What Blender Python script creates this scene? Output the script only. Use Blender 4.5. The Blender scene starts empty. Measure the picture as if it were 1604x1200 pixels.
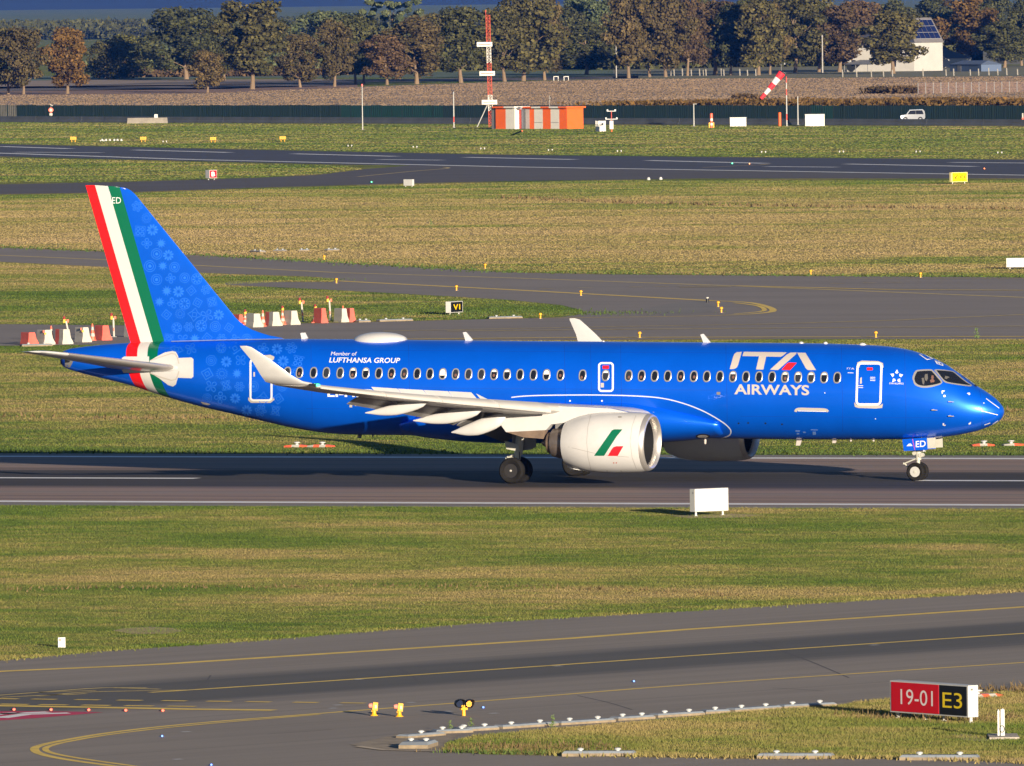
import bpy, bmesh, math, random
import numpy as np
from mathutils import Vector, Matrix
from mathutils.bvhtree import BVHTree

# ------------------------------------------------------------------ camera, sky, sun, exposure
scene = bpy.context.scene
COL = scene.collection
FOC = 19350.0                      # focal length in photograph pixels (1604 wide)
CAM = Vector((169.0375, -446.6219, 19.0534))
YAW, PIT, ROL = math.radians(20.8904), math.radians(1.83484), math.radians(0.70194)
c_f = Vector((-math.sin(YAW)*math.cos(PIT), math.cos(YAW)*math.cos(PIT), -math.sin(PIT)))
_r = Vector((math.cos(YAW), math.sin(YAW), 0)); _u = _r.cross(c_f)
c_r = _r*math.cos(ROL) - _u*math.sin(ROL)
c_u = _u*math.cos(ROL) + _r*math.sin(ROL)
cd = bpy.data.cameras.new('camera'); cam = bpy.data.objects.new('camera', cd); COL.objects.link(cam)
cam.matrix_world = Matrix(((c_r.x, c_u.x, -c_f.x, CAM.x), (c_r.y, c_u.y, -c_f.y, CAM.y), (c_r.z, c_u.z, -c_f.z, CAM.z), (0, 0, 0, 1)))
cd.sensor_width = 36.0; cd.lens = FOC/1604*36.0; cd.clip_start = 1.0; cd.clip_end = 40000
scene.camera = cam

SUN_EL, SUN_AZ = math.radians(9.0), math.radians(-47.5)     # azimuth counter-clockwise from +X
sdir = Vector((math.cos(SUN_AZ)*math.cos(SUN_EL), math.sin(SUN_AZ)*math.cos(SUN_EL), math.sin(SUN_EL)))
world = bpy.data.worlds.new('World'); scene.world = world; world.use_nodes = True
wn = world.node_tree.nodes; wl = world.node_tree.links
sky = wn.new('ShaderNodeTexSky'); sky.sky_type = 'NISHITA'; sky.sun_disc = False
sky.sun_elevation = SUN_EL; sky.sun_rotation = math.pi/2 - SUN_AZ
sky.air_density = 0.5; sky.dust_density = 0.1; sky.ozone_density = 1.5
bg = wn['Background']; bg.inputs['Strength'].default_value = 0.05
wl.new(sky.outputs[0], bg.inputs['Color'])
sl = bpy.data.lights.new('sun', 'SUN'); sl.energy = 5.0; sl.angle = math.radians(0.5); sl.color = (1.0, 0.86, 0.68)
so = bpy.data.objects.new('sun', sl); COL.objects.link(so)
so.rotation_euler = sdir.to_track_quat('Z', 'Y').to_euler(); so.location = (0, 0, 60)
scene.view_settings.view_transform = 'Standard'; scene.view_settings.look = 'None'
scene.view_settings.gamma = 1.0; scene.view_settings.use_curve_mapping = False
scene.view_settings.exposure = 1.15

# ------------------------------------------------------------------ helpers
def ray(px, py): return c_f + c_r*((px-802)/FOC) - c_u*((py-600)/FOC)
def G(px, py, z=0.0):
    d = ray(px, py); return CAM + d*((z-CAM.z)/d.z)
def onY(px, py, Y):
    d = ray(px, py); return CAM + d*((Y-CAM.y)/d.y)
def PPM(p): return FOC/((Vector(p)-CAM).dot(c_f))            # photograph pixels per metre at a point
def Hpx(p, py):                                              # height above ground point p that shows at row py
    b = Vector((p[0], p[1], 0)); v = b-CAM; y0 = 600-FOC*v.dot(c_u)/v.dot(c_f)
    return (y0-py)/PPM(b)/c_u.z
VIEW = YAW                                                   # rotation that turns a thing's +X to the picture's right

def sset(b, k, v):
    if k in b.inputs: b.inputs[k].default_value = v
MATS = {}
def mat(name, col, rough=0.6, metal=0.0, var=0.0, scale=3.0, coat=0.0, spec=0.5, bump=0.0, bscale=20.0, emit=None, estr=1.0, trans=0.0, coords='Object', detail=5.0, col2=None, stretch=(1, 1, 1)):
    if name in MATS: return MATS[name]
    m = bpy.data.materials.new(name); m.use_nodes = True; nt = m.node_tree; N = nt.nodes; L = nt.links
    b = N['Principled BSDF']; c4 = (*col, 1)
    sset(b, 'Base Color', c4); sset(b, 'Roughness', rough); sset(b, 'Metallic', metal); sset(b, 'Coat Weight', coat); sset(b, 'Coat Roughness', 0.08); sset(b, 'Specular IOR Level', spec)
    if trans: sset(b, 'Transmission Weight', trans)
    if emit: sset(b, 'Emission Color', (*emit, 1)); sset(b, 'Emission Strength', estr)
    if var or bump or col2:
        tc = N.new('ShaderNodeTexCoord'); mp = N.new('ShaderNodeMapping'); L.new(tc.outputs[coords], mp.inputs['Vector']); mp.inputs['Scale'].default_value = stretch
        if var or col2:
            n = N.new('ShaderNodeTexNoise'); n.inputs['Scale'].default_value = scale; n.inputs['Detail'].default_value = detail; n.inputs['Roughness'].default_value = 0.65
            L.new(mp.outputs[0], n.inputs['Vector'])
            r = N.new('ShaderNodeValToRGB'); L.new(n.outputs['Fac'], r.inputs['Fac'])
            lo = [max(0, x*(1-var)) for x in col]; hi = col2 if col2 else [x*(1+var) for x in col]
            r.color_ramp.elements[0].position = 0.32; r.color_ramp.elements[0].color = (*lo, 1)
            r.color_ramp.elements[1].position = 0.68; r.color_ramp.elements[1].color = (*hi, 1)
            L.new(r.outputs[0], b.inputs['Base Color'])
        if bump:
            n2 = N.new('ShaderNodeTexNoise'); n2.inputs['Scale'].default_value = bscale; n2.inputs['Detail'].default_value = 4
            L.new(mp.outputs[0], n2.inputs['Vector'])
            bp = N.new('ShaderNodeBump'); bp.inputs['Strength'].default_value = bump; bp.inputs['Distance'].default_value = 0.05
            L.new(n2.outputs['Fac'], bp.inputs['Height']); L.new(bp.outputs[0], b.inputs['Normal'])
    MATS[name] = m; return m

class MB:
    def __init__(s): s.v = []; s.f = []
    def add(s, vs, fs):
        o = len(s.v); s.v += [tuple(v) for v in vs]; s.f += [tuple(i+o for i in f) for f in fs]; return s
    def box(s, c, d, rz=0.0, ry=0.0, rx=0.0, taper=1.0):
        M = Matrix.Rotation(rz, 3, 'Z') @ Matrix.Rotation(ry, 3, 'Y') @ Matrix.Rotation(rx, 3, 'X'); c = Vector(c); vs = []
        for z in (-1, 1):
            t = taper if z > 0 else 1.0
            for x, y in ((-1, -1), (1, -1), (1, 1), (-1, 1)): vs.append(c + M @ Vector((x*d[0]/2*t, y*d[1]/2*t, z*d[2]/2)))
        return s.add(vs, [(3, 2, 1, 0), (4, 5, 6, 7), (0, 1, 5, 4), (1, 2, 6, 5), (2, 3, 7, 6), (3, 0, 4, 7)])
    def cyl(s, a, b, r0, r1=None, n=12, caps=True):
        r1 = r0 if r1 is None else r1; a = Vector(a); b = Vector(b); w = (b-a).normalized()
        u = w.orthogonal().normalized(); v = w.cross(u); vs = []
        for p, r in ((a, r0), (b, r1)):
            for i in range(n):
                t = 2*math.pi*i/n; vs.append(p + u*(r*math.cos(t)) + v*(r*math.sin(t)))
        fs = [(i, (i+1) % n, n+(i+1) % n, n+i) for i in range(n)]
        if caps: fs += [tuple(range(n-1, -1, -1)), tuple(range(n, 2*n))]
        return s.add(vs, fs)
    def lathe(s, prof, o=(0, 0, 0), axis='Z', n=24, closed=False):
        o = Vector(o); vs = []
        for r, h in prof:
            for i in range(n):
                t = 2*math.pi*i/n; x, y = r*math.cos(t), r*math.sin(t)
                vs.append(o + (Vector((x, y, h)) if axis == 'Z' else Vector((h, x, y)) if axis == 'X' else Vector((x, h, y))))
        k = len(prof); fs = []
        for j in range(k-1 if not closed else k):
            j2 = (j+1) % k
            for i in range(n): fs.append((j*n+i, j*n+(i+1) % n, j2*n+(i+1) % n, j2*n+i))
        if not closed:
            fs += [tuple(range(n-1, -1, -1)), tuple((k-1)*n+i for i in range(n))]
        return s.add(vs, fs)
    def loft(s, rings, cap=True, closed=True):
        n = len(rings[0]); vs = [p for r in rings for p in r]; fs = []
        for j in range(len(rings)-1):
            for i in range(n if closed else n-1): fs.append((j*n+i, j*n+(i+1) % n, (j+1)*n+(i+1) % n, (j+1)*n+i))
        if cap: fs += [tuple(range(n-1, -1, -1)), tuple((len(rings)-1)*n+i for i in range(n))]
        return s.add(vs, fs)
    def prism(s, pts, t0, t1, axis='Y'):                      # polygon in the plane across the axis, extruded
        def m(p, t): return (p[0], t, p[1]) if axis == 'Y' else (p[0], p[1], t) if axis == 'Z' else (t, p[0], p[1])
        n = len(pts); vs = [m(p, t0) for p in pts] + [m(p, t1) for p in pts]
        return s.add(vs, [tuple(range(n)), tuple(range(2*n-1, n-1, -1))] + [(i, n+i, n+(i+1) % n, (i+1) % n) for i in range(n)])
    def tube(s, pts, r, n=8):
        for a, b in zip(pts[:-1], pts[1:]): s.cyl(a, b, r, r, n)
        return s
    def build(s, name, m, parent=None, smooth=False, fix=True):
        me = bpy.data.meshes.new(name); me.from_pydata(s.v, [], s.f)
        if fix:
            bm = bmesh.new(); bm.from_mesh(me); bmesh.ops.recalc_face_normals(bm, faces=bm.faces); bm.to_mesh(me); bm.free()
        return link(name, me, m, parent, smooth)
def link(name, me, m, parent=None, smooth=False):
    if m: me.materials.append(m)
    if smooth:
        me.polygons.foreach_set('use_smooth', [True]*len(me.polygons))
        if smooth != 'all':
            bm = bmesh.new(); bm.from_mesh(me)
            for e in bm.edges:
                if len(e.link_faces) == 2 and e.calc_face_angle(0) > math.radians(smooth if smooth is not True else 40): e.smooth = False
            bm.to_mesh(me); bm.free()
    o = bpy.data.objects.new(name, me); COL.objects.link(o)
    if parent: o.parent = parent
    return o
def tag(o, label, cat, group=None):
    o['label'] = label; o['category'] = cat
    if group: o['group'] = group
    return o
def thing(name, label, cat, loc=(0, 0, 0), rz=0.0, group=None):
    o = bpy.data.objects.new(name, None); COL.objects.link(o); o.location = loc; o.rotation_euler = (0, 0, rz); o.empty_display_size = 0.3
    return tag(o, label, cat, group)
def struct(o): o['kind'] = 'structure'; return o
KIDS = {}
def copytree(o, parent=None):
    c = o.copy(); COL.objects.link(c)
    if parent: c.parent = parent
    for ch in [x for x in o.children]: copytree(ch, c)
    return c
def sheet(name, pts, z, m, parent=None, px=True):
    ps = [G(*p) if px else Vector((p[0], p[1], 0)) for p in pts]
    me = bpy.data.meshes.new(name); bm = bmesh.new()
    f = bm.faces.new([bm.verts.new((p.x, p.y, z)) for p in ps]); bmesh.ops.triangulate(bm, faces=[f])
    for q in bm.faces:
        q.normal_update()
        if q.normal.z < 0: q.normal_flip()
    bm.to_mesh(me); bm.free(); return link(name, me, m, parent)
def stripe(name, pts, w, z, m, parent=None, px=True, dash=None):
    P = [(G(*p) if px else Vector((p[0], p[1], 0))) for p in pts]; P = [Vector((p.x, p.y, z)) for p in P]
    b = MB(); offs = []
    for i, p in enumerate(P):
        d = (P[min(i+1, len(P)-1)] - P[max(i-1, 0)]).normalized(); offs.append(Vector((-d.y, d.x, 0))*w/2)
    b.add([p+o for p, o in zip(P, offs)] + [p-o for p, o in zip(P, offs)], [(i, i+1, len(P)+i+1, len(P)+i) for i in range(len(P)-1)])
    return b.build(name, m, parent)
def smoothline(pts, k=6):                                     # Catmull-Rom through points
    out = []; P = [pts[0]]+list(pts)+[pts[-1]]
    for i in range(1, len(P)-2):
        for j in range(k):
            t = j/k; a, b, c, d = P[i-1], P[i], P[i+1], P[i+2]
            out.append(tuple(0.5*((2*b[q])+(-a[q]+c[q])*t+(2*a[q]-5*b[q]+4*c[q]-d[q])*t*t+(-a[q]+3*b[q]-3*c[q]+d[q])*t**3) for q in range(len(b))))
    out.append(tuple(pts[-1])); return out
def interp(tab, x):
    """monotone cubic through a sorted table"""
    X = [t[0] for t in tab]; Y = [t[1] for t in tab]; n = len(X)
    if x <= X[0]: return Y[0]
    if x >= X[-1]: return Y[-1]
    h = [X[i+1]-X[i] for i in range(n-1)]; d = [(Y[i+1]-Y[i])/h[i] for i in range(n-1)]; m = [0]*n
    m[0] = d[0]; m[-1] = d[-1]
    for i in range(1, n-1): m[i] = 0 if d[i-1]*d[i] <= 0 else 2*d[i-1]*d[i]/(d[i-1]+d[i])
    i = max(j for j in range(n-1) if X[j] <= x); t = (x-X[i])/h[i]
    return (2*t**3-3*t*t+1)*Y[i]+(t**3-2*t*t+t)*h[i]*m[i]+(-2*t**3+3*t*t)*Y[i+1]+(t**3-t*t)*h[i]*m[i+1]
_tc = {}
def text2d(s, bold=0.0):
    """letter outlines of a string as (verts2d, faces), cap height 1, starting at x = 0"""
    k = (s, bold)
    if k in _tc: return _tc[k]
    cu = bpy.data.curves.new('t', 'FONT'); cu.body = s; cu.offset = bold; cu.resolution_u = 4; cu.fill_mode = 'FRONT'
    o = bpy.data.objects.new('t', cu); COL.objects.link(o)
    dg = bpy.context.evaluated_depsgraph_get(); me = bpy.data.meshes.new_from_object(o.evaluated_get(dg))
    vs = [(v.co.x, v.co.y) for v in me.vertices]; fs = [tuple(p.vertices) for p in me.polygons]
    bpy.data.objects.remove(o); bpy.data.meshes.remove(me); bpy.data.curves.remove(cu)
    x0 = min(v[0] for v in vs); x1 = max(v[0] for v in vs); y0 = min(v[1] for v in vs); y1 = max(v[1] for v in vs)
    _tc[k] = ([((x-x0)/(x1-x0), (y-y0)/(y1-y0)) for x, y in vs], fs, (x1-x0)/(y1-y0)); return _tc[k]
def sign_text(s, x0, x1, z0, z1, y, m, parent, bold=0.02, name='lettering'):
    vs, fs, a = text2d(s, bold)
    b = MB(); b.add([(x0+u*(x1-x0), y, z0+v*(z1-z0)) for u, v in vs], fs); return b.build(name, m, parent, fix=False)

# ------------------------------------------------------------------ setting: ground, pavements, markings
class NT:
    def __init__(s, name):
        s.m = bpy.data.materials.new(name); s.m.use_nodes = True; s.N = s.m.node_tree.nodes; s.L = s.m.node_tree.links; s.b = s.N['Principled BSDF']
    def n(s, t, **kw):
        x = s.N.new(t)
        for k, v in kw.items():
            if k.startswith('i_'): x.inputs[int(k[2:]) if k[2:].isdigit() else k[2:]].default_value = v
            else: setattr(x, k, v)
        return x
    def math(s, op, a, b=None, clamp=False):
        x = s.N.new('ShaderNodeMath'); x.operation = op; x.use_clamp = clamp
        for i, q in enumerate((a, b)):
            if q is None: continue
            if isinstance(q, (int, float)): x.inputs[i].default_value = q
            else: s.L.new(q, x.inputs[i])
        return x.outputs[0]
    def mix(s, f, a, b, mode='MIX'):
        x = s.N.new('ShaderNodeMix'); x.data_type = 'RGBA'; x.blend_type = mode
        for i, q in ((0, f), (6, a), (7, b)):
            if isinstance(q, (int, float)): x.inputs[i].default_value = q
            elif isinstance(q, tuple): x.inputs[i].default_value = (*q, 1) if len(q) == 3 else q
            else: s.L.new(q, x.inputs[i])
        return x.outputs[2]
    def noise(s, vec, sc, det=5, rough=0.6, stretch=None):
        if stretch:
            mp = s.n('ShaderNodeMapping'); mp.inputs['Scale'].default_value = stretch; s.L.new(vec, mp.inputs['Vector']); vec = mp.outputs[0]
        x = s.n('ShaderNodeTexNoise'); x.inputs['Scale'].default_value = sc; x.inputs['Detail'].default_value = det; x.inputs['Roughness'].default_value = rough
        s.L.new(vec, x.inputs['Vector']); return x.outputs['Fac']
    def ramp(s, f, stops):
        x = s.n('ShaderNodeValToRGB'); s.L.new(f, x.inputs[0]); e = x.color_ramp.elements
        while len(e) < len(stops): e.new(0.5)
        for q, (p, c) in zip(e, stops): q.position = p; q.color = (*c, 1) if isinstance(c, tuple) else (c, c, c, 1)
        return x.outputs[0]
    def smooth(s, v, a, b):
        x = s.n('ShaderNodeMapRange'); x.interpolation_type = 'SMOOTHSTEP'; s.L.new(v, x.inputs[0]); x.inputs[1].default_value = a; x.inputs[2].default_value = b; return x.outputs[0]

def grass_mat(name, blade):
    t = NT(name); geo = t.n('ShaderNodeNewGeometry'); P = geo.outputs['Position']
    sep = t.n('ShaderNodeSeparateXYZ'); t.L.new(P, sep.inputs[0])
    big = t.noise(P, 0.10, 6, 0.62, (0.62, 1, 0)); mid = t.noise(P, 0.6, 4, 0.6, (0.7, 1, 0)); lrg = t.noise(P, 0.03, 3, 0.5, (0.6, 1, 0)); fine = t.noise(P, 5.0, 3, 0.6, (1, 1, 0))
    y01 = t.math('DIVIDE', t.math('ADD', sep.outputs['Y'], 200.0), 1600.0, True)
    def Y(v): return (v+200)/1600
    dry = t.ramp(y01, [(0, 0.56), (Y(-135), 0.54), (Y(-120), 0.47), (Y(-85), 0.54), (Y(-55), 0.51), (Y(-36), 0.46), (Y(26), 0.38), (Y(60), 0.55), (Y(120), 0.53), (Y(240), 0.44), (Y(300), 0.50), (Y(400), 0.72), (Y(540), 0.66), (Y(610), 0.54), (Y(690), 0.46), (Y(1000), 0.47), (1, 0.46)])
    f = t.math('ADD', t.math('ADD', t.math('MULTIPLY', big, 0.95), t.math('MULTIPLY', lrg, 0.5)), t.math('ADD', t.math('MULTIPLY', mid, 0.45), t.math('MULTIPLY', fine, 0.22)))   # mean ~0.8
    f = t.math('ADD', t.math('SUBTRACT', f, 1.06), dry)
    col = t.ramp(f, [(0.16, (0.062, 0.112, 0.018)), (0.38, (0.118, 0.172, 0.030)), (0.51, (0.215, 0.220, 0.056)), (0.63, (0.340, 0.268, 0.100)), (0.85, (0.430, 0.315, 0.145))])
    if blade:
        # each blade its own tone
        col = t.mix(0.3, col, t.mix(1.0, col, t.ramp(geo.outputs['Random Per Island'], [(0, (0.62, 0.66, 0.6)), (1, (1.32, 1.3, 1.25))]), 'MULTIPLY'))
    else:
        col = t.mix(1.0, col, t.ramp(t.noise(P, 1.3, 4, 0.7, (0.5, 1, 0)), [(0.3, (0.72, 0.74, 0.7)), (0.7, (1.15, 1.12, 1.1))]), 'MULTIPLY')
        bp = t.n('ShaderNodeBump', i_Strength=0.9, i_Distance=0.12); t.L.new(t.noise(P, 6.0, 5, 0.7), bp.inputs['Height']); t.L.new(bp.outputs[0], t.b.inputs['Normal'])
    t.L.new(col, t.b.inputs['Base Color']); sset(t.b, 'Roughness', 0.9); sset(t.b, 'Specular IOR Level', 0.08)
    if blade:
        va = t.n('ShaderNodeVectorMath', operation='ADD'); t.L.new(geo.outputs['Normal'], va.inputs[0]); va.inputs[1].default_value = (0, 0, 1.0); vn = t.n('ShaderNodeVectorMath', operation='NORMALIZE'); t.L.new(va.outputs[0], vn.inputs[0]); t.L.new(vn.outputs[0], t.b.inputs['Normal'])
        tr = t.n('ShaderNodeBsdfTranslucent'); t.L.new(col, tr.inputs[0]); mx = t.n('ShaderNodeMixShader'); mx.inputs[0].default_value = 0.25
        t.L.new(t.b.outputs[0], mx.inputs[1]); t.L.new(tr.outputs[0], mx.inputs[2]); t.L.new(mx.outputs[0], t.N['Material Output'].inputs[0])
    return t.m
M_GRASS = grass_mat('turf', False); M_BLADE = grass_mat('grass_blades', True)

def asphalt(name, base, var=0.18, bands=(), dirx=(1, 0), rough=0.85, mott=0.5):
    """bands: (point, unit normal, inner half width, outer half width, colour, strength)"""
    t = NT(name); geo = t.n('ShaderNodeNewGeometry'); P = geo.outputs['Position']
    rot = t.n('ShaderNodeMapping'); rot.vector_type = 'POINT'; rot.inputs['Rotation'].default_value = (0, 0, -math.atan2(dirx[1], dirx[0])); t.L.new(P, rot.inputs['Vector']); Q = rot.outputs[0]
    streak = t.noise(Q, 0.9, 5, 0.65, (0.03, 1, 0)); patch = t.noise(Q, 0.12, 4, 0.55, (0.4, 1, 0)); fine = t.noise(P, 14.0, 3, 0.7)
    f = t.math('ADD', t.math('MULTIPLY', streak, 0.45), t.math('ADD', t.math('MULTIPLY', patch, mott*0.7), t.math('MULTIPLY', fine, 0.25)))
    mean = 0.225+mott*0.35+0.125
    f = t.math('ADD', t.math('SUBTRACT', f, mean), 0.5)
    lo = tuple(c*(1-var*1.6) for c in base); hi = tuple(c*(1+var*1.6) for c in base)
    col = t.ramp(f, [(0.25, lo), (0.75, hi)])
    sep = t.n('ShaderNodeSeparateXYZ'); t.L.new(P, sep.inputs[0])
    wob = t.math('SUBTRACT', t.noise(Q, 0.6, 5, 0.7, (0.02, 1, 0)), 0.5)
    for p, nrm, a, b, c, s in bands:
        d = t.math('ADD', t.math('MULTIPLY', sep.outputs['X'], nrm[0]), t.math('MULTIPLY', sep.outputs['Y'], nrm[1]))
        d = t.math('ABSOLUTE', t.math('SUBTRACT', d, p[0]*nrm[0]+p[1]*nrm[1])); d = t.math('ADD', d, t.math('MULTIPLY', wob, (b-a)*1.6))
        k = t.math('MULTIPLY', t.math('SUBTRACT', 1.0, t.smooth(d, a, b)), s)
        k = t.math('MULTIPLY', k, t.math('ADD', 0.75, t.math('MULTIPLY', streak, 0.45)), True)
        col = t.mix(k, col, c)
    t.L.new(col, t.b.inputs['Base Color']); sset(t.b, 'Roughness', rough); sset(t.b, 'Specular IOR Level', 0.25)
    bp = t.n('ShaderNodeBump', i_Strength=0.35, i_Distance=0.02); t.L.new(fine, bp.inputs['Height']); t.L.new(bp.outputs[0], t.b.inputs['Normal'])
    return t.m

def unit_normal(a, b):
    d = (b-a).normalized(); return (-d.y, d.x)
tA, tB = G(300, 1081), G(1604, 992.5); tn = unit_normal(tA, tB); tdir = (tB-tA).normalized()
M_RUN = asphalt('runway_asphalt', (0.285, 0.200, 0.160), 0.16, [((0, 0), (0, 1), 6.0, 10.0, (0.026, 0.024, 0.024), 0.97), ((0, -12.5), (0, 1), 0.6, 1.6, (0.25, 0.21, 0.18), 0.6), ((0, 13), (0, 1), 1.0, 3.0, (0.22, 0.19, 0.17), 0.4)])
M_SHOULDER = asphalt('shoulder_asphalt', (0.215, 0.195, 0.175), 0.15)
M_TAXI = asphalt('taxiway_asphalt', (0.250, 0.215, 0.180), 0.18, [((tA.x, tA.y), tn, 2.8, 6.0, (0.088, 0.084, 0.078), 0.92)], (tdir.x, tdir.y))
M_MID = asphalt('grey_asphalt', (0.235, 0.203, 0.178), 0.18)
M_FAR = asphalt('dark_asphalt', (0.100, 0.090, 0.090), 0.2)
M_FARRUN = asphalt('dark_runway_asphalt', (0.062, 0.064, 0.085), 0.25)
M_CONC = mat('pale_concrete', (0.34, 0.30, 0.25), 0.9, var=0.2, scale=3, bump=0.3, coords='Object')
M_WPAINT = mat('white_marking_paint', (0.78, 0.77, 0.74), 0.7, var=0.08, scale=1.2, coords='Object')
M_YPAINT = mat('yellow_marking_paint', (0.76, 0.52, 0.075), 0.7, var=0.18, scale=1.0, coords='Object')
M_YFAINT = mat('worn_yellow_paint', (0.50, 0.37, 0.12), 0.8, var=0.3, scale=1.5, coords='Object')
M_RPAINT = mat('red_marking_paint', (0.50, 0.012, 0.06), 0.7, var=0.15, scale=1.0, coords='Object')

# ground sheet
b = MB(); b.add([(-16000, -3000, 0), (12000, -3000, 0), (12000, 17500, 0), (-16000, 17500, 0)], [(0, 1, 2, 3)])
struct(b.build('ground', M_GRASS))
def S(*a, **k): return struct(sheet(*a, **k))
# main runway with its shoulders
SH, RH, LH = 23.9, 21.6, 20.7
S('runway_shoulder', [(-1500, -SH), (1500, -SH), (1500, SH), (-1500, SH)], 0.004, M_SHOULDER, px=False)
runway = S('runway', [(-1500, -RH), (1500, -RH), (1500, RH), (-1500, RH)], 0.008, M_RUN, px=False)
for sgn in (-1, 1): stripe('edge_line', [(-1500, sgn*LH), (1500, sgn*LH)], 1.25, 0.012, M_WPAINT, runway, px=False)
xe = G(322, 748.3).x; xs = G(1446, 752).x
for k in range(-6, 7):
    x1 = xe + k*(xs-xe+30.0); stripe('centre_dash', [(x1-30.0, 0), (x1, 0)], 0.9, 0.012, M_WPAINT, runway, px=False)
M_SEAM = mat('tar_seam', (0.07, 0.058, 0.052), 0.8)
for y, w in ((-18.3, 0.28), (-15.6, 0.3), (-12.0, 0.15), (-9.0, 0.2), (9.5, 0.2), (13.6, 0.2), (17.4, 0.25)): stripe('paving_joint', [(-1500, y), (1500, y)], w, 0.010, M_SEAM, runway, px=False)
# near taxiway
taxi = S('taxiway', [(-300, 1062), (0, 1035), (150, 1021), (400, 1004), (600, 987), (780, 974), (1100, 956), (1350, 941), (1604, 927), (2000, 905), (2300, 1400), (-500, 1400)], 0.004, M_TAXI)
Y1 = [(-150, 1063), (0, 1052), (250, 1041), (500, 1025), (890, 1000.5), (1080, 986), (1170, 980), (1604, 951), (1900, 932)]
stripe('edge_line', Y1, 0.52, 0.008, M_YPAINT, taxi)
Y2 = [(235, 1085), (300, 1081), (500, 1068), (1090, 1027), (1604, 992.5), (1900, 973)]
stripe('centre_line', Y2, 0.28, 0.008, M_YPAINT, taxi)
Y3 = smoothline([(1900, 1018), (1604, 1038), (1080, 1073), (800, 1095), (500, 1118), (300, 1134), (180, 1147), (100, 1160), (64, 1168), (54, 1174), (66, 1182), (110, 1191), (200, 1203), (330, 1220)], 6)
stripe('edge_line', Y3, 0.23, 0.008, M_YPAINT, taxi)
Y4 = smoothline([(500, 1119.5), (300, 1136.5), (180, 1150), (110, 1161.5), (80, 1168.5), (71, 1174), (82, 1180), (120, 1187.5), (200, 1199), (330, 1216)], 6)
stripe('edge_line', Y4, 0.17, 0.0095, M_YPAINT, taxi)
stripe('holding_line', [(-60, 1104.5), (0, 1106), (150, 1108.5), (300, 1111.5), (430, 1113)], 0.55, 0.0115, M_YPAINT, taxi)
for x in (-60, 0, 62, 128, 196, 262): stripe('holding_dash', [(x, 1103.5+x*0.012), (x+44, 1104.2+x*0.012)], 0.3, 0.013, M_YPAINT, taxi)
for x in (-10, 50, 118, 184, 254, 324, 386, 460, 534): stripe('holding_dash', [(x, 1095+x*0.012), (x+38, 1095.6+x*0.012)], 0.3, 0.0125, M_YPAINT, taxi)
for pts in ([(-60, 1094), (60, 1085), (160, 1078), (230, 1078)], [(60, 1091), (130, 1085), (200, 1083), (310, 1081)], [(60, 1085), (150, 1082)], [(100, 1089), (135, 1087)], [(180, 1078), (250, 1080)], [(0, 1093), (100, 1088)]):
    stripe('turn_line', smoothline(pts, 4), 0.22, 0.0105, M_YFAINT, taxi)
red = sheet('painted_holding_sign', [(-150, 1118), (0, 1114.5), (80, 1114.5), (162, 1116.2), (60, 1125), (0, 1129), (-150, 1143)], 0.008, M_RPAINT, taxi)
for pts in ([(0, 1125), (40, 1119.5), (108, 1117.5)], [(0, 1119), (76, 1116)], [(-40, 1122), (30, 1117)]): stripe('painted_letter', pts, 0.5, 0.012, M_WPAINT, taxi)
for k_, (px_, py_) in enumerate(((22, 1111.5), (80, 1111.8), (139, 1112.2), (197, 1112.8), (255, 1113.2))):
    o = tag(MB().cyl(G(px_, py_), G(px_, py_, 0.03), 0.045, 0.03, 8).build('stop_bar_light', mat('red_light', (0.8, 0.1, 0.05), 0.4, emit=(1, 0.10, 0.03), estr=0.7)), 'small red inset light, %s from the left above the painted red marking' % ('first', 'second', 'third', 'fourth', 'fifth')[k_], 'light', 'red stop bar lights')
for i, (px_, py_, lb) in enumerate(((757, 1108, 'blue dot light on taxiway right of the black guard light'), (993, 1067, 'lone blue dot light on taxiway between the two lower yellow lines'), (254, 1153, 'blue dot light inside the yellow curve at lower left'), (331, 1198, 'blue dot light at the very bottom edge'))):
    tag(MB().cyl(G(px_, py_), G(px_, py_, 0.03), 0.028, 0.02, 8).build('taxiway_light', mat('blue_light', (0.1, 0.2, 0.8), 0.4, emit=(0.1, 0.25, 1.0), estr=1.2)), lb, 'light', 'blue taxiway lights')
for px_, py_ in ((642, 1101), (772, 1118), (700, 1115), (528, 1105), (520, 1110), (290, 1147), (277, 1190), (872, 1044), (1368, 1011), (560, 1065)):
    stripe('patch_mark', [(px_-5, py_), (px_+8, py_-0.6)], 0.25, 0.009, mat('faded_white_paint', (0.42, 0.42, 0.42), 0.8), taxi)
for k, off in enumerate((-19.0, -13.6, -9.2, 6.4, 10.8)):
    a, c = tA-tdir*120+Vector((tn[0], tn[1], 0))*off, tB+tdir*120+Vector((tn[0], tn[1], 0))*off
    stripe('paving_joint', [(a.x, a.y), (c.x, c.y)], 0.05, 0.006, mat('faint_seam', (0.12, 0.105, 0.09), 0.85), taxi, px=False)
for k, (a, c) in enumerate((((620, 1046), (655, 1068)), ((1180, 1004), (1330, 1062)), ((330, 1058), (300, 1081)), ((905, 1090), (990, 1112)), ((1210, 1078), (1290, 1083)), ((420, 1150), (520, 1143)))): stripe('crack_seal', smoothline([a, ((a[0]+c[0])/2+6, (a[1]+c[1])/2), c], 4), 0.05, 0.007, M_SEAM, taxi)
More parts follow.
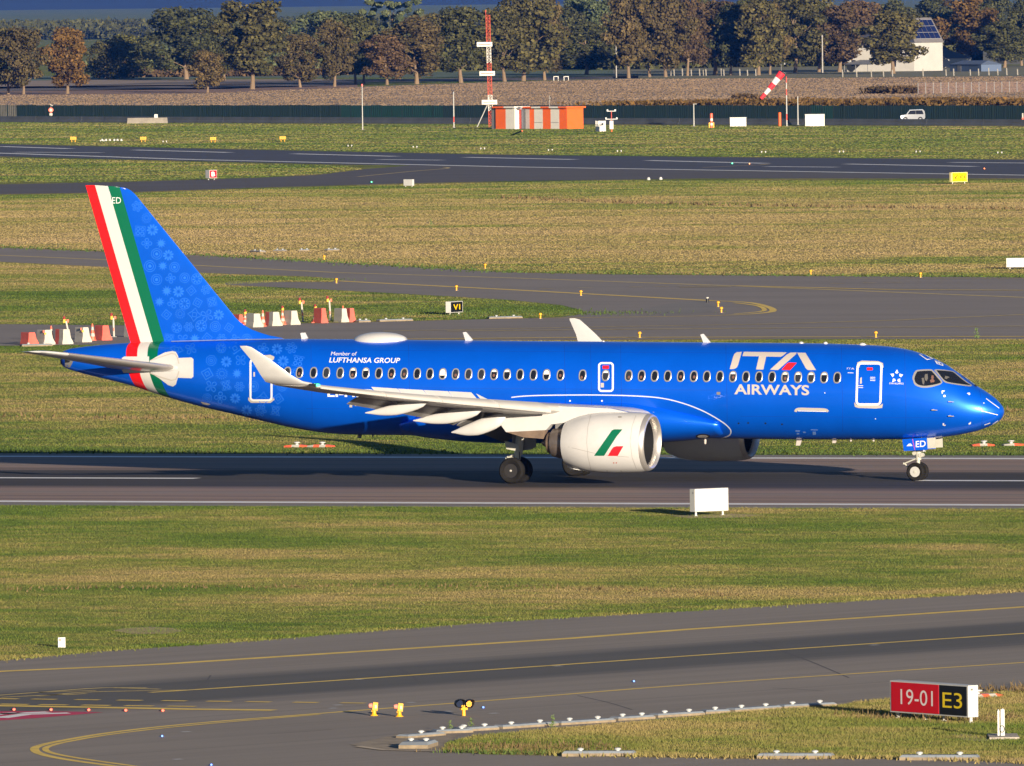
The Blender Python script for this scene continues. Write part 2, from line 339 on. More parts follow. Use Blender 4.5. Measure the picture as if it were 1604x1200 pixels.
# island at bottom right
island = S('grass_island', [(690, 1176), (700, 1163), (742, 1153), (868, 1141), (960, 1134), (1100, 1121), (1200, 1112), (1300, 1107), (1340, 1100), (1420, 1093), (1604, 1082), (2000, 1062), (2000, 1215), (1604, 1196), (1530, 1192), (1400, 1189), (1180, 1189), (1000, 1186), (870, 1184), (760, 1182)], 0.006, M_GRASS)
apron = S('island_apron', [(548, 1167), (622, 1151), (665, 1146), (720, 1152), (700, 1163), (692, 1178), (625, 1177), (575, 1172)], 0.012, mat('dirty_concrete', (0.24, 0.19, 0.13), 0.95, var=0.35, scale=1.5))
stripe('apron_edge', [(560, 1170), (600, 1175.5), (690, 1178)], 0.25, 0.02, mat('edge_concrete', (0.42, 0.34, 0.24), 0.9, var=0.3, scale=3), apron)
M_DIRT = mat('bare_earth', (0.33, 0.235, 0.13), 0.95, var=0.25, scale=1.2, bump=0.6, bscale=8)
S('earth_patch', [(1490, 1151), (1510, 1149), (1530, 1152), (1560, 1158), (1545, 1162), (1510, 1160)], 0.010, M_DIRT)
S('earth_patch', [(176, 988), (195, 984), (235, 982), (270, 984), (288, 989), (262, 993), (205, 993)], 0.006, M_DIRT)
S('earth_patch', [(1050, 808), (1090, 806), (1150, 805), (1200, 807), (1150, 811), (1080, 812)], 0.006, M_DIRT)
S('earth_patch', [(1560, 1190), (1604, 1187), (1660, 1190), (1604, 1195)], 0.010, M_DIRT)
# middle taxiways
midt = S('taxiway', [(-200, 378), (0, 388), (330, 401), (550, 413), (800, 427), (950, 430), (1200, 432), (1604, 435), (1900, 437), (1900, 529), (1604, 531), (1200, 531), (800, 533), (300, 538), (20, 541.5), (-200, 545)], 0.004, M_MID)
S('grass_island', [(-200, 401), (0, 410), (165, 418), (330, 428), (480, 433), (524, 436.5), (521, 442), (450, 442), (360, 441), (345, 446), (500, 453), (700, 464), (800, 470), (880, 478), (912, 486), (918, 491), (880, 497), (800, 499), (650, 503), (560, 505), (360, 509), (200, 510), (20, 508), (-200, 509)], 0.006, M_GRASS)
S('concrete_patch', [(1000, 486), (1050, 475.5), (1100, 471), (1125, 484), (1110, 490), (1040, 494)], 0.008, M_SHOULDER)
for i_, (pts, w, m) in enumerate((([(-150, 394), (0, 400), (165, 407), (300, 415.5), (525, 427), (800, 435.5), (1150, 448), (1604, 466), (1800, 474)], 0.25, M_YFAINT),
                  ([(525, 440), (800, 454), (1111, 471)], 0.25, M_YPAINT), (smoothline([(1111, 471), (1171, 474), (1200, 480), (1211, 486), (1200, 490), (1150, 493.5), (1050, 496), (800, 499)], 5), 0.15, M_YPAINT), (smoothline([(1150, 474.5), (1185, 479), (1197, 484.5), (1190, 488.5), (1150, 492)], 5), 0.11, M_YPAINT),
                  ([(1800, 486), (1604, 493), (1400, 502), (1200, 508), (900, 513), (600, 519)], 0.2, M_YFAINT), ([(1800, 508), (1604, 511), (1000, 516), (700, 519)], 0.25, M_YFAINT), ([(1800, 526), (1604, 527.5), (900, 529), (600, 532)], 0.3, M_YPAINT),
                  ([(1151, 448), (1400, 454), (1604, 455)], 0.25, M_YPAINT), ([(1800, 437), (1442, 436.5), (1300, 437)], 0.15, M_YFAINT))):
    stripe('yellow_line', pts, w*2.8, 0.010+i_*0.0015, m, midt)
for x in (845, 905, 985, 1025, 1060, 1090, 1300, 1350, 1390): stripe('holding_dash', [(x, 452.5-(x-845)*0.018), (x+22, 452.5-(x-845)*0.018)], 0.45, 0.025, M_YFAINT, midt)
stripe('holding_line', [(1065, 450.5), (1145, 449.5)], 0.8, 0.027, M_YFAINT, midt)
# far runway and its taxiway
fart = S('far_taxiway', [(-200, 289), (0, 289), (200, 285), (400, 279), (500, 274), (571, 265), (700, 255), (1604, 262), (1800, 262), (1800, 279), (1604, 279.5), (1100, 279.5), (960, 281.5), (800, 283.5), (640, 287), (400, 294), (200, 301), (0, 304), (-200, 306)], 0.004, M_FAR)
farr = S('far_runway', [(-300, 219), (0, 226), (400, 235), (800, 243), (1200, 247), (1604, 250.5), (1900, 253), (1900, 281), (1604, 275), (800, 261), (540, 258), (250, 251), (0, 245), (-300, 239)], 0.008, M_FARRUN)
for pts in ([(-300, 231), (0, 240), (300, 250), (800, 261.5), (1200, 268), (1604, 274.5), (1900, 279)], [(0, 229.5), (110, 233)], [(210, 235), (360, 239)], [(460, 241), (620, 245)], [(730, 246.5), (900, 250)], [(1015, 251.5), (1200, 256)], [(1326, 257), (1527, 261)], [(1490, 254.5), (1604, 255.5), (1800, 258)]):
    stripe('white_line', pts, 1.5, 0.012, M_WPAINT, farr)
for a, c in (((25, 238.5), (160, 239.2)), ((593, 250), (693, 251)), ((1200, 261), (1311, 262))): stripe('centre_dash', [a, c], 1.4, 0.012, M_WPAINT, farr)
stripe('yellow_line', smoothline([(560, 277), (640, 269), (700, 264), (695, 262)], 4), 0.4, 0.012, M_YFAINT, fart)
stripe('yellow_line', [(1100, 262.5), (1190, 258.5), (1205, 257)], 0.4, 0.014, M_YFAINT, farr)
# perimeter road and farmland beyond the fence
S('perimeter_road', [(-300, 189), (1900, 196), (1900, 190), (-300, 183)], 0.004, M_MID)
M_STUB = mat('stubble_field_soil', (0.22, 0.150, 0.095), 0.95, col2=(0.30, 0.215, 0.14), var=0.15, scale=0.06, bump=0.8, bscale=0.8, stretch=(0.3, 1, 1), coords='Object', detail=8)
M_PLOUGH = mat('ploughed_soil', (0.075, 0.052, 0.042), 0.95, var=0.25, scale=0.05, stretch=(0.2, 1, 1))
M_CROP = mat('green_crop', (0.045, 0.085, 0.025), 0.95, var=0.25, scale=0.05, stretch=(0.2, 1, 1))
M_RED = mat('red_brown_weeds', (0.20, 0.10, 0.055), 0.95, var=0.25, scale=0.08, stretch=(0.3, 1, 1))
M_PAST = mat('dry_pasture', (0.13, 0.125, 0.055), 0.95, var=0.25, scale=0.08, stretch=(0.3, 1, 1))
S('stubble_field', [(-500, 180), (2100, 180), (2100, 118), (1604, 119), (1250, 122), (1000, 123), (760, 129), (560, 136), (300, 146), (0, 149), (-500, 152)], 0.004, M_STUB)
S('weed_strip', [(-500, 153), (0, 150), (330, 146), (560, 137), (560, 133.5), (320, 140), (0, 143), (-500, 145)], 0.008, M_RED)
S('weed_strip', [(-500, 145), (0, 143), (320, 140), (560, 133.5), (560, 130), (0, 139), (-500, 141)], 0.008, M_PLOUGH)
S('weed_strip', [(-500, 141), (0, 139), (560, 130), (560, 124), (0, 125), (-500, 125)], 0.008, M_STUB)
S('ploughed_strip', [(60, 136), (250, 132), (760, 127), (1000, 123), (1000, 119), (760, 122), (250, 129)], 0.012, M_PLOUGH)
S('crop_strip', [(0, 127), (400, 122), (760, 121), (960, 119), (960, 110), (560, 114), (0, 120)], 0.012, M_CROP)
S('pasture', [(960, 122.5), (1250, 121.5), (1604, 118.5), (2100, 117), (2100, 100), (960, 106)], 0.012, M_PAST)

# grass blades standing on the nearer turf
def blades(name, pts, dens, h, w, seed, excl=None, px=True):
    rng = np.random.default_rng(seed); P = np.array([[*(G(*p) if px else p)][:2] for p in pts])
    lo, hi = P.min(0), P.max(0); n = int((hi-lo).prod()*dens); q = lo+rng.random((n, 2))*(hi-lo)
    def inside(q, P):
        x, y = q[:, 0], q[:, 1]; c = np.zeros(len(q), bool); j = len(P)-1
        for i in range(len(P)):
            a, b_ = P[i], P[j]
            c ^= ((a[1] > y) != (b_[1] > y)) & (x < (b_[0]-a[0])*(y-a[1])/(b_[1]-a[1]+1e-12)+a[0]); j = i
        return c
    q = q[inside(q, P)]; n = len(q)
    # clumpy height
    cl = 0.55+0.45*np.sin(q[:, 0]*1.7+np.sin(q[:, 1]*0.9)*2)*np.sin(q[:, 1]*1.3+np.cos(q[:, 0]*0.7)*2)
    hh = h*(0.45+0.75*rng.random(n))*(0.7+0.5*cl); a = rng.random(n)*2*np.pi; ww = w*(0.6+0.8*rng.random(n)); l = hh*rng.normal(0, 0.45, (2, n))
    v = np.zeros((n, 3, 3)); v[:, 0, 0] = q[:, 0]-np.cos(a)*ww; v[:, 0, 1] = q[:, 1]-np.sin(a)*ww; v[:, 1, 0] = q[:, 0]+np.cos(a)*ww; v[:, 1, 1] = q[:, 1]+np.sin(a)*ww
    v[:, 2, 0] = q[:, 0]+l[0]; v[:, 2, 1] = q[:, 1]+l[1]; v[:, 2, 2] = hh; v[:, :2, 2] = -0.01
    me = bpy.data.meshes.new(name); me.vertices.add(3*n); me.vertices.foreach_set('co', v.reshape(-1)); me.loops.add(3*n); me.loops.foreach_set('vertex_index', np.arange(3*n))
    me.polygons.add(n); me.polygons.foreach_set('loop_start', np.arange(n)*3); me.polygons.foreach_set('loop_total', np.full(n, 3)); me.update(calc_edges=True)
    o = link(name, me, M_BLADE); o['kind'] = 'stuff'; return o
tag(blades('grass', [(-120, 791), (1724, 797), (1724, 922), (1350, 942), (1100, 957), (780, 975), (400, 1005), (150, 1022), (0, 1036), (-120, 1046)], 190, 0.042, 0.010, 1), 'mown dry and green grass between runway and near taxiway', 'grass')
tag(blades('grass', [(690, 1176), (700, 1163), (742, 1153), (868, 1141), (960, 1134), (1100, 1121), (1200, 1112), (1300, 1107), (1340, 1100), (1420, 1093), (1604, 1082), (1750, 1074), (1750, 1203), (1604, 1195), (1530, 1191), (1400, 1188), (1180, 1188), (1000, 1185), (870, 1183), (760, 1181)], 380, 0.07, 0.010, 2), 'rough grass on the island around the red holding sign', 'grass')
tag(blades('grass', [(-150, 709), (1750, 712.5), (1750, 531), (800, 534), (300, 539), (-150, 544)], 48, 0.05, 0.021, 3), 'mown grass strip behind the runway and the airplane', 'grass')
tag(blades('grass', [(-150, 384), (0, 387), (330, 400), (550, 412), (800, 426), (950, 429), (1200, 431), (1604, 434), (1750, 435), (1750, 283), (960, 283), (640, 289), (400, 296), (200, 303), (-150, 308)], 13, 0.05, 0.06, 4), 'wide dry yellow grass field behind the middle taxiway', 'grass')
tag(blades('grass', [(-150, 404), (0, 411), (165, 419), (330, 429), (480, 434), (524, 437), (521, 441.5), (450, 441.5), (345, 446.5), (500, 454), (700, 465), (800, 471), (880, 479), (915, 489), (880, 496.5), (800, 498.5), (650, 502.5), (560, 504.5), (360, 508.5), (200, 509.5), (-150, 507)], 28, 0.055, 0.035, 5), 'grass island with weeds behind the barriers', 'grass')
tag(blades('grass', [(-150, 222), (0, 225), (400, 234), (800, 242), (1200, 246), (1604, 249.5), (1750, 251), (1750, 199), (800, 196), (-150, 191)], 2.2, 0.06, 0.17, 6), 'olive grass between the far runway and the fence', 'grass')
tag(blades('grass', [(-150, 243), (0, 247), (250, 253), (540, 260), (571, 264.5), (500, 273), (400, 278), (200, 284), (-150, 288)], 3.0, 0.06, 0.14, 7), 'far grass wedge round the small red sign', 'grass')
o = blades('maize_stubble', [(-150, 176), (1750, 176), (1750, 120), (1604, 120), (1250, 123), (1000, 124), (760, 130), (560, 137), (300, 147), (-150, 151)], 0.8, 0.14, 0.20, 8); o.data.materials.clear(); o.data.materials.append(mat('dry_stubble', (0.165, 0.115, 0.072), 0.95, var=0.3, scale=0.05, stretch=(0.25, 1, 1), spec=0.1)); tag(o, 'brown cut maize stubble in the field behind the fence', 'stubble')
def edge_tufts(name, label, line, dens, h, w, seed, spread, m=None):
    """longer unmown tufts following a pavement edge"""
    rng = random.Random(seed); mb = MB(); P = [G(*p) for p in line]
    for a, c in zip(P[:-1], P[1:]):
        n = int((c-a).length*dens); nn = Vector((-(c-a).y, (c-a).x, 0)).normalized()
        for _ in range(n):
            p = a.lerp(c, rng.random())+nn*rng.gauss(0, spread); k = h*rng.uniform(0.4, 1.3); t = rng.random()*6.28; d = Vector((math.cos(t), math.sin(t), 0))*w*rng.uniform(0.6, 1.5)
            mb.add([p-d, p+d, p+Vector((rng.gauss(0, 0.4)*k, rng.gauss(0, 0.4)*k, k))], [(0, 1, 2)])
    o = mb.build(name, m or M_BLADE, fix=False); o['kind'] = 'stuff'; tag(o, label, 'grass'); return o
M_WEED = mat('weed_leaf', (0.055, 0.085, 0.020), 0.8, var=0.5, scale=1.5, spec=0.1)
M_DEAD = mat('dead_weed', (0.125, 0.088, 0.042), 0.9, var=0.5, scale=1.5, spec=0.1)
edge_tufts('tall_grass', 'unmown dry fringe along the near taxiway edge', [(-100, 1043), (0, 1034), (150, 1020), (400, 1003), (600, 986), (780, 973), (1100, 955), (1350, 940), (1700, 921)], 70, 0.08, 0.016, 11, 0.4)
edge_tufts('tall_grass', 'dark unmown fringe on the far side of the runway', [(-100, 708), (1700, 712)], 26, 0.14, 0.04, 12, 0.8, M_WEED)
edge_tufts('tall_grass', 'dark fringe along the far edge of the middle taxiway', [(-100, 384), (330, 400), (550, 412.5), (800, 426.5), (1200, 431.5), (1700, 435)], 12, 0.12, 0.08, 13, 1.0, M_WEED)
edge_tufts('weeds', 'green weeds at the tip of the grass island behind the airplane', [(700, 487), (780, 492), (840, 495), (905, 489)], 90, 0.15, 0.03, 14, 3.0, M_WEED)
edge_tufts('weeds', 'weeds along the thin grass tip of the middle taxiway', [(335, 433), (430, 437), (520, 440)], 30, 0.13, 0.04, 15, 1.2, M_WEED)
edge_tufts('weeds', 'brown dead weeds on the front edge of the near island', [(715, 1171), (800, 1174), (900, 1172), (960, 1170)], 150, 0.15, 0.015, 16, 0.8, M_DEAD)
edge_tufts('weeds', 'green weeds at the left tip of the near island', [(700, 1178), (740, 1180), (860, 1182)], 70, 0.14, 0.02, 17, 0.3, M_WEED)
edge_tufts('weeds', 'bushy weeds behind the holding sign', [(1560, 1084), (1700, 1076)], 120, 0.16, 0.025, 18, 0.8, M_DEAD)
edge_tufts('weeds', 'brown weeds at the foot of the holding sign', [(1330, 1118), (1400, 1124), (1440, 1127), (1520, 1131), (1604, 1122)], 40, 0.18, 0.02, 19, 0.5, M_DEAD)
edge_tufts('weeds', 'green fringe on the near edge of the island above the bottom taxiway', [(860, 1183), (1000, 1185.5), (1180, 1188), (1400, 1188.5), (1700, 1199)], 60, 0.12, 0.02, 20, 0.3)
edge_tufts('weeds', 'dark dry ridge line in the grass nearer than the runway', [(-100, 925), (200, 922), (600, 918), (800, 919), (1000, 925), (1150, 934)], 18, 0.12, 0.025, 21, 0.5, M_DEAD)
edge_tufts('weeds', 'dark furrow line in the grass behind the airplane', [(-100, 652), (200, 655), (460, 657)], 8, 0.2, 0.06, 22, 0.8, M_DEAD)
edge_tufts('weeds', 'dark furrow line right of the airplane nose', [(1540, 645), (1604, 644), (1700, 643)], 8, 0.2, 0.06, 23, 0.6, M_DEAD)
edge_tufts('weeds', 'dark furrow line in the far dry field', [(800, 310), (1000, 319), (1200, 323), (1700, 330)], 5, 0.3, 0.1, 24, 1.0, M_DEAD)
for i, (px_, py_, h, lb) in enumerate(((705, 1146, 0.28, 'tall green weed at the left end of the kerb slabs'), (738, 1143, 0.3, 'thin weed between the kerb slabs'), (866, 1139, 0.3, 'tall light green weed sprouting behind the kerb slabs'), (675, 352, 0.5, 'lone green bush in the far dry field'), (1530, 530, 0.55, 'single tall weed at taxiway edge above the airplane nose'))):
    rng = random.Random(50+i); mb = MB(); base = G(px_, py_)
    for _ in range(70):
        a = rng.random()*6.28; z = rng.random()**1.3*h; r = 0.35*h*(1-z/h*0.7)*rng.random(); p = base+Vector((math.cos(a)*r, math.sin(a)*r, z)); d = Vector((rng.gauss(0, 1), rng.gauss(0, 1), rng.gauss(0.6, 0.8))).normalized()*0.16*h; e = d.orthogonal().normalized()*0.045*h
        mb.add([p-e, p+e, p+d], [(0, 1, 2)])
    t_ = thing('weed', lb, 'weed', (0, 0, 0)); mb.build('leaves', mat('light_weed', (0.085, 0.13, 0.028), 0.8, var=0.3, scale=3), t_, fix=False)
    MB().cyl(base, base+Vector((0, 0, h*0.9)), 0.02*h, 0.006*h, 6).build('stem', M_WEED, t_)

# ------------------------------------------------------------------ the airplane (nose +X, main gear at X = 0)
plane = thing('airplane', 'blue twin-engine passenger jet with red, white and green tail stripes rolling on the runway', 'airplane')
BLUE = (0.0, 0.116, 0.75)
def paint_blue(name, bands):
    t = NT(name); tc = t.n('ShaderNodeTexCoord'); sep = t.n('ShaderNodeSeparateXYZ'); t.L.new(tc.outputs['Object'], sep.inputs[0])
    X, Z = sep.outputs['X'], sep.outputs['Z']
    n = t.noise(tc.outputs['Object'], 0.7, 4, 0.6); col = t.ramp(n, [(0.3, tuple(c*0.93 for c in BLUE)), (0.7, tuple(c*1.06 for c in BLUE))])
    if bands:
        (x0, k, z0, w1, w2, w3) = bands                       # boundary X at height z0, slope, three widths
        d = t.math('SUBTRACT', X, t.math('ADD', x0, t.math('MULTIPLY', t.math('SUBTRACT', Z, z0), k)))
        def step(v): return t.math('GREATER_THAN', d, v)
        col2 = t.mix(step(w1), (0.66, 0.006, 0.008), (0.50, 0.485, 0.455)); col2 = t.mix(step(w2), col2, (0.0, 0.105, 0.048))
        inb = t.math('MULTIPLY', step(0.0), t.math('SUBTRACT', 1.0, step(w3))); col = t.mix(inb, col, col2)
    t.L.new(col, t.b.inputs['Base Color']); sset(t.b, 'Roughness', 0.36); t.L.new(t.math('MULTIPLY', t.math('SUBTRACT', 1.0, inb), 0.48) if bands else t.math('ADD', 0.48, 0.0), t.b.inputs['Metallic']); sset(t.b, 'Coat Weight', 0.5); sset(t.b, 'Coat Roughness', 0.12); sset(t.b, 'Specular IOR Level', 0.45)
    return t.m
fa, fb = onY(149, 290, 0), onY(220, 535, 0); fk = (fb.x-fa.x)/(fb.z-fa.z)
fr = onY(134, 290, 0); fg = onY(168.5, 290, 0); fe = onY(187, 291, 0)
M_FIN = paint_blue('tail_fin_paint', (fr.x-0.02, fk, fa.z, fa.x-fr.x+0.02, fg.x-fr.x+0.02, fe.x-fr.x+0.02))
ga, gb = onY(197, 540, -0.55), onY(207, 606, -0.75); gk = (gb.x-ga.x)/(gb.z-ga.z)
M_BLUE = paint_blue('blue_fuselage_paint', (ga.x, gk, ga.z, 0.50, 0.95, 1.40))
M_BLUE2 = paint_blue('blue_panel_paint', None)
M_WHITE = mat('white_aircraft_paint', (0.47, 0.462, 0.45), 0.35, var=0.05, scale=1.5, coat=0.4)
M_WING = mat('pale_grey_wing_paint', (0.40, 0.385, 0.355), 0.4, var=0.06, scale=1.2, coat=0.3)
M_GREYP = mat('grey_wing_paint', (0.15, 0.145, 0.14), 0.45, var=0.1, scale=2)
M_BARE = mat('bare_metal_leading_edge', (0.46, 0.43, 0.40), 0.38, metal=0.65, var=0.08, scale=2)
M_CHROME = mat('polished_inlet_lip', (0.72, 0.68, 0.63), 0.32, metal=0.8, var=0.05, scale=2)
M_DARKM = mat('dark_metal', (0.085, 0.078, 0.072), 0.45, metal=0.6, var=0.25, scale=3)
M_HOT = mat('exhaust_metal', (0.23, 0.19, 0.165), 0.42, metal=0.75, var=0.25, scale=2)
M_HOT2 = mat('heat_stained_metal', (0.24, 0.17, 0.12), 0.5, metal=0.4, var=0.3, scale=1.5)
M_TYRE = mat('tyre_rubber', (0.012, 0.011, 0.010), 0.9, var=0.2, scale=5, spec=0.12)
M_RIM = mat('silver_wheel_rim', (0.55, 0.53, 0.48), 0.4, metal=0.4)
M_RIMD = mat('dark_wheel_rim', (0.018, 0.016, 0.015), 0.6, metal=0.2)
M_STRUT = mat('white_gear_paint', (0.38, 0.37, 0.31), 0.4, var=0.08, scale=6)
M_BLACK = mat('black_void', (0.008, 0.008, 0.009), 0.6)
M_FRAME = mat('window_frame_metal', (0.27, 0.265, 0.265), 0.35, metal=0.3)
M_PANE = mat('dark_cabin_glass', (0.008, 0.010, 0.016), 0.12, spec=0.35)
M_PANE2 = mat('grey_cabin_glass', (0.022, 0.025, 0.032), 0.15, spec=0.35)
M_SHADE = mat('window_shade', (0.74, 0.70, 0.62), 0.7)
M_SKIN = mat('passenger_tone', (0.12, 0.055, 0.04), 0.8)
M_LETW = mat('white_lettering', (0.60, 0.60, 0.60), 0.45)
M_LETG = mat('champagne_lettering', (0.40, 0.36, 0.33), 0.4)
M_LRED = mat('red_lettering', (0.72, 0.012, 0.02), 0.4)
M_LGRN = mat('green_lettering', (0.0, 0.105, 0.048), 0.4)
M_SILL = mat('grey_sill_paint', (0.38, 0.35, 0.31), 0.5)
M_MOTIF = mat('light_blue_print', (0.015, 0.130, 0.60), 0.4)
M_LINE = mat('pale_line_paint', (0.50, 0.52, 0.60), 0.45)

TOP = sorted([(18.63, 2.60), (18.59, 2.79), (18.45, 2.97), (18.2, 3.20), (17.76, 3.48), (17.37, 3.71), (17.0, 3.98), (16.65, 4.20), (16.29, 4.43), (15.87, 4.64), (15.26, 4.88), (14.54, 5.06), (13.71, 5.16), (12.5, 5.22), (10.86, 5.26), (8.0, 5.29), (-3.58, 5.39), (-11.05, 5.46), (-15.71, 5.38), (-17.38, 5.32), (-20.0, 5.08), (-20.22, 5.0)])
BOT = sorted([(18.63, 2.60), (18.58, 2.47), (18.42, 2.28), (18.08, 2.10), (17.51, 1.90), (16.68, 1.74), (15.84, 1.64), (14.52, 1.58), (10.97, 1.57), (7.5, 1.60), (-4.93, 1.71), (-7.9, 1.73), (-9.1, 1.79), (-10.56, 2.0), (-11.63, 2.22), (-13.24, 2.57), (-14.1, 2.75), (-15.75, 3.16), (-17.41, 3.65), (-20.0, 4.27), (-20.22, 4.36)])
WID = sorted([(18.63, 0.0), (18.6, 0.17), (18.52, 0.32), (18.35, 0.52), (18.0, 0.80), (17.4, 1.08), (16.6, 1.32), (15.5, 1.54), (14.3, 1.68), (13.0, 1.745), (11.5, 1.755), (-7.5, 1.755), (-10.0, 1.70), (-12.5, 1.50), (-15.0, 1.16), (-17.5, 0.78), (-20.0, 0.36), (-20.22, 0.30)])
def fus_ring(x, n=112):
    t, bt, w = interp(TOP, x), interp(BOT, x), interp(WID, x); c = (t+bt)/2; h = (t-bt)/2; out = []
    for i in range(n):
        a = 2*math.pi*i/n; sx, sz = math.sin(a), math.cos(a); out.append((x, w*math.copysign(abs(sx)**0.97, sx), c+h*math.copysign(abs(sz)**0.97, sz)))
    return out
XS = [18.63-1.6*(i/22)**2 for i in range(1, 23)]; XS += list(np.linspace(XS[-1], 12.0, 32)[1:]) + list(np.linspace(12.0, -8.0, 60)[1:]) + list(np.linspace(-8, -20.22, 50)[1:])
rings = [[(18.63, 1e-4*math.sin(2*math.pi*i/112), 2.60+1e-4*math.cos(2*math.pi*i/112)) for i in range(112)]] + [fus_ring(x) for x in XS]
fuse = MB().loft(rings).build('fuselage', M_BLUE, plane, 'all')
def bvh_of(*obs):
    vs, fs = [], []
    for o in obs:
        k = len(vs); vs += [o.matrix_world @ v.co for v in o.data.vertices]; fs += [tuple(i+k for i in p.vertices) for p in o.data.polygons]
    return BVHTree.FromPolygons(vs, fs)
BV = bvh_of(fuse)

# belly fairing
def fair_ring(x, n=72):
    e = interp([(-5.6, 0.0), (-4.6, 0.45), (-3.0, 0.85), (-1.5, 1.0), (3.6, 1.0), (5.2, 0.80), (6.4, 0.48), (7.15, 0.20), (7.55, 0.0)], x)
    w = 1.40+0.62*e; zb = 1.74-0.33*e; zt = 2.2+1.22*e; zc = 2.2+0.25*e; out = []
    for i in range(n):
        a = 2*math.pi*i/n; sx, sz = math.sin(a), math.cos(a); out.append((x, w*math.copysign(abs(sx)**0.85, sx), zc+(zt-zc if sz > 0 else zc-zb)*math.copysign(abs(sz)**0.9, sz)))
    return out
fair = MB().loft([fair_ring(x) for x in np.linspace(-5.6, 7.55, 60)]).build('belly_fairing', M_BLUE2, plane, 'all')
BVF = bvh_of(fuse, fair)

# decals: outlines given where they stand on the skin
def cast(px, py, bv, off):
    h = bv.ray_cast(CAM, ray(px, py).normalized())
    if h[0] is None: return None
    nrm = h[1]
    if nrm.dot(ray(px, py)) > 0: nrm = -nrm
    return h[0]+nrm*off
def decal(name, vs2, fs, m, parent, bv=None, off=0.006, step=2.5, smooth=False):
    bm = bmesh.new(); V = [bm.verts.new((x, y, 0)) for x, y in vs2]
    for f in fs:
        try: bm.faces.new([V[i] for i in f])
        except ValueError: pass
    bm.normal_update(); bmesh.ops.triangulate(bm, faces=bm.faces[:], ngon_method='EAR_CLIP')
    ys = [v[1] for v in vs2]; xs = [v[0] for v in vs2]
    for ax, lo, hi, s in ((1, min(ys), max(ys), step), (0, min(xs), max(xs), step*3)):
        k = int((hi-lo)/s)
        for i in range(1, k+1):
            co = [0, 0, 0]; co[ax] = lo+i*(hi-lo)/(k+1); no = [0, 0, 0]; no[ax] = 1
            bmesh.ops.bisect_plane(bm, geom=bm.verts[:]+bm.edges[:]+bm.faces[:], plane_co=co, plane_no=no)
    bad = []
    for v in bm.verts:
        p = cast(v.co.x, v.co.y, bv or BV, off)
        if p is None: bad.append(v)
        else: v.co = p
    bmesh.ops.delete(bm, geom=bad, context='VERTS')
    me = bpy.data.meshes.new(name); bm.to_mesh(me); bm.free()
    o = link(name, me, m, parent); o.data.polygons.foreach_set('use_smooth', [True]*len(o.data.polygons)); return o
def polys(*P):
    vs, fs = [], []
    for p in P: k = len(vs); vs += list(p); fs.append(tuple(range(k, k+len(p))))
    return vs, fs
def ribbon(pts, w, closed=False):
    n = len(pts); vs, fs = [], []
    for i, p in enumerate(pts):
        a = pts[(i-1) % n] if closed or i > 0 else p; c = pts[(i+1) % n] if closed or i < n-1 else p
        dx, dy = c[0]-a[0], c[1]-a[1]; l = math.hypot(dx, dy) or 1; nx, ny = -dy/l*w/2, dx/l*w/2
        vs += [(p[0]+nx, p[1]+ny), (p[0]-nx, p[1]-ny)]
    for i in range(n if closed else n-1):
        j = (i+1) % n; fs.append((2*i, 2*i+1, 2*j+1, 2*j))
    return vs, fs
def rrect(x0, y0, x1, y1, r, k=5, skew=0.0):
    out = []
    for cx, cy, a0 in ((x1-r, y0+r, -90), (x1-r, y1-r, 0), (x0+r, y1-r, 90), (x0+r, y0+r, 180)):
        for i in range(k+1):
            a = math.radians(a0+90*i/k); x, y = cx+r*math.cos(a), cy+r*math.sin(a); out.append((x+skew*(y-y0), y))
    return out
def words(name, s, p0, p1, cap, m, parent=None, bold=0.0, shear=0.0, bv=None, off=0.006):
    """baseline from p0 to p1, capital height in photograph pixels"""
    vs, fs, a = text2d(s, bold); dx, dy = p1[0]-p0[0], p1[1]-p0[1]
    return decal(name, [(p0[0]+u*dx+v*cap*shear, p0[1]+u*dy-v*cap) for u, v in vs], fs, m, parent or fuse, bv, off)

# cabin windows
wx = [450, 469, 491, 511, 532.6, 552.8, 572.7, 593.2, 613.1, 633, 653.3, 673.2, 693.4, 713.4, 733.7, 753.8, 773.8, 794, 814.4, 835.5, 856, 877.8, 912.3] + [984.5+i*20.42 for i in range(17)]
def oval(rx, rz, n=20, p=0.82):
    return [(rx*math.copysign(abs(math.cos(2*math.pi*i/n))**p, math.cos(2*math.pi*i/n)), rz*math.copysign(abs(math.sin(2*math.pi*i/n))**p, math.sin(2*math.pi*i/n))) for i in range(n)]
RX, RZ = 0.158, 0.232
o1, o2, o3 = oval(RX, RZ), oval(RX*0.86, RZ*0.90), oval(RX*0.68, RZ*0.77); n = len(o1)
fm = MB(); fm.add([(x, 0.0, z) for x, z in o1]+[(x, -0.014, z) for x, z in o2]+[(x, -0.006, z) for x, z in o3], [(i, (i+1) % n, n+(i+1) % n, n+i) for i in range(n)]+[(n+i, n+(i+1) % n, 2*n+(i+1) % n, 2*n+i) for i in range(n)])
fme = fm.build('cabin_window', M_FRAME, plane, True); frame_mesh = fme.data; bpy.data.objects.remove(fme)
def pane_mesh(m, top=1.0, bot=-1.0, y=-0.005):
    pts = [(x, max(bot*RZ*0.79, min(top*RZ*0.79, z))) for x, z in oval(RX*0.70, RZ*0.79)]; b = MB(); b.add([(x, y, z) for x, z in pts], [tuple(range(len(pts)))])
    o = b.build('pane', m, None); me = o.data; bpy.data.objects.remove(o); return me
pm = {'d': pane_mesh(M_PANE), 'g': pane_mesh(M_PANE2)}
sh = {'h': pane_mesh(M_SHADE, 1.0, 0.1, -0.0065), 'q': pane_mesh(M_SHADE, 1.0, 0.55, -0.0065), 'f': pane_mesh(M_SHADE, 1.0, -0.35, -0.0065)}
def blob(): return MB().lathe([(0.0, -0.055), (0.045, -0.035), (0.058, 0.0), (0.042, 0.04), (0.0, 0.055)], n=10)
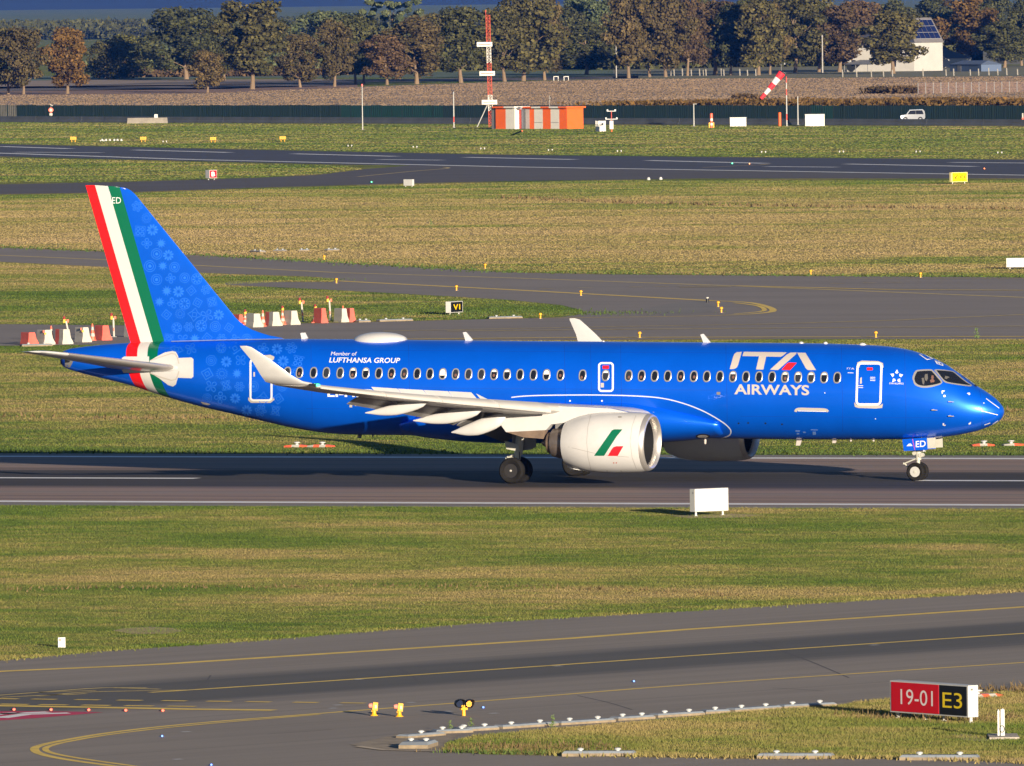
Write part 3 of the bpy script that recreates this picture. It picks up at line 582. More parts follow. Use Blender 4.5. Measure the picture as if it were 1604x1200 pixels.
bo = blob().build('passenger_head', M_SKIN, None, True); head_me = bo.data; bpy.data.objects.remove(bo)
rw = random.Random(3); special = {12: 'f', 17: 'q', 20: 'h', 16: 'q', 18: None, 5: 'q', 6: 'q', 31: 'q', 35: 'q', 36: 'q', 37: 'q', 38: 'q'}
heads = {1, 5, 8, 9, 13, 16, 21, 22, 23, 24, 27, 28, 31, 35}
def wy(x): return 583.4+(x-450)*(591.6-583.4)/(1311-450)
for i, x in enumerate(wx+[948.5]):
    p = BV.ray_cast(CAM, ray(x, wy(x)).normalized()); nrm = p[1]
    if nrm.dot(c_f) > 0: nrm = -nrm
    wo = bpy.data.objects.new('cabin_window', frame_mesh); COL.objects.link(wo); wo.parent = plane
    yax = -nrm; zax = (Vector((0, 0, 1))-yax*yax.z).normalized(); xax = yax.cross(zax); M = Matrix((xax, yax, zax)).transposed().to_4x4(); M.translation = p[0]+nrm*0.003; wo.matrix_world = M
    pn = bpy.data.objects.new('pane', pm['g' if rw.random() < 0.35 else 'd']); COL.objects.link(pn); pn.parent = wo
    k = special.get(i)
    if i == 40: k = 'q'
    if k: s_ = bpy.data.objects.new('window_shade', sh[k]); COL.objects.link(s_); s_.parent = wo
    if i in heads:
        hd = bpy.data.objects.new('passenger_head', head_me); COL.objects.link(hd); hd.parent = wo; hd.location = (rw.uniform(-0.03, 0.03), -0.004, rw.uniform(-0.10, -0.02)); hd.scale = (1, 0.08, 1.25)

# doors, panels, lines
def door(pts, w, sill_t=None, sill_b=None, m=M_LETW):
    d = decal('door_outline', *ribbon(pts, w, True), m, plane, off=0.008)
    d['label'] = 'white outline of a cabin door'
    for s_ in (sill_t, sill_b):
        if s_: decal('door_sill', *polys(s_), M_SILL, d, off=0.005)
    return d
d1 = door(rrect(1343.5, 569.5, 1381, 633.5, 5.5, skew=-0.03), 3.4, [(1342, 575), (1343, 568), (1350, 565), (1376, 566), (1383, 569), (1384, 576), (1380, 577), (1378, 571), (1348, 570), (1346, 576)], [(1338, 630), (1342, 634), (1378, 635), (1383, 632), (1382, 639), (1372, 640), (1344, 639), (1339, 637)])
d2 = door(rrect(392.5, 563, 425.5, 627, 5, skew=0.0), 3.0, [(400, 566), (406, 557), (424, 556), (430, 559), (429, 563), (424, 567), (416, 561)], [(389, 622), (394, 627), (424, 627), (429, 622), (430, 626), (424, 631), (393, 631), (389, 627)])
d3 = door(rrect(938.5, 569, 960, 612.5, 4), 3.0)
for bb in ((1358, 576, 1367, 580), (944, 573, 954, 578)):
    decal('exit_placard', *polys([(bb[0], bb[1]), (bb[2], bb[1]), (bb[2], bb[3]), (bb[0], bb[3])]), M_LRED, d1 if bb[0] > 1000 else d3, off=0.007)
for pts in ([(1347.5, 592), (1350, 591), (1350, 601), (1347, 601)], [(397, 583), (399.5, 583), (399.5, 590), (397, 590)], [(941, 600), (946, 600), (946, 607), (941, 607)]):
    decal('door_handle', *polys(pts), M_LETG, d1 if pts[0][0] > 1000 else (d3 if pts[0][0] > 900 else d2), off=0.009)
for y in (591, 593.5, 596, 604, 607): decal('door_placard', *ribbon([(1363, y) if y < 600 else (1344.5, y), (1371, y+0.3) if y < 600 else (1352, y+0.3)], 1.0), M_LINE, d1, off=0.007)
pan = decal('cargo_door_edge', *ribbon(smoothline([(1246, 645), (1250, 640.8), (1270, 641), (1292, 641.8), (1297, 645)], 3), 4.0), M_SILL, fuse, off=0.006)
decal('panel_line', *ribbon([(1250, 643.5), (1294, 644.4)], 1.3), M_LETW, fuse, off=0.009)
pan2 = decal('cargo_door_edge', *ribbon(smoothline([(549.5, 638), (552, 632.5), (570, 632), (586, 632)], 3), 4.2), M_SILL, fuse, off=0.006)
decal('panel_line', *ribbon([(556, 635), (600, 634)], 1.6), M_LETW, fuse, off=0.009)
decal('fairing_line', *ribbon(smoothline([(801, 622.4), (825, 620.2), (870, 619), (940, 618.8), (1000, 620.5), (1038, 624), (1071, 632), (1104, 645), (1131.5, 661), (1142, 670), (1145, 676), (1142, 682), (1129, 687)], 4), 1.7), M_LINE, fuse, BVF, 0.008)
decal('fin_root_line', *ribbon([(268, 535.2), (360, 532.8), (452, 531.3)], 1.2), M_LINE, fuse, off=0.012)
# landing light in the fairing front
decal('light_bezel', *polys([(1101+11*math.cos(a*0.314), 683+3.6*math.sin(a*0.314)) for a in range(20)]), M_BLACK, fair, BVF, 0.008)
decal('light_lens', *polys([(1101+8.5*math.cos(a*0.314), 683.4+2.4*math.sin(a*0.314)) for a in range(20)]), M_LETG, fair, BVF, 0.013)

M_JOINT = mat('panel_joint_shade', (0.0, 0.045, 0.36), 0.5)
for x in (487, 640, 884, 925, 972, 1137, 1318, 1417): decal('panel_joint', *ribbon([(x, 540+max(0, x-1330)*0.07), (x+1, 590), (x+2, 640), (x+2, 676 if x > 500 else 660)], 0.55), M_JOINT, fuse, BVF, 0.004)
for y0, x0, x1 in ((548, 500, 1400), (606, 470, 1120), (652, 1160, 1500), (640, 480, 560)): decal('panel_joint', *ribbon([(x0, y0), ((x0+x1)/2, y0+(x1-x0)*0.004), (x1, y0+(x1-x0)*0.008)], 0.45), M_JOINT, fuse, BVF, 0.004)
decal('radome_joint', *ribbon([(1534, 611), (1538, 630), (1539.5, 650), (1537, 671)], 0.6), M_JOINT, fuse, BV, 0.005)
# lettering
P = lambda q, ox=1120, oy=540, s=8.911: [(ox+x/s, oy+y/s) for x, y in q]
logo = decal('airline_logo', *polys(P([(205, 342), (255, 165), (270, 130), (300, 108), (375, 100), (325, 275), (310, 312), (285, 333), (250, 341)]),
    P([(403, 100), (1003, 108), (955, 150), (920, 170), (715, 167), (675, 348), (573, 346), (615, 164), (382, 160)]),
    P([(768, 350), (1000, 140), (1050, 112), (1140, 110), (1130, 135), (880, 354)]), P([(1146, 112), (1262, 114), (1410, 355), (1320, 356), (1290, 350), (1268, 330)])), M_LETG, fuse, off=0.006)
decal('logo_accent', *polys(P([(928, 352), (1000, 270), (1030, 250), (1142, 254), (1050, 355)])), M_LRED, fuse, off=0.007)
words('lettering', 'AIRWAYS', (1150.3, 617.8), (1267.5, 619.3), 16.0, M_LETG, bold=0.025)
words('lettering', 'LUFTHANSA GROUP', (515.5, 568.0), (625.5, 568.8), 8.0, M_LETW, bold=0.015, shear=0.22)
words('lettering', 'Member of', (518.3, 556.8), (558, 557.2), 5.8, M_LETW, bold=0.0, shear=0.22)
words('lettering', 'EI-HED', (513, 621.5), (588, 622.0), 12.0, M_LETW, bold=0.03)
words('lettering', 'STAR ALLIANCE', (1392.8, 601.8), (1415.4, 602.3), 2.6, M_LETW, bold=0.01)
cx, cy = 1404.5, 590
for k in range(5):
    a = math.radians(-90+72*k); ca, sa = math.cos(a), math.sin(a)
    def T(u, v): return (cx+ca*u*1.0-sa*v*1.0, cy+sa*u*1.05+ca*v*1.05)
    decal('star_emblem', *polys([T(10.6, 0.6), T(5.6, -2.7), T(4.3, 0.6), T(5.9, 2.9)]), M_LETW, fuse, off=0.006)
words('lettering', 'ITA', (1326.5, 578.5), (1338, 579), 2.6, M_LINE, shear=0.2); decal('logo_line', *ribbon([(1328, 584), (1337, 584.3)], 1.0), M_LINE, fuse)
decal('roof_marking', *ribbon([(1439.5, 554.8), (1449, 555.8), (1461, 562.2), (1452, 563.4)], 1.3, True), M_LETW, fuse, off=0.007)
words('roof_lettering', 'ED', (1467, 570.0), (1479, 574.0), 5.2, M_LETW, bold=0.03, shear=-0.6)
for pts, w in (([(1544.5, 624.5), (1565, 639.5)], 0.9), ([(1537, 643.5), (1563, 650)], 1.0), ([(1542, 665.5), (1551, 662.3)], 1.2), ([(1555, 664.5), (1563, 658.8)], 1.1)): decal('lightning_strip', *ribbon(pts, w), M_LETW, fuse, off=0.008)
for q in ([(1475, 612), (1480, 611.8), (1479.5, 613.4), (1477, 613.6), (1476.8, 616.5), (1475, 616.5)], [(1514.5, 616), (1518.5, 615), (1520, 618), (1518, 619), (1516.5, 617.5)], [(1476.5, 663), (1479, 663), (1479, 665), (1481.5, 665), (1481, 667), (1477, 666.5)], [(1517, 663), (1519, 662), (1521, 660.5), (1520.5, 664), (1517.5, 665)]): decal('corner_mark', *polys(q), M_LETW, fuse)
for x, y in ((1479.5, 620.3), (1371.5, 656), (1292, 615.5), (1541, 631.5)): decal('skin_port', *polys([(x+(1.9 if x == 1479.5 else 0.9)*math.cos(a*0.524), y+(1.9 if x == 1479.5 else 0.9)*math.sin(a*0.524)) for a in range(12)]), M_LETW, fuse)
decal('skin_port', *polys(rrect(1122.5, 614, 1128.5, 618.5, 1.0, 3)), M_GREYP, fuse)
for x in (893, 943): decal('skin_port', *polys([(x+1.4*math.cos(a*0.524), 628+1.4*math.sin(a*0.524)) for a in range(12)]), M_LETW, fuse, BVF)
for x, y in ((1157, 663), (1172, 662.5), (1199, 663), (1225, 664.5)): decal('skin_port', *polys([(x+1.5*math.cos(a*0.524), y+1.3*math.sin(a*0.524)) for a in range(12)]), M_BLACK, fuse)
for q in ([(1246, 674), (1253, 674), (1253, 676), (1246, 676)], [(1248, 678), (1252, 678), (1252, 680.5), (1248, 680.5)], [(1258, 676), (1262, 676), (1262, 678), (1258, 678)], [(1270, 672.5), (1281, 672.8), (1281, 674), (1270, 673.8)], [(1273, 676), (1278, 676), (1278, 681), (1273, 681)]): decal('service_placard', *polys(q), mat('faint_placard', (0.10, 0.20, 0.48), 0.5), fuse)
# probes near the nose
for x, y in ((1488, 629), (1488, 651.5), (1462, 642)):
    p = cast(x, y, BV, 0.0); pr = MB().cyl(p, p+Vector((0.02, -0.10, 0)), 0.03, 0.02, 8).cyl(p+Vector((-0.03, -0.10, 0)), p+Vector((0.20, -0.115, -0.01)), 0.02, 0.012, 8).build('pitot_probe', M_LETG, fuse)

# cockpit glazing
def rounded(q, k=4):
    n = len(q); return smoothline([q[-1]]+q+[q[0], q[1]], k)[k:-2*k]
Q = lambda q: [(1410+x/9.23, 560+y/9.23) for x, y in q]
cw1 = decal('cockpit_window', *polys(rounded(Q([(178, 310), (190, 250), (215, 205), (255, 182), (430, 173), (478, 193), (540, 262), (606, 345), (600, 375), (560, 400), (440, 432), (330, 438), (250, 418), (200, 380)]))), M_FRAME, plane, off=0.010)
decal('pane', *polys(rounded(Q([(206, 312), (222, 255), (240, 222), (268, 203), (428, 195), (466, 212), (525, 280), (584, 350), (566, 376), (430, 405), (330, 410), (262, 393), (220, 358)]))), M_PANE, cw1, off=0.015)
cw2 = decal('cockpit_window', *polys(rounded(Q([(496, 195), (515, 177), (560, 174), (680, 186), (772, 205), (840, 255), (910, 312), (975, 362), (1030, 398), (1030, 414), (1000, 421), (850, 402), (700, 377), (640, 357), (600, 318)]))), M_FRAME, plane, off=0.010)
decal('pane', *polys(rounded(Q([(528, 193), (560, 190), (680, 200), (762, 216), (830, 268), (900, 325), (960, 368), (1012, 402), (850, 384), (704, 360), (660, 345), (620, 312), (570, 250)]))), M_PANE, cw2, off=0.015)
decal('seat_shape', *polys(Q([(360, 245), (395, 240), (402, 300), (385, 345), (360, 330), (352, 290)])), mat('cockpit_seat', (0.075, 0.072, 0.066), 0.8), cw1, off=0.017)
decal('seat_shape', *polys(Q([(310, 300), (340, 295), (352, 350), (345, 395), (325, 385)])), MATS['cockpit_seat'], cw1, off=0.017)
decal('pilot_shape', *polys(Q([(455, 262), (478, 262), (486, 290), (478, 315), (500, 340), (490, 360), (440, 365), (432, 330), (455, 315), (448, 290)])), M_SKIN, cw1, off=0.017)
decal('seat_shape', *polys(Q([(650, 270), (700, 280), (712, 295), (690, 300), (668, 318), (640, 305)])), MATS['cockpit_seat'], cw2, off=0.017)
p = cast(1528, 605, BV, 0.0)
if p: MB().cyl(p, p+Vector((-0.55, 0.0, 0.42)), 0.012, 0.012, 6).cyl(p+Vector((0.05, 0, 0)), p+Vector((-0.03, 0, 0.06)), 0.03, 0.03, 6).build('wiper', M_BLACK, plane)

# fin with its motifs
FIN = [(134, 290), (150, 289.6), (178, 290.5), (193, 293), (203, 297), (211, 303.5), (371, 500), (383, 510), (398, 518), (420, 525), (450, 531), (450, 537), (204, 541)]
def fin_half(z, a):                                           # half thickness from relative chord position a (0 trailing, 1 leading)
    th = interp([(5.2, 0.26), (8, 0.19), (11.5, 0.10)], z); return max(0.006, th*math.sqrt(max(0, 1-(2*a-1.15)**2/1.4)) if a > 0.02 else 0.006)
te = [(onY(134, 290, 0).x, 11.5), (onY(204, 535, 0).x, 5.37), (onY(205, 541, 0).x, 5.1)]
le_pts = [(11.5, onY(150, 290, 0).x)] + [(onY(x, y, 0).z, onY(x, y, 0).x) for x, y in ((193, 293), (203, 297), (211, 303.5), (291, 401.5), (371, 500), (383, 510), (398, 518), (420, 525), (450, 531))] + [(5.1, onY(455, 540, 0).x)]
le_tab = sorted(le_pts)
rr = []
zs = sorted(set([11.5, 11.48, 11.44, 11.40, 11.34, 11.28, 11.2, 11.1, 11.0, 10.5, 10, 9.5, 9, 8.5, 8, 7.5, 7, 6.6, 6.3, 6.1, 5.95, 5.82, 5.7, 5.6, 5.5, 5.4, 5.2]), reverse=True)
def lin(tab, x):
    for (a, va), (c, vc) in zip(tab[:-1], tab[1:]):
        if a <= x <= c: return va+(vc-va)*(x-a)/(c-a)
    return tab[0][1] if x < tab[0][0] else tab[-1][1]
for z in zs:
    xt = lin([(5.0, te[1][0]+0.05), (5.37, te[1][0]), (11.5, te[0][0])], z); xl = lin(le_tab, z); ring = []; K = 22
    th = interp([(5.2, 0.25), (8, 0.18), (11.5, 0.09)], z)
    def prof(a): return th*2.6*(0.2969*math.sqrt(max(a, 0))-0.126*a-0.3516*a*a+0.2843*a**3-0.1036*a**4)+0.004   # a from leading edge
    for i in range(K+1): a = (1-math.cos(math.pi*i/K))/2; ring.append((xl+(xt-xl)*a, -prof(a), z))
    for i in range(K-1, 0, -1): a = (1-math.cos(math.pi*i/K))/2; ring.append((xl+(xt-xl)*a, prof(a), z))
    rr.append(ring)
fin = MB().loft(rr).build('tail_fin', M_FIN, plane, 35)
BVT = bvh_of(fin)
words('lettering', 'ED', (175.8, 318.7), (189.6, 318.7), 9.6, M_LETW, fin, bold=0.0, bv=BVT)
decal('rudder_line', *ribbon([(168.8, 291.5), (171, 299), (174.5, 309)], 0.6), M_LINE, fin, BVT, 0.006)
decal('fin_cap_line', *ribbon([(171, 291.2), (190, 293.5), (197, 296.3)], 1.0), M_LINE, fin, BVT, 0.006)
# printed tile motifs: light outlines of flowers, stars and tiles
def circ(r, n=20, ox=0, oy=0): return [(ox+r*math.cos(2*math.pi*i/n), oy+r*math.sin(2*math.pi*i/n)) for i in range(n)]
def star(nn, r0, r1): return [((r0 if i % 2 == 0 else r1)*math.cos(math.pi*i/nn), (r0 if i % 2 == 0 else r1)*math.sin(math.pi*i/nn)) for i in range(2*nn)]
def petal(a, r0, r1, w): ca, sa = math.cos(a), math.sin(a); return [(ca*u-sa*v, sa*u+ca*v) for u, v in ((r0, 0), ((r0+r1)/2, -w), (r1*0.93, -w*0.75), (r1, 0), (r1*0.93, w*0.75), ((r0+r1)/2, w))]
def ring_(p, w): return ribbon(p, w, True)
def cat(*a):
    vs, fs = [], []
    for v, f in a: k = len(vs); vs += v; fs += [tuple(i+k for i in q) for q in f]
    return vs, fs
sq = lambda r: [(-r, -r), (r, -r), (r, r), (-r, r)]
MOT = [lambda: polys(star(10, 1, 0.45)), lambda: cat(*[polys(petal(2*math.pi*i/10, 0.2, 1, 0.17)) for i in range(10)]),
       lambda: cat(ring_(circ(0.95), 0.1), ring_(circ(0.6), 0.12), polys(circ(0.28, 10))), lambda: cat(ring_(sq(0.85), 0.1), *[ring_(circ(0.28, 10, a*0.38, c*0.38), 0.14) for a in (-1, 1) for c in (-1, 1)]),
       lambda: cat(*[ring_(petal(math.pi/4+math.pi/2*i, 0.12, 1.1, 0.34), 0.13) for i in range(4)]), lambda: cat(ring_(circ(0.95), 0.1), *[polys(petal(2*math.pi*i/8, 0.22, 0.82, 0.13)) for i in range(8)]),
       lambda: cat(*[ring_(circ(0.32, 10, 0.62*math.cos(i*1.571), 0.62*math.sin(i*1.571)), 0.13) for i in range(4)], polys(circ(0.2, 8))), lambda: cat(ring_([(0, -1), (1, 0), (0, 1), (-1, 0)], 0.16), ring_([(0, -.45), (.45, 0), (0, .45), (-.45, 0)], 0.14)),
       lambda: cat(*[polys(petal(2*math.pi*i/16, 0.55, 1, 0.06)) for i in range(16)], ring_(circ(0.4, 12), 0.1)), lambda: cat(ring_(star(4, 1.2, 0.7), 0.12), ring_(sq(0.35), 0.12)),
       lambda: cat(ring_([(math.cos(i*0.785)*0.95, math.sin(i*0.785)*0.95) for i in range(8)], 0.1), ring_([(math.cos(i*0.785)*0.6, math.sin(i*0.785)*0.6) for i in range(8)], 0.1), ring_(circ(0.25, 8), 0.14)),
       lambda: cat(*[ring_(circ(0.24, 8, 0.7*math.cos(i*1.047), 0.7*math.sin(i*1.047)), 0.12) for i in range(6)], ring_(circ(0.3, 8), 0.12))]
def motifs(spots, r, bv, parent, seed):
    rg = random.Random(seed); last = -1
    for x, y in spots:
        k = rg.randrange(len(MOT))
        while k == last: k = rg.randrange(len(MOT))
        last = k; vs, fs = MOT[k](); a = rg.uniform(-0.3, 0.3); s_ = r*rg.uniform(0.85, 1.05); ca, sa = math.cos(a)*s_, math.sin(a)*s_
        W = [cast(x+u*ca-v*sa, y+u*sa+v*ca, bv, 0.007) for u, v in vs]
        if any(w is None for w in W) or max(w.y for w in W)-min(w.y for w in W) > 0.75: continue
        MB().add(W, fs).build('printed_motif', M_MOTIF, parent, fix=False)
spots = []
for r_ in range(0, 13):
    y = 305+r_*18.8; xg = 187+(y-291)*0.2735+12; xl = 211+(y-303.5)*0.8142 if y < 500 else 371+(y-500)*1.7; x = xg+(0, 8, 16)[r_ % 3]
    while x < xl-7: spots.append((x+math.sin(r_*3.1+x)*1.5, y+math.cos(x*1.3)*1.5)); x += 20.5
motifs(spots, 8.8, BVT, fin, 5)
spots = []
rg = random.Random(8)
for r_ in range(0, 6):
    y = 546+r_*19.5; xg = 262+(y-541)*0.3+(14 if y < 560 or y > 600 else 50); xm = 470-abs(y-560)*0.25; x = xg+(0 if r_ % 2 == 0 else 13)
    while x < xm:
        if not (x < 312 and 552 < y < 612) and not (388 < x < 398) and not (420 < x < 430) and y < 620+(x-262)*0.27-6: spots.append((x+rg.uniform(-1.5, 1.5), y+rg.uniform(-1.5, 1.5)))
        x += 22.5
motifs(spots, 9.2, BV, fuse, 6)

# wings -------------------------------------------------------------
def airfoil(x_le, z_le, chord, y, tc=0.12, a0=0.0, a1=1.0, inc=0.0, k=14, camber=0.02):
    """closed section between chord fractions a0 and a1"""
    up, dn = [], []
    for i in range(k+1):
        a = a0+(a1-a0)*(1-math.cos(math.pi*i/k))/2 if a0 == 0 else a0+(a1-a0)*i/k
        t = 5*tc*(0.2969*math.sqrt(a)-0.126*a-0.3516*a*a+0.2843*a**3-0.1036*a**4)+0.001; c = camber*4*a*(1-a)
        up.append((a, c+t)); dn.append((a, c-t))
    pts = up[::-1]+dn[1:] if a0 == 0 else up[::-1]+dn
    ci, si = math.cos(inc), math.sin(inc)
    return [(x_le-(a*ci+h*si)*chord, y, z_le+(h*ci-a*si)*chord) for a, h in pts]
LEX = lambda y: 5.05-0.585*(y-1.9)
LEZ = lambda y: interp([(1.0, 2.38), (1.9, 2.50), (6.2, 2.98), (12, 3.62), (16.0, 4.16), (16.6, 4.26)], y)
TEX = lambda y: interp([(1.0, -0.75), (1.9, -0.9), (6.0, -1.45), (16.5, -4.82)], y)
CH = lambda y: LEX(y)-TEX(y)
TC = lambda y: interp([(1, 0.135), (6, 0.115), (16.5, 0.10)], y)
INC = lambda y: math.radians(interp([(1, 3.0), (8, 1.0), (16.5, -0.5)], y))
def sec(y, s, a0=0.0, a1=1.0, dx=0, dz=0, k=14): return [(p[0]+dx, s*p[1], p[2]+dz) for p in airfoil(LEX(y), LEZ(y), CH(y), y, TC(y), a0, a1, INC(y), k)]
def chordpt(y, a, h=0.0):
    c = CH(y); i = INC(y); return Vector((LEX(y)-(a*math.cos(i)+h*math.sin(i))*c, y, LEZ(y)+(h*math.cos(i)-a*math.sin(i))*c))
def flap(y0, y1, s, a0, defl, drop, back, name, m=M_GREYP, parent=None, cf=None):
    rg = []
    for y in np.linspace(y0, y1, 5):
        c = CH(y)*(1-a0)*1.08; h = chordpt(y, a0); d = INC(y)+math.radians(defl)
        rg.append([(p[0]-back*CH(y), s*p[1], p[2]-drop*CH(y)) for p in airfoil(h.x, h.z, c, y, 0.13, 0, 1, d, 9, 0.03)])
    return MB().loft(rg).build(name, m, parent, 35)
def wing(s):
    ys = [1.0, 1.9, 3, 4.2, 5.4, 6.0, 6.6, 8, 9.5, 11, 12.5, 13.4]
    w = MB().loft([sec(y, s, 0, 0.74) for y in ys]).build('wing', M_WING, plane, 35)
    MB().loft([sec(y, s) for y in (13.4, 14.3, 15.2, 16.0, 16.4)]).build('outer_wing', M_WING, w, 35)
    # slats, drooped ahead of the leading edge
    for a, c in ((6.45, 8.55), (8.6, 10.9), (10.95, 13.2), (13.25, 15.85)):
        rg = []
        for y in np.linspace(a, c, 5):
            ch = CH(y); h = chordpt(y, 0.0); d = INC(y)+math.radians(-18); cc = ch*0.155
            up = [(0.0, -0.02), (0.03, 0.12), (0.12, 0.23), (0.3, 0.34), (0.6, 0.42), (1.0, 0.44)]; dn = [(1.0, 0.40), (0.6, 0.30), (0.35, 0.12), (0.25, -0.10), (0.12, -0.16), (0.03, -0.12)]
            x0, z0 = h.x+0.060*ch, h.z-0.036*ch; ring = []
            for u, v in up+dn: ring.append((x0-(u*math.cos(d)+v*0.72*math.sin(d))*cc, s*y, z0+(v*0.72*math.cos(d)-u*math.sin(d))*cc))
            rg.append(ring)
        MB().loft(rg).build('slat', M_WING, w, 35)
    flap(2.1, 5.9, s, 0.76, 26, 0.012, 0.02, 'inboard_flap', M_GREYP, w)
    flap(6.1, 12.4, s, 0.75, 26, 0.012, 0.02, 'outboard_flap', M_GREYP, w)
    # cove between fixed wing and flap
    MB().loft([sec(y, s, 0.70, 0.90, dz=-0.01) if False else [(chordpt(y, 0.7, 0.035).x, s*y, chordpt(y, 0.7, 0.035).z), (chordpt(y, 0.86, 0.030).x, s*y, chordpt(y, 0.86, 0.030).z), (chordpt(y, 0.86, 0.022).x, s*y, chordpt(y, 0.86, 0.022).z), (chordpt(y, 0.7, 0.0).x, s*y, chordpt(y, 0.7, 0.0).z)] for y in (2.1, 6, 9, 13.3)]).build('rear_panel', M_GREYP, w)
    # raised spoilers
    for a, c in ((5.35, 6.25), (6.5, 7.8), (7.85, 9.15), (9.2, 10.5), (10.55, 11.85)):
        rg = []
        for y in (a, c):
            h = chordpt(y, 0.66, 0.055); L = 0.15*CH(y)*(1 if a > 6 else 0.9 if y > 6 else 0.05); d = math.radians(48); e = Vector((-math.cos(d), 0, math.sin(d))); nn = Vector((math.sin(d), 0, math.cos(d)))*0.018
            rg.append([(q.x, s*y, q.z) for q in (h+nn, h+e*L+nn*0.3, h+e*L-nn*0.3, h-nn)])
        MB().loft(rg).build('spoiler', M_WHITE, w)
    # flap track fairings
    for y, xt, zt, xf, zf, hh in ((10.9, -3.24, 2.98, -0.65, 3.46, 0.20), (8.05, -2.40, 2.58, 0.45, 3.06, 0.23), (6.05, -1.62, 2.06, 0.60, 2.64, 0.27)):
        rg = []
        for t in np.linspace(0, 1, 13):
            rad = (interp([(0, 0.0), (0.15, 0.42), (0.35, 0.80), (0.55, 1.0), (0.8, 0.95), (0.93, 0.75), (1.0, 0.2)], t))*hh; rad = max(rad, 0.015); x = xt+(xf-xt)*t; z = zt+(zf-zt)*t-0.10*math.sin(math.pi*t)
            rg.append([(x, s*y+0.62*rad*math.cos(q), z+1.15*rad*math.sin(q)) for q in np.linspace(0, 2*math.pi, 17)[:-1]])
        MB().loft(rg).build('flap_track_fairing', M_WHITE, w, 60)
        MB().cyl((xt*0.45+xf*0.55, s*y, zt*0.45+zf*0.55), chordpt(y, 0.72).to_tuple()[:1]+(s*y, chordpt(y, 0.72).z), 0.07, 0.07, 8).build('flap_hinge', M_GREYP, w)
    # winglet
    wl_ = [(-3.18, 4.27, 16.4, 1.63), (-3.42, 4.36, 16.75, 1.52), (-3.80, 4.62, 17.02, 1.22), (-4.37, 5.10, 17.24, 0.86), (-4.80, 5.42, 17.40, 0.64), (-5.16, 5.68, 17.54, 0.45), (-5.36, 5.735, 17.56, 0.26)]
    rg = []
    for j, (x, z, y, c) in enumerate(wl_):
        p0, p1 = wl_[max(j-1, 0)], wl_[min(j+1, len(wl_)-1)]; dy, dz = p1[2]-p0[2], p1[1]-p0[1]; l = math.hypot(dy, dz); ny, nz = -dz/l, dy/l
        if j == 0: ny, nz = 0, 1
        rg.append([(q[0], s*(y+ny*(q[2]-0)), z+nz*q[2]) for q in airfoil(x, 0, c, 0, 0.09, 0, 1, 0, 12, 0.0)])
    MB().loft(rg).build('winglet', M_WHITE, w, 40)
    nl = MB().box((-3.16, s*16.3, 4.23), (0.26, 0.42, 0.10), rz=s*-0.53*-1 if False else 0).build('navigation_light_housing', M_BLACK, w)
    MB().cyl((-3.12+0.02, s*16.42, 4.235), (-2.98, s*16.22, 4.21), 0.055, 0.05, 10).build('navigation_light', mat('green_nav_light', (0.05, 0.6, 0.25), 0.2, emit=(0.08, 1.0, 0.4), estr=1.2), nl, True)
    return w
wr = wing(-1); wl2 = wing(1); wl2['label'] = 'far wing, its tip showing above the roof'
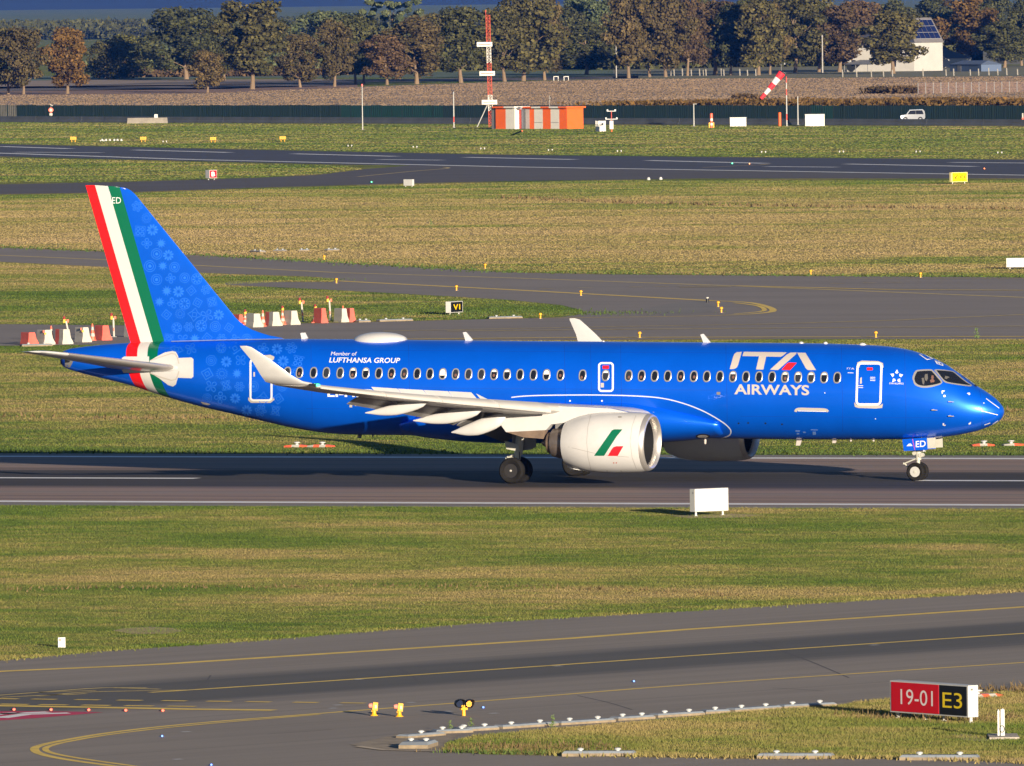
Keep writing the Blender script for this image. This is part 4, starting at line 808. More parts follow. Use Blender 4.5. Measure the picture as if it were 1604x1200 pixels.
# engines
def engine(s):
    y, z = s*5.6, 1.67
    EX = lambda x: 2.98+(x-2.72)*(3.44/4.08)
    e = MB()
    prof = [(0.875, 6.45), (0.89, 6.62), (0.93, 6.74), (0.985, 6.80), (1.04, 6.77), (1.085, 6.68), (1.105, 6.58), (1.135, 6.35), (1.165, 5.8), (1.175, 5.1), (1.165, 4.4), (1.12, 3.8), (1.03, 3.3), (0.93, 2.95), (0.85, 2.72), (0.835, 2.72), (0.88, 2.95), (0.95, 3.3)]
    prof = [(r, EX(h)) for r, h in prof]
    def nac(pr, mm, name, par): 
        b = MB(); b.lathe(pr, (0, y, 0), 'X', 48, True); 
        b.v = [(x+0.05*(zz/1.1)*max(0, (x-5.5)), yy, zz*(1.0)+z-0.02*(4.5-x if x < 4.5 else 0)) for x, yy, zz in b.v]; return b.build(name, mm, par, 35)
    n_ = nac(prof[6:], M_WHITE, 'engine_nacelle', plane)
    b = MB(); b.lathe(prof[0:7], (0, y, z), 'X', 48, True); b.v = [(x+0.05*((zz-z)/1.1)*max(0, x-5.5), yy, zz) for x, yy, zz in b.v]
    b.f = [f for f in b.f if not (min(f) < 48 and max(f) >= 48*6)]; b.build('inlet_lip', M_CHROME, n_, 35, fix=True)
    MB().lathe([(0.875, 6.135), (0.88, 5.7), (0.90, 5.0), (0.94, 5.0), (0.96, 6.135)], (0, y, z), 'X', 40, True).build('inlet_duct', mat('inlet_liner', (0.012, 0.012, 0.013), 0.6, spec=0.2), n_, 40)
    MB().cyl((5.05, y, z), (5.00, y, z), 0.9, 0.9, 40).build('fan_back', M_BLACK, n_)
    fb_ = MB()
    for i in range(18):
        a = 2*math.pi*i/18; d0 = Vector((0, math.cos(a), math.sin(a))); tn_ = Vector((0, -math.sin(a), math.cos(a))); o_ = Vector((5.2, y, z))
        fb_.add([o_+d0*0.25+tn_*-0.05+Vector((0.08, 0, 0)), o_+d0*0.25+tn_*0.05-Vector((0.06, 0, 0)), o_+d0*0.88+tn_*0.17-Vector((0.08, 0, 0)), o_+d0*0.88-tn_*0.10+Vector((0.10, 0, 0))], [(0, 1, 2, 3)])
    fb_.build('fan_blades', mat('fan_black', (0.012, 0.012, 0.013), 0.5, spec=0.3), n_)
    MB().lathe([(0.0, 5.75), (0.10, 5.65), (0.2, 5.45), (0.27, 5.2), (0.28, 5.1)], (0, y, z), 'X', 24).build('spinner', mat('spinner_grey', (0.03, 0.03, 0.032), 0.4), n_, True)
    MB().lathe([(0.64, 3.4), (0.62, 3.0), (0.59, 2.65), (0.54, 2.40), (0.49, 2.40), (0.53, 2.8)], (0, y, z-0.03), 'X', 32, True).build('core_cowl', M_HOT, n_, 35)
    MB().lathe([(0.47, 2.6), (0.41, 2.22), (0.395, 2.2), (0.31, 2.5)], (0, y, z-0.03), 'X', 28, True).build('exhaust_nozzle', M_HOT2, n_, 35)
    MB().lathe([(0.27, 2.6), (0.22, 2.2), (0.12, 1.98), (0.0, 1.86)], (0, y, z-0.03), 'X', 20).build('exhaust_plug', M_HOT2, n_, True)
    # pylon: slab with rounded edges
    pts = [(5.6, 2.80), (4.8, 2.96), (3.6, 3.02), (2.6, 3.05), (0.10, 2.98), (0.02, 2.70), (0.52, 2.06), (2.15, 2.14), (2.35, 2.35), (2.75, 2.40), (3.4, 2.5), (4.5, 2.6)]
    MB().prism(pts, y-0.19, y+0.19).build('pylon', M_WHITE, n_, False)
    MB().prism([(0.53, 2.055), (1.2, 1.86), (2.05, 1.80), (2.10, 2.14)], y-0.16, y+0.16).build('pylon_heat_shield', M_HOT2, n_)
    MB().prism([(3.2, 2.35), (2.8, 2.42), (2.5, 2.36), (2.48, 1.75), (2.7, 1.7), (3.15, 1.75)], y-0.10, y+0.10).build('bifurcation', M_GREYP, n_)
    MB().add([(2.95, y-0.05, 0.72), (3.9, y-0.05, 0.53), (3.3, y-0.05-0.28, 0.66), (2.95, y-0.05, 0.74), (3.9, y-0.05, 0.55), (3.3, y-0.05-0.28, 0.68)], [(0, 1, 2), (3, 4, 5), (0, 1, 4, 3), (1, 2, 5, 4), (2, 0, 3, 5)]).build('nacelle_strake', M_WHITE, n_)
    return n_
er = engine(-1); el = engine(1)
BVE = bvh_of(er)
E8 = lambda q: [(840+x/7.29, 620+y/7.29) for x, y in q]
decal('engine_emblem', *polys(E8([(660, 685), (840, 430), (862, 398), (890, 384), (985, 384), (915, 470), (775, 685)])), M_LGRN, er, BVE, 0.007)
decal('engine_emblem', *polys(E8([(818, 686), (865, 606), (885, 585), (915, 576), (995, 575), (930, 686)])), M_LRED, er, BVE, 0.007)
for x in (885, 915): decal('service_mark', *polys(E8([(x-6, 758), (x+6, 758), (x+6, 772), (x-6, 772)])), mat('small_red_mark', (0.4, 0.08, 0.05), 0.5), er, BVE)
M_SEAMW = mat('cowl_seam', (0.24, 0.225, 0.205), 0.6)
for pts in ([(996, 651), (990, 668), (987, 692), (990, 716), (997, 735)], [(926, 648), (921, 668), (919, 692), (921, 716), (926, 737)], [(890, 700), (940, 712), (985, 716)]): decal('cowl_seam', *ribbon(pts, 0.5), M_SEAMW, er, BVE, 0.004)
for x in (900, 915, 950, 972): decal('cowl_latch', *polys([(x, 737.0), (x+2.4, 737.2), (x+2.4, 738.2), (x, 738.0)]), M_SEAMW, er, BVE, 0.005)
decal('vent_mark', *polys(rrect(968, 652, 974, 654.5, 0.8, 3)), M_SEAMW, er, BVE, 0.005)
# wing root fillet
for s in (-1, 1):
    MB().loft([[(5.9-0.12*k, s*(1.50+0.09*k), 2.30+0.02*k+0.26*math.sin(q)*(0.4+0.08*k)) if False else (5.75-0.28*k+0.35*math.cos(q), s*(1.35+0.16*k), 2.42+0.03*k+0.20*math.sin(q)) for q in np.linspace(0, 2*math.pi, 13)[:-1]] for k in range(4)]).build('wing_root_fillet', M_WHITE, plane, 50)

# tailplane
def tail(s):
    rg = []
    for y, xl, zl, c in ((0.6, -14.72, 4.30, 3.35), (1.0, -15.0, 4.36, 3.15), (2.5, -15.98, 4.60, 2.62), (4.0, -16.98, 4.84, 2.08), (5.4, -17.90, 5.06, 1.58), (5.9, -18.25, 5.13, 1.30), (6.1, -18.55, 5.16, 0.60)):
        rg.append([(q[0], s*q[1], q[2]) for q in airfoil(xl, zl, c, y, 0.10, 0, 1, math.radians(-1.0), 14, -0.005)])
    st = MB().loft(rg).build('tailplane', M_WHITE, plane, 40)
    rg = []
    for y, xl, zl, c in ((1.02, -15.0, 4.36, 3.15), (2.5, -15.97, 4.60, 2.62), (4.0, -16.97, 4.84, 2.08), (5.25, -17.79, 5.04, 1.62)):
        rg.append([(q[0]+0.012, s*q[1], q[2]) for q in airfoil(xl, zl, c*1.0, y, 0.103, 0, 0.16, math.radians(-1.0), 8, -0.005)])
    MB().loft(rg).build('leading_edge', M_BARE, st, 40)
    return st
tr = tail(-1); tail(1)
Z6 = lambda q: [(40+x/5.729, 500+y/5.729) for x, y in q]
decal('stabiliser_plate', *polys(Z6([(1115, 375), (1180, 335), (1250, 300), (1320, 287), (1350, 295), (1370, 330), (1383, 400), (1383, 460), (1370, 520), (1350, 585), (1325, 604), (1280, 590), (1200, 530), (1120, 480)])), M_WHITE, fuse, BV, 0.012)
for q in ([(1125, 372), (1200, 345), (1310, 310), (1345, 315), (1365, 345), (1378, 400)], [(1120, 482), (1200, 515), (1310, 548), (1350, 540), (1368, 505), (1378, 465)]): decal('plate_rim', *ribbon(Z6(q), 1.8), M_SILL, fuse, BV, 0.016)
decal('stabiliser_plate', *polys(Z6([(1365, 350), (1490, 345), (1508, 360), (1508, 515), (1490, 530), (1365, 525)])), M_WHITE, fuse, BV, 0.014)
decal('stabiliser_plate', *polys(Z6([(865, 350), (885, 336), (1110, 336), (1110, 480), (880, 480), (862, 450)])), M_WHITE, fuse, BV, 0.010)
# root bullet of the tailplane
MB().lathe([(0.0, -14.55), (0.08, -14.65), (0.15, -14.95), (0.17, -15.3), (0.12, -15.9), (0.0, -16.4)], (0, -1.03, 4.36), 'X', 16).build('root_fairing', M_WHITE, plane, True)
# tail cone outlet and access
MB().cyl((-20.20, -0.02, 4.62), (-20.32, -0.02, 4.62), 0.17, 0.16, 16).build('exhaust_outlet', M_BLACK, fuse)
decal('tail_cone_panel', *polys(Z6([(352, 360), (408, 362), (430, 370), (420, 395), (398, 436), (355, 425)])), M_GREYP, fuse, BV, 0.006)
decal('tail_cone_vent', *polys(Z6([(352, 363), (385, 363), (402, 372), (392, 388), (352, 392)])), M_BLACK, fuse, BV, 0.009)
decal('outflow_vent', *polys([(314, 629), (326, 631.5), (330, 633.5), (326, 634.5), (318, 633)]), M_SILL, fuse, BV, 0.008)
# roof: satcom radome and blade antennas
c0 = onY(596, 529, 0)
rad = MB(); rg = []
for t in np.linspace(-1, 1, 21):
    k = math.sqrt(max(0, 1-abs(t)**2.2)); rg.append([(c0.x+1.13*t, 0.62*k*math.sin(q), 5.36+0.36*k*math.cos(q)) for q in np.linspace(0, 2*math.pi, 25)[:-1]])
rad.loft(rg).build('satcom_radome', M_WHITE, plane, 60)
for q in ([(471, 521.5), (478, 521), (482.5, 530), (473, 532)], [(725.5, 520.5), (730, 520), (741, 533), (730, 535)], [(1097.5, 524), (1102, 523), (1114, 537.5), (1103, 539)]):
    pts = [(onY(x, y, 0).x, onY(x, y, 0).z) for x, y in q]; MB().prism(pts, -0.035, 0.035).build('blade_antenna', M_WHITE, plane)
for x, y, r in ((1255, 537, 0.10), (1293, 537, 0.09), (1351, 540, 0.16), (945, 534.5, 0.06)):
    p = onY(x, y, 0); MB().lathe([(r, -0.1), (r*0.95, 0.0), (r*0.6, r*0.35), (0.0, r*0.5)], (p.x, 0, p.z), 'Z', 14).build('roof_antenna', M_WHITE, plane, True)
for q in ([(1249, 688), (1258, 688), (1253, 698), (1247, 698)], [(1305, 688), (1312, 688), (1309, 694), (1304, 694)], [(562, 681), (568, 681), (565, 686.5), (560, 686)], [(584, 681), (588, 681), (583, 684.5)]):
    pts = [(onY(x, y, 0).x, onY(x, y, 0).z+(0.08 if y < 690 and (i < 2) else 0)) for i, (x, y) in enumerate(q)]; MB().prism(pts, -0.03, 0.03).build('belly_antenna', M_LETG if q[0][0] > 1000 else M_DARKM, plane)
for x in (1334, 1369.5, 1106):
    p = onY(x, 689 if x > 1200 else 693, 0); MB().lathe([(0.05, 0.12), (0.05, -0.02), (0.03, -0.06), (0, -0.07)], (p.x, -0.1, p.z), 'Z', 10).build('belly_light', M_LETG, plane, True)

# landing gear
def wheel(name, c, r, w, rim_m, holes, parent, rr):
    wv = bpy.data.objects.new(name, None); COL.objects.link(wv); wv.parent = parent; wv.location = c
    pr = [(rr, -w*0.36), (rr+0.03, -w*0.44), (r*0.86, -w*0.5), (r*0.96, -w*0.36), (r, -w*0.18), (r, w*0.18), (r*0.96, w*0.36), (r*0.86, w*0.5), (rr+0.03, w*0.44), (rr, w*0.36)]
    MB().lathe(pr, (0, 0, 0), 'Y', 36, True).build('tyre', M_TYRE, wv, 50)
    rm = MB(); rm.lathe([(rr, -w*0.36), (rr*0.93, -w*0.28), (rr*0.5, -w*0.22), (rr*0.42, -w*0.3), (rr*0.22, -w*0.34), (0.0, -w*0.36), ], (0, 0, 0), 'Y', 32)
    rm.lathe([(0.0, w*0.36), (rr*0.42, w*0.3), (rr, w*0.36)], (0, 0, 0), 'Y', 24)
    if holes:
        for i in range(16):
            a = 2*math.pi*i/16; rm.box((rr*0.72*math.cos(a), -w*0.28, rr*0.72*math.sin(a)), (rr*0.42, 0.02, 0.02), ry=-a)
    rm.build('rim', rim_m, wv, 40)
    MB().lathe([(rr*0.16, -w*0.34), (rr*0.15, -w*0.44), (0.0, -w*0.47)], (0, 0, 0), 'Y', 14).build('hub_cap', M_RIM, wv, True)
    return wv
ng = bpy.data.objects.new('nose_gear', None); COL.objects.link(ng); ng.parent = plane
for y in (-0.25, 0.25): wheel('wheel', (15.14, y, 0.352), 0.352, 0.24, M_RIM, False, ng, 0.20)
b = MB().cyl((15.14, -0.36, 0.352), (15.14, 0.36, 0.352), 0.05).cyl((15.14, 0, 0.33), (15.17, 0, 0.85), 0.075).cyl((15.17, 0, 0.8), (15.22, 0, 1.75), 0.115, 0.115, 14)
b.cyl((15.05, -0.16, 1.05), (15.05, 0.16, 1.05), 0.07).cyl((15.3, -0.14, 0.98), (15.3, 0.14, 0.98), 0.085).cyl((15.33, -0.12, 1.2), (15.33, 0.12, 1.2), 0.09).box((15.06, -0.12, 1.2), (0.12, 0.12, 0.22)).box((15.36, -0.1, 1.0), (0.1, 0.1, 0.14))
b.build('strut', M_STRUT, ng, 40)
MB().cyl((15.10, -0.05, 0.85), (14.62, -0.05, 0.66), 0.03).cyl((14.62, -0.05, 0.66), (14.80, -0.05, 0.50), 0.03).cyl((14.80, -0.05, 0.50), (15.08, -0.03, 0.42), 0.03).box((14.62, -0.05, 0.66), (0.07, 0.1, 0.07)).build('torque_link', M_STRUT, ng)
for y in (-0.09, 0.09): MB().lathe([(0.0, 15.42), (0.07, 15.42), (0.075, 15.36), (0.04, 15.28), (0.0, 15.27)], (0, y, 1.18), 'X', 14).build('taxi_lamp', M_LETW, ng, True)
for y in (-0.48, 0.48):
    pts = [(onY(x, yy, -0.48).x, onY(x, yy, -0.48).z) for x, yy in ((1413.5, 688), (1451.5, 685.5), (1453, 704.5), (1416, 706.5))]
    dr = MB().prism(pts, y-0.015, y+0.015).build('gear_door', M_BLUE2, ng)
    pts = [(onY(x, yy, -0.40).x, onY(x, yy, -0.40).z) for x, yy in ((1452.5, 686), (1465.5, 685.5), (1466, 702), (1453.5, 702.5))]
    MB().prism(pts, y*0.86-0.012, y*0.86+0.012).build('gear_door', M_STRUT, ng)
    if y < 0:
        BVD = bvh_of(dr); words('lettering', 'ED', (1434.5, 700.6), (1450, 699.6), 9.6, M_LETW, dr, bold=0.01, bv=BVD, off=0.004)
        decal('door_stripe', *ribbon([(1429.3, 687.5), (1433, 705)], 0.9), mat('magenta_stripe', (0.45, 0.04, 0.25), 0.5), dr, BVD, 0.004)
        decal('door_emblem', *polys([(1420, 699), (1423, 695.5), (1426, 694.5), (1429, 697.5), (1429.5, 698.6)]), M_LINE, dr, BVD, 0.004)
def main_gear(s):
    g = bpy.data.objects.new('main_gear', None); COL.objects.link(g); g.parent = plane
    for y in (-0.42, 0.42):
        wv = wheel('wheel', (0.0, s*3.42+y*1.0, 0.505), 0.505, 0.38, M_RIMD, True, g, 0.27)
        if s > 0: pass
    b = MB().cyl((0, s*3.42-0.5, 0.505), (0, s*3.42+0.5, 0.505), 0.075).cyl((0, s*3.42, 0.5), (0.10, s*3.38, 1.25), 0.11, 0.11, 14).cyl((0.09, s*3.38, 1.1), (0.22, s*3.3, 2.5), 0.16, 0.16, 14)
    b.cyl((0.16, s*3.35, 1.7), (0.30, s*2.2, 2.2), 0.07).cyl((-0.16, s*3.42, 0.62), (-0.42, s*3.40, 0.92), 0.05).cyl((-0.42, s*3.4, 0.92), (0.02, s*3.38, 1.15), 0.05).box((-0.22, s*3.42, 0.95), (0.3, 0.3, 0.12)).cyl((0.1, s*3.6, 0.9), (-0.28, s*3.62, 1.02), 0.04)
    b.build('strut', M_STRUT, g, 40)
    MB().tube([(0.02, s*3.30, 0.6), (-0.12, s*3.28, 0.85), (0.02, s*3.26, 1.15), (0.12, s*3.24, 1.5)], 0.018, 6).tube([(0.14, s*3.52, 0.7), (0.2, s*3.54, 1.0), (0.16, s*3.48, 1.4)], 0.016, 6).build('brake_hose', M_BLACK, g)
    for y_ in (-0.2, 0.2): MB().cyl((0, s*3.42+y_-0.06, 0.505), (0, s*3.42+y_+0.06, 0.505), 0.22, 0.22, 20).build('brake_pack', M_DARKM, g)
    yy = -3.62 if s < 0 else 3.62
    pts = [(onY(x, q, -3.62).x, onY(x, q, -3.62).z) for x, q in ((790.5, 690.5), (812, 696.5), (815, 707.5), (793.5, 703.5))]
    MB().prism(pts, yy-0.02, yy+0.02).build('gear_door', M_STRUT, g)
    pts = [(onY(x, q, -3.2).x, onY(x, q, -3.2).z) for x, q in ((803, 681), (840, 688), (839.5, 700), (833, 704), (812, 707), (802, 694))]
    MB().prism(pts, s*3.2-0.02, s*3.2+0.02).build('gear_door', M_GREYP, g)
    return g
main_gear(-1); main_gear(1)

# ------------------------------------------------------------------ airfield signs, lights and barriers
M_SIGNW = mat('white_sign_casing', (0.46, 0.452, 0.425), 0.45, var=0.05, scale=2)
M_SRED = mat('red_sign_face', (0.50, 0.004, 0.012), 0.6, spec=0.2, var=0.04, scale=2)
M_SBLK = mat('black_sign_face', (0.005, 0.005, 0.005), 0.5, spec=0.25)
M_SYEL = mat('yellow_sign_face', (0.72, 0.44, 0.0), 0.6, spec=0.2)
M_SLET = mat('white_sign_legend', (0.72, 0.62, 0.60), 0.5)
M_YEL = mat('yellow_lamp_paint', (0.68, 0.32, 0.006), 0.5, var=0.1, scale=8)
M_ORED = mat('orange_red_plastic', (0.75, 0.11, 0.05), 0.5, var=0.1, scale=4)
M_PINK = mat('faded_red_plastic', (0.50, 0.085, 0.055), 0.6, var=0.15, scale=2)
M_WPL = mat('white_plastic', (0.38, 0.355, 0.30), 0.6, var=0.1, scale=3)
M_KERB = mat('grey_painted_slab', (0.20, 0.225, 0.25), 0.7, var=0.12, scale=4)
M_KSIDE = mat('slab_concrete_side', (0.20, 0.155, 0.10), 0.9, var=0.25, scale=5)
M_KNOB = mat('white_knob', (0.40, 0.41, 0.40), 0.5)
def two_feet(a, c):
    """origin and rotation of a sign whose feet stand at two ground pixels (left, right)"""
    A, B_ = G(*a), G(*c); d = B_-A; return (A+B_)/2, math.atan2(d.y, d.x), d.length
# holding position sign
o_, rz, L_ = two_feet((1408, 1124.5), (1519, 1132.5)); W = L_*1.10; Hs, z0 = 0.82, 0.155; D_ = 0.32
sg = thing('holding_sign', 'red and black taxiway sign reading 19-01 E3 on short white legs', 'sign', o_, rz)
MB().box((0, 0, z0+Hs/2), (W, D_, Hs)).build('casing', M_SIGNW, sg)
MB().box((-W*0.178, -D_/2-0.004, z0+Hs/2), (W*0.608, 0.012, Hs*0.92)).build('red_face', M_SRED, sg)
MB().box((W*0.312, -D_/2-0.005, z0+Hs/2), (W*0.346, 0.012, Hs*0.92)).build('black_face', M_SBLK, sg)
sign_text('19-01', -W*0.36, W*0.055, z0+0.22, z0+0.62, -D_/2-0.013, M_SLET, sg, 0.0)
sign_text('E3', W*0.18, W*0.43, z0+0.21, z0+0.61, -D_/2-0.014, mat('yellow_legend', (0.72, 0.50, 0.0), 0.5), sg, 0.0)
for x in (-0.46, -0.12, 0.13, 0.47): MB().cyl((x*W, 0, 0), (x*W, 0, 0.02), 0.10, 0.09, 14).cyl((x*W, 0, 0.02), (x*W, 0, z0), 0.045, 0.045, 10).build('leg', M_SIGNW, sg)
MB().box((W/2+0.003, -0.04, z0+Hs*0.87), (0.006, 0.07, 0.05)).build('serial_plate', M_GREYP, sg)
# blank backs of two more signs by the runway
def blank_sign(name, label, fl, fr_, py_top, depth, m=M_SIGNW, face=None, txt=None, tcol=None, grow=1.25, two_panel=None):
    o_, rz, L_ = two_feet(fl, fr_); W = L_*grow; top = Hpx(o_, py_top); z0 = top*0.17
    t = thing(name, label, 'sign', o_, rz); MB().box((0, 0, (z0+top)/2), (W, depth, top-z0)).build('casing', m, t)
    for x in (-L_/2, L_/2): MB().cyl((x, 0, 0), (x, 0, 0.02), 0.09, 0.08, 12).cyl((x, 0, 0.02), (x, 0, z0), 0.04, 0.04, 10).build('leg', M_SIGNW, t)
    if face: MB().box((0, -depth/2-0.004, (z0+top)/2), (W*0.92, 0.012, (top-z0)*0.9)).build('face', face, t)
    if txt: sign_text(txt[0], W*txt[1], W*txt[2], z0+(top-z0)*txt[3], z0+(top-z0)*txt[4], -depth/2-0.013, tcol, t, 0.02)
    return t, W, z0, top
t, W, z0, top = blank_sign('sign_back', 'plain white back of a sign on two feet at the near runway edge', (1090, 808.8), (1132, 807.0), 765, 0.30)
MB().box((-W/2-0.003, -0.05, top-0.14), (0.006, 0.06, 0.05)).build('serial_plate', M_GREYP, t)
blank_sign('sign_back', 'white sign back cut off by the right picture edge', (1582, 421.5), (1626, 421.0), 404, 0.35)
blank_sign('sign_back', 'small white sign back standing before the far dark taxiway', (635.5, 292.8), (645.5, 292.8), 281, 0.3, grow=1.35)
t, W, z0, top = blank_sign('location_sign', 'black location sign reading V1 in yellow with a white frame', (705, 493.5), (718.5, 492.6), 472.0, 0.3, face=M_SBLK, txt=('V1', -0.27, 0.27, 0.25, 0.74), tcol=M_SYEL, grow=1.45)
t, W, z0, top = blank_sign('mandatory_sign', 'small red mandatory sign with a white side on the far left grass', (326.5, 281.8), (335.5, 281.6), 266.3, 0.75, face=M_SRED, txt=('B', -0.24, 0.24, 0.22, 0.78), tcol=M_SLET, grow=1.3)
t, W, z0, top = blank_sign('direction_sign', 'yellow direction sign with an arrow and C1 beside the far runway', (1492, 288.3), (1511, 287.8), 270, 0.3, m=mat('yellow_casing', (0.74, 0.62, 0.25), 0.5), face=M_SYEL, txt=('C1', 0.03, 0.34, 0.36, 0.66), tcol=mat('brown_black_legend', (0.02, 0.012, 0.0), 0.5), grow=1.3)
h = top-z0; cz = z0+h*0.5
MB().add([(-W*0.31, -0.165, cz-h*0.16), (-W*0.17, -0.165, cz-h*0.13), (-W*0.29, -0.165, cz+h*0.02), (-W*0.26, -0.166, cz-h*0.05), (-W*0.11, -0.166, cz+h*0.17), (-W*0.14, -0.166, cz+h*0.21), (-W*0.285, -0.166, cz-h*0.01)], [(0, 1, 2), (3, 4, 5, 6)]).build('arrow', MATS['brown_black_legend'], t)
# marker block with orange mark
t = thing('marker_block', 'small white marker block with orange mark on the grass at lower left', 'marker', G(96.5, 1014), VIEW+0.12)
MB().box((0, 0, 0.145), (0.21, 0.16, 0.29)).build('block', M_SIGNW, t); MB().box((-0.05, -0.083, 0.22), (0.07, 0.006, 0.05)).build('orange_mark', M_ORED, t)
# twin white pipes on a slab by the holding sign
p = G(1568, 1156); t = thing('cable_riser', 'twin white pipes with a looped cable on a concrete slab right of the holding sign', 'utility post', p, VIEW)
MB().box((0.06, 0.1, 0.03), (0.75, 1.6, 0.06)).build('slab', M_CONC, t)
MB().box((-0.06, 0, 0.36), (0.05, 0.06, 0.66)).cyl((-0.06, 0, 0.66), (-0.06, 0, 0.72), 0.02).build('pipe', M_SIGNW, t)
MB().box((0.045, 0, 0.37), (0.10, 0.08, 0.70)).cyl((0.045, 0, 0.7), (0.045, 0, 0.74), 0.03).build('pipe', M_SIGNW, t)
MB().tube([(0.03+0.055*math.cos(a), -0.05, 0.23+0.085*math.sin(a)) for a in np.linspace(0, 6.28, 14)], 0.009, 6).build('cable', M_BLACK, t)
MB().box((0, 0.02, 0.66), (0.1, 0.05, 0.03)).build('bracket', M_GREYP, t)
# guard lights
def stub_light(px_, py_, lb):
    t = thing('guard_light', lb, 'light', G(px_, py_), VIEW, 'yellow stub lights')
    MB().cyl((0, 0, 0), (0, 0, 0.02), 0.11, 0.1, 12).build('base_plate', M_YEL, t)
    MB().cyl((0, 0, 0.02), (0, 0, 0.06), 0.085, 0.06, 12).cyl((0, 0, 0.06), (0, 0, 0.15), 0.055, 0.055, 12).box((-0.04, 0, 0.14), (0.05, 0.05, 0.07)).build('post', M_YEL, t, 40)
    MB().box((0.035, 0, 0.25), (0.14, 0.16, 0.21), ry=0.12, taper=0.9).build('housing', M_YEL, t); MB().box((0.05, -0.085, 0.245), (0.06, 0.01, 0.09)).build('label_plate', M_WPL, t)
    MB().cyl((-0.04, 0, 0.27), (-0.13, 0, 0.265), 0.07, 0.055, 12).cyl((-0.13, 0, 0.265), (-0.15, 0, 0.265), 0.055, 0.03, 12).build('lens', mat('pink_lens', (0.75, 0.25, 0.18), 0.3), t, 40)
stub_light(586, 1121.3, 'left of the two small yellow stub lights on the taxiway line'); stub_light(625.5, 1122.8, 'right one of two small yellow stub lights on the taxiway line')
t = thing('runway_guard_light', 'twin black round guard lamps on a yellow post on the taxiway', 'light', G(726.5, 1121.5), VIEW+0.5)
MB().cyl((0, 0, 0), (0, 0, 0.16), 0.05, 0.045, 12).box((0, 0, 0.19), (0.19, 0.09, 0.06)).box((-0.03, 0, 0.24), (0.1, 0.08, 0.09)).build('post', M_YEL, t, 40)
for x, z_, lit in ((-0.13, 0.33, False), (0.15, 0.315, True)):
    hm = MB(); hm.lathe([(0.05, 0.14), (0.10, 0.10), (0.118, 0.0), (0.122, -0.06), (0.112, -0.06), (0.108, -0.01), (0.0, -0.01)], (x, 0, z_), 'Y', 24).build('lamp_housing', M_SBLK, t, 40)
    hd = MB(); A = np.linspace(math.radians(-10), math.radians(190), 15)
    hd.add([(x+0.123*math.cos(a), -0.05, z_+0.123*math.sin(a)) for a in A]+[(x+0.128*math.cos(a), -0.05-0.15*max(0.15, math.sin(a)), z_+0.128*math.sin(a)-0.01) for a in A], [(i, i+1, 15+i+1, 15+i) for i in range(14)]); hd.build('hood', M_SBLK, t)
    if lit:
        lm = mat('amber_lens', (0.7, 0.25, 0.02), 0.35, emit=(1.0, 0.35, 0.03), estr=1.2); k = 0
        for a in range(-2, 3):
            for c in range(-2, 3):
                if a*a+c*c <= 6: k += 1; MB().lathe([(0.014, 0.0), (0.012, -0.006), (0.0, -0.009)], (x+a*0.032, -0.014, z_-0.005+c*0.032), 'Y', 8).build('lens', lm, t, True)
    else: MB().cyl((x, -0.011, z_), (x, -0.02, z_), 0.10, 0.09, 20).build('lens', mat('dark_blue_lens', (0.012, 0.018, 0.04), 0.2), t)
# grey kerb slabs with white knobs, round the near island
def slab(a, c, lb, knobs=2, w=0.42, h=0.10, zc=0.0):
    A, B_ = G(*a), G(*c); d = B_-A; L_ = d.length; t = thing('kerb_slab', lb, 'kerb slab', (A+B_)/2, math.atan2(d.y, d.x), 'grey kerb slabs with white knobs')
    MB().box((0, 0, h*0.3), (L_*0.97, w, h*0.6)).build('base', M_KSIDE, t)
    s_ = MB(); s_.add([(x*L_*0.485, y*w*0.51, h*0.6) for x, y in ((-1, -1), (1, -1), (1, 1), (-1, 1))]+[(x*(L_*0.485-0.05), y*w*0.36, h) for x, y in ((-1, -1), (1, -1), (1, 1), (-1, 1))], [(0, 1, 5, 4), (1, 2, 6, 5), (2, 3, 7, 6), (3, 0, 4, 7), (4, 5, 6, 7), (3, 2, 1, 0)]); s_.build('top', M_KERB, t)
    for k in range(knobs):
        x = L_*(-0.25+0.5*k) if knobs > 1 else 0; MB().lathe([(0.05, h-0.01), (0.05, h+0.02), (0.085, h+0.03), (0.085, h+0.055), (0.05, h+0.075), (0, h+0.08)], (x, 0, 0), 'Z', 12).build('knob', M_KNOB, t, 40)
slab((632, 1171), (679, 1171), 'grey slab with sandy front at the left tip of the island', 2, 1.3, 0.17)
chain = [(629, 1157), (690, 1152), (678, 1149), (738, 1147), (710, 1146.5), (775, 1142.5), (778, 1142), (868, 1136), (870, 1136), (958, 1130.5), (960, 1129), (1020, 1125.5), (1022, 1124), (1098, 1119.5), (1100, 1118), (1140, 1116.5), (1142, 1115.5), (1218, 1110.5), (1220, 1110), (1305, 1105.5)]
pos = ['second', 'third', 'fourth', 'fifth', 'sixth', 'seventh', 'eighth', 'ninth', 'tenth', 'last']
for i in range(0, len(chain), 2): slab(chain[i], chain[i+1], 'grey kerb slab with knobs, %s from the left in the row along the island' % pos[i//2], 2 if i not in (0, 14) else 1)
for a, c, lb in (((880, 1184.5), (997, 1184.0), 'left of the grey slabs on the front edge of the island'), ((1186, 1188.0), (1307, 1188.0), 'middle grey slab on the front edge, under the holding sign'), ((1409, 1190.5), (1535, 1190.5), 'right grey slab on the front edge near the picture corner')): slab(a, c, lb, 2, 0.42, 0.13)
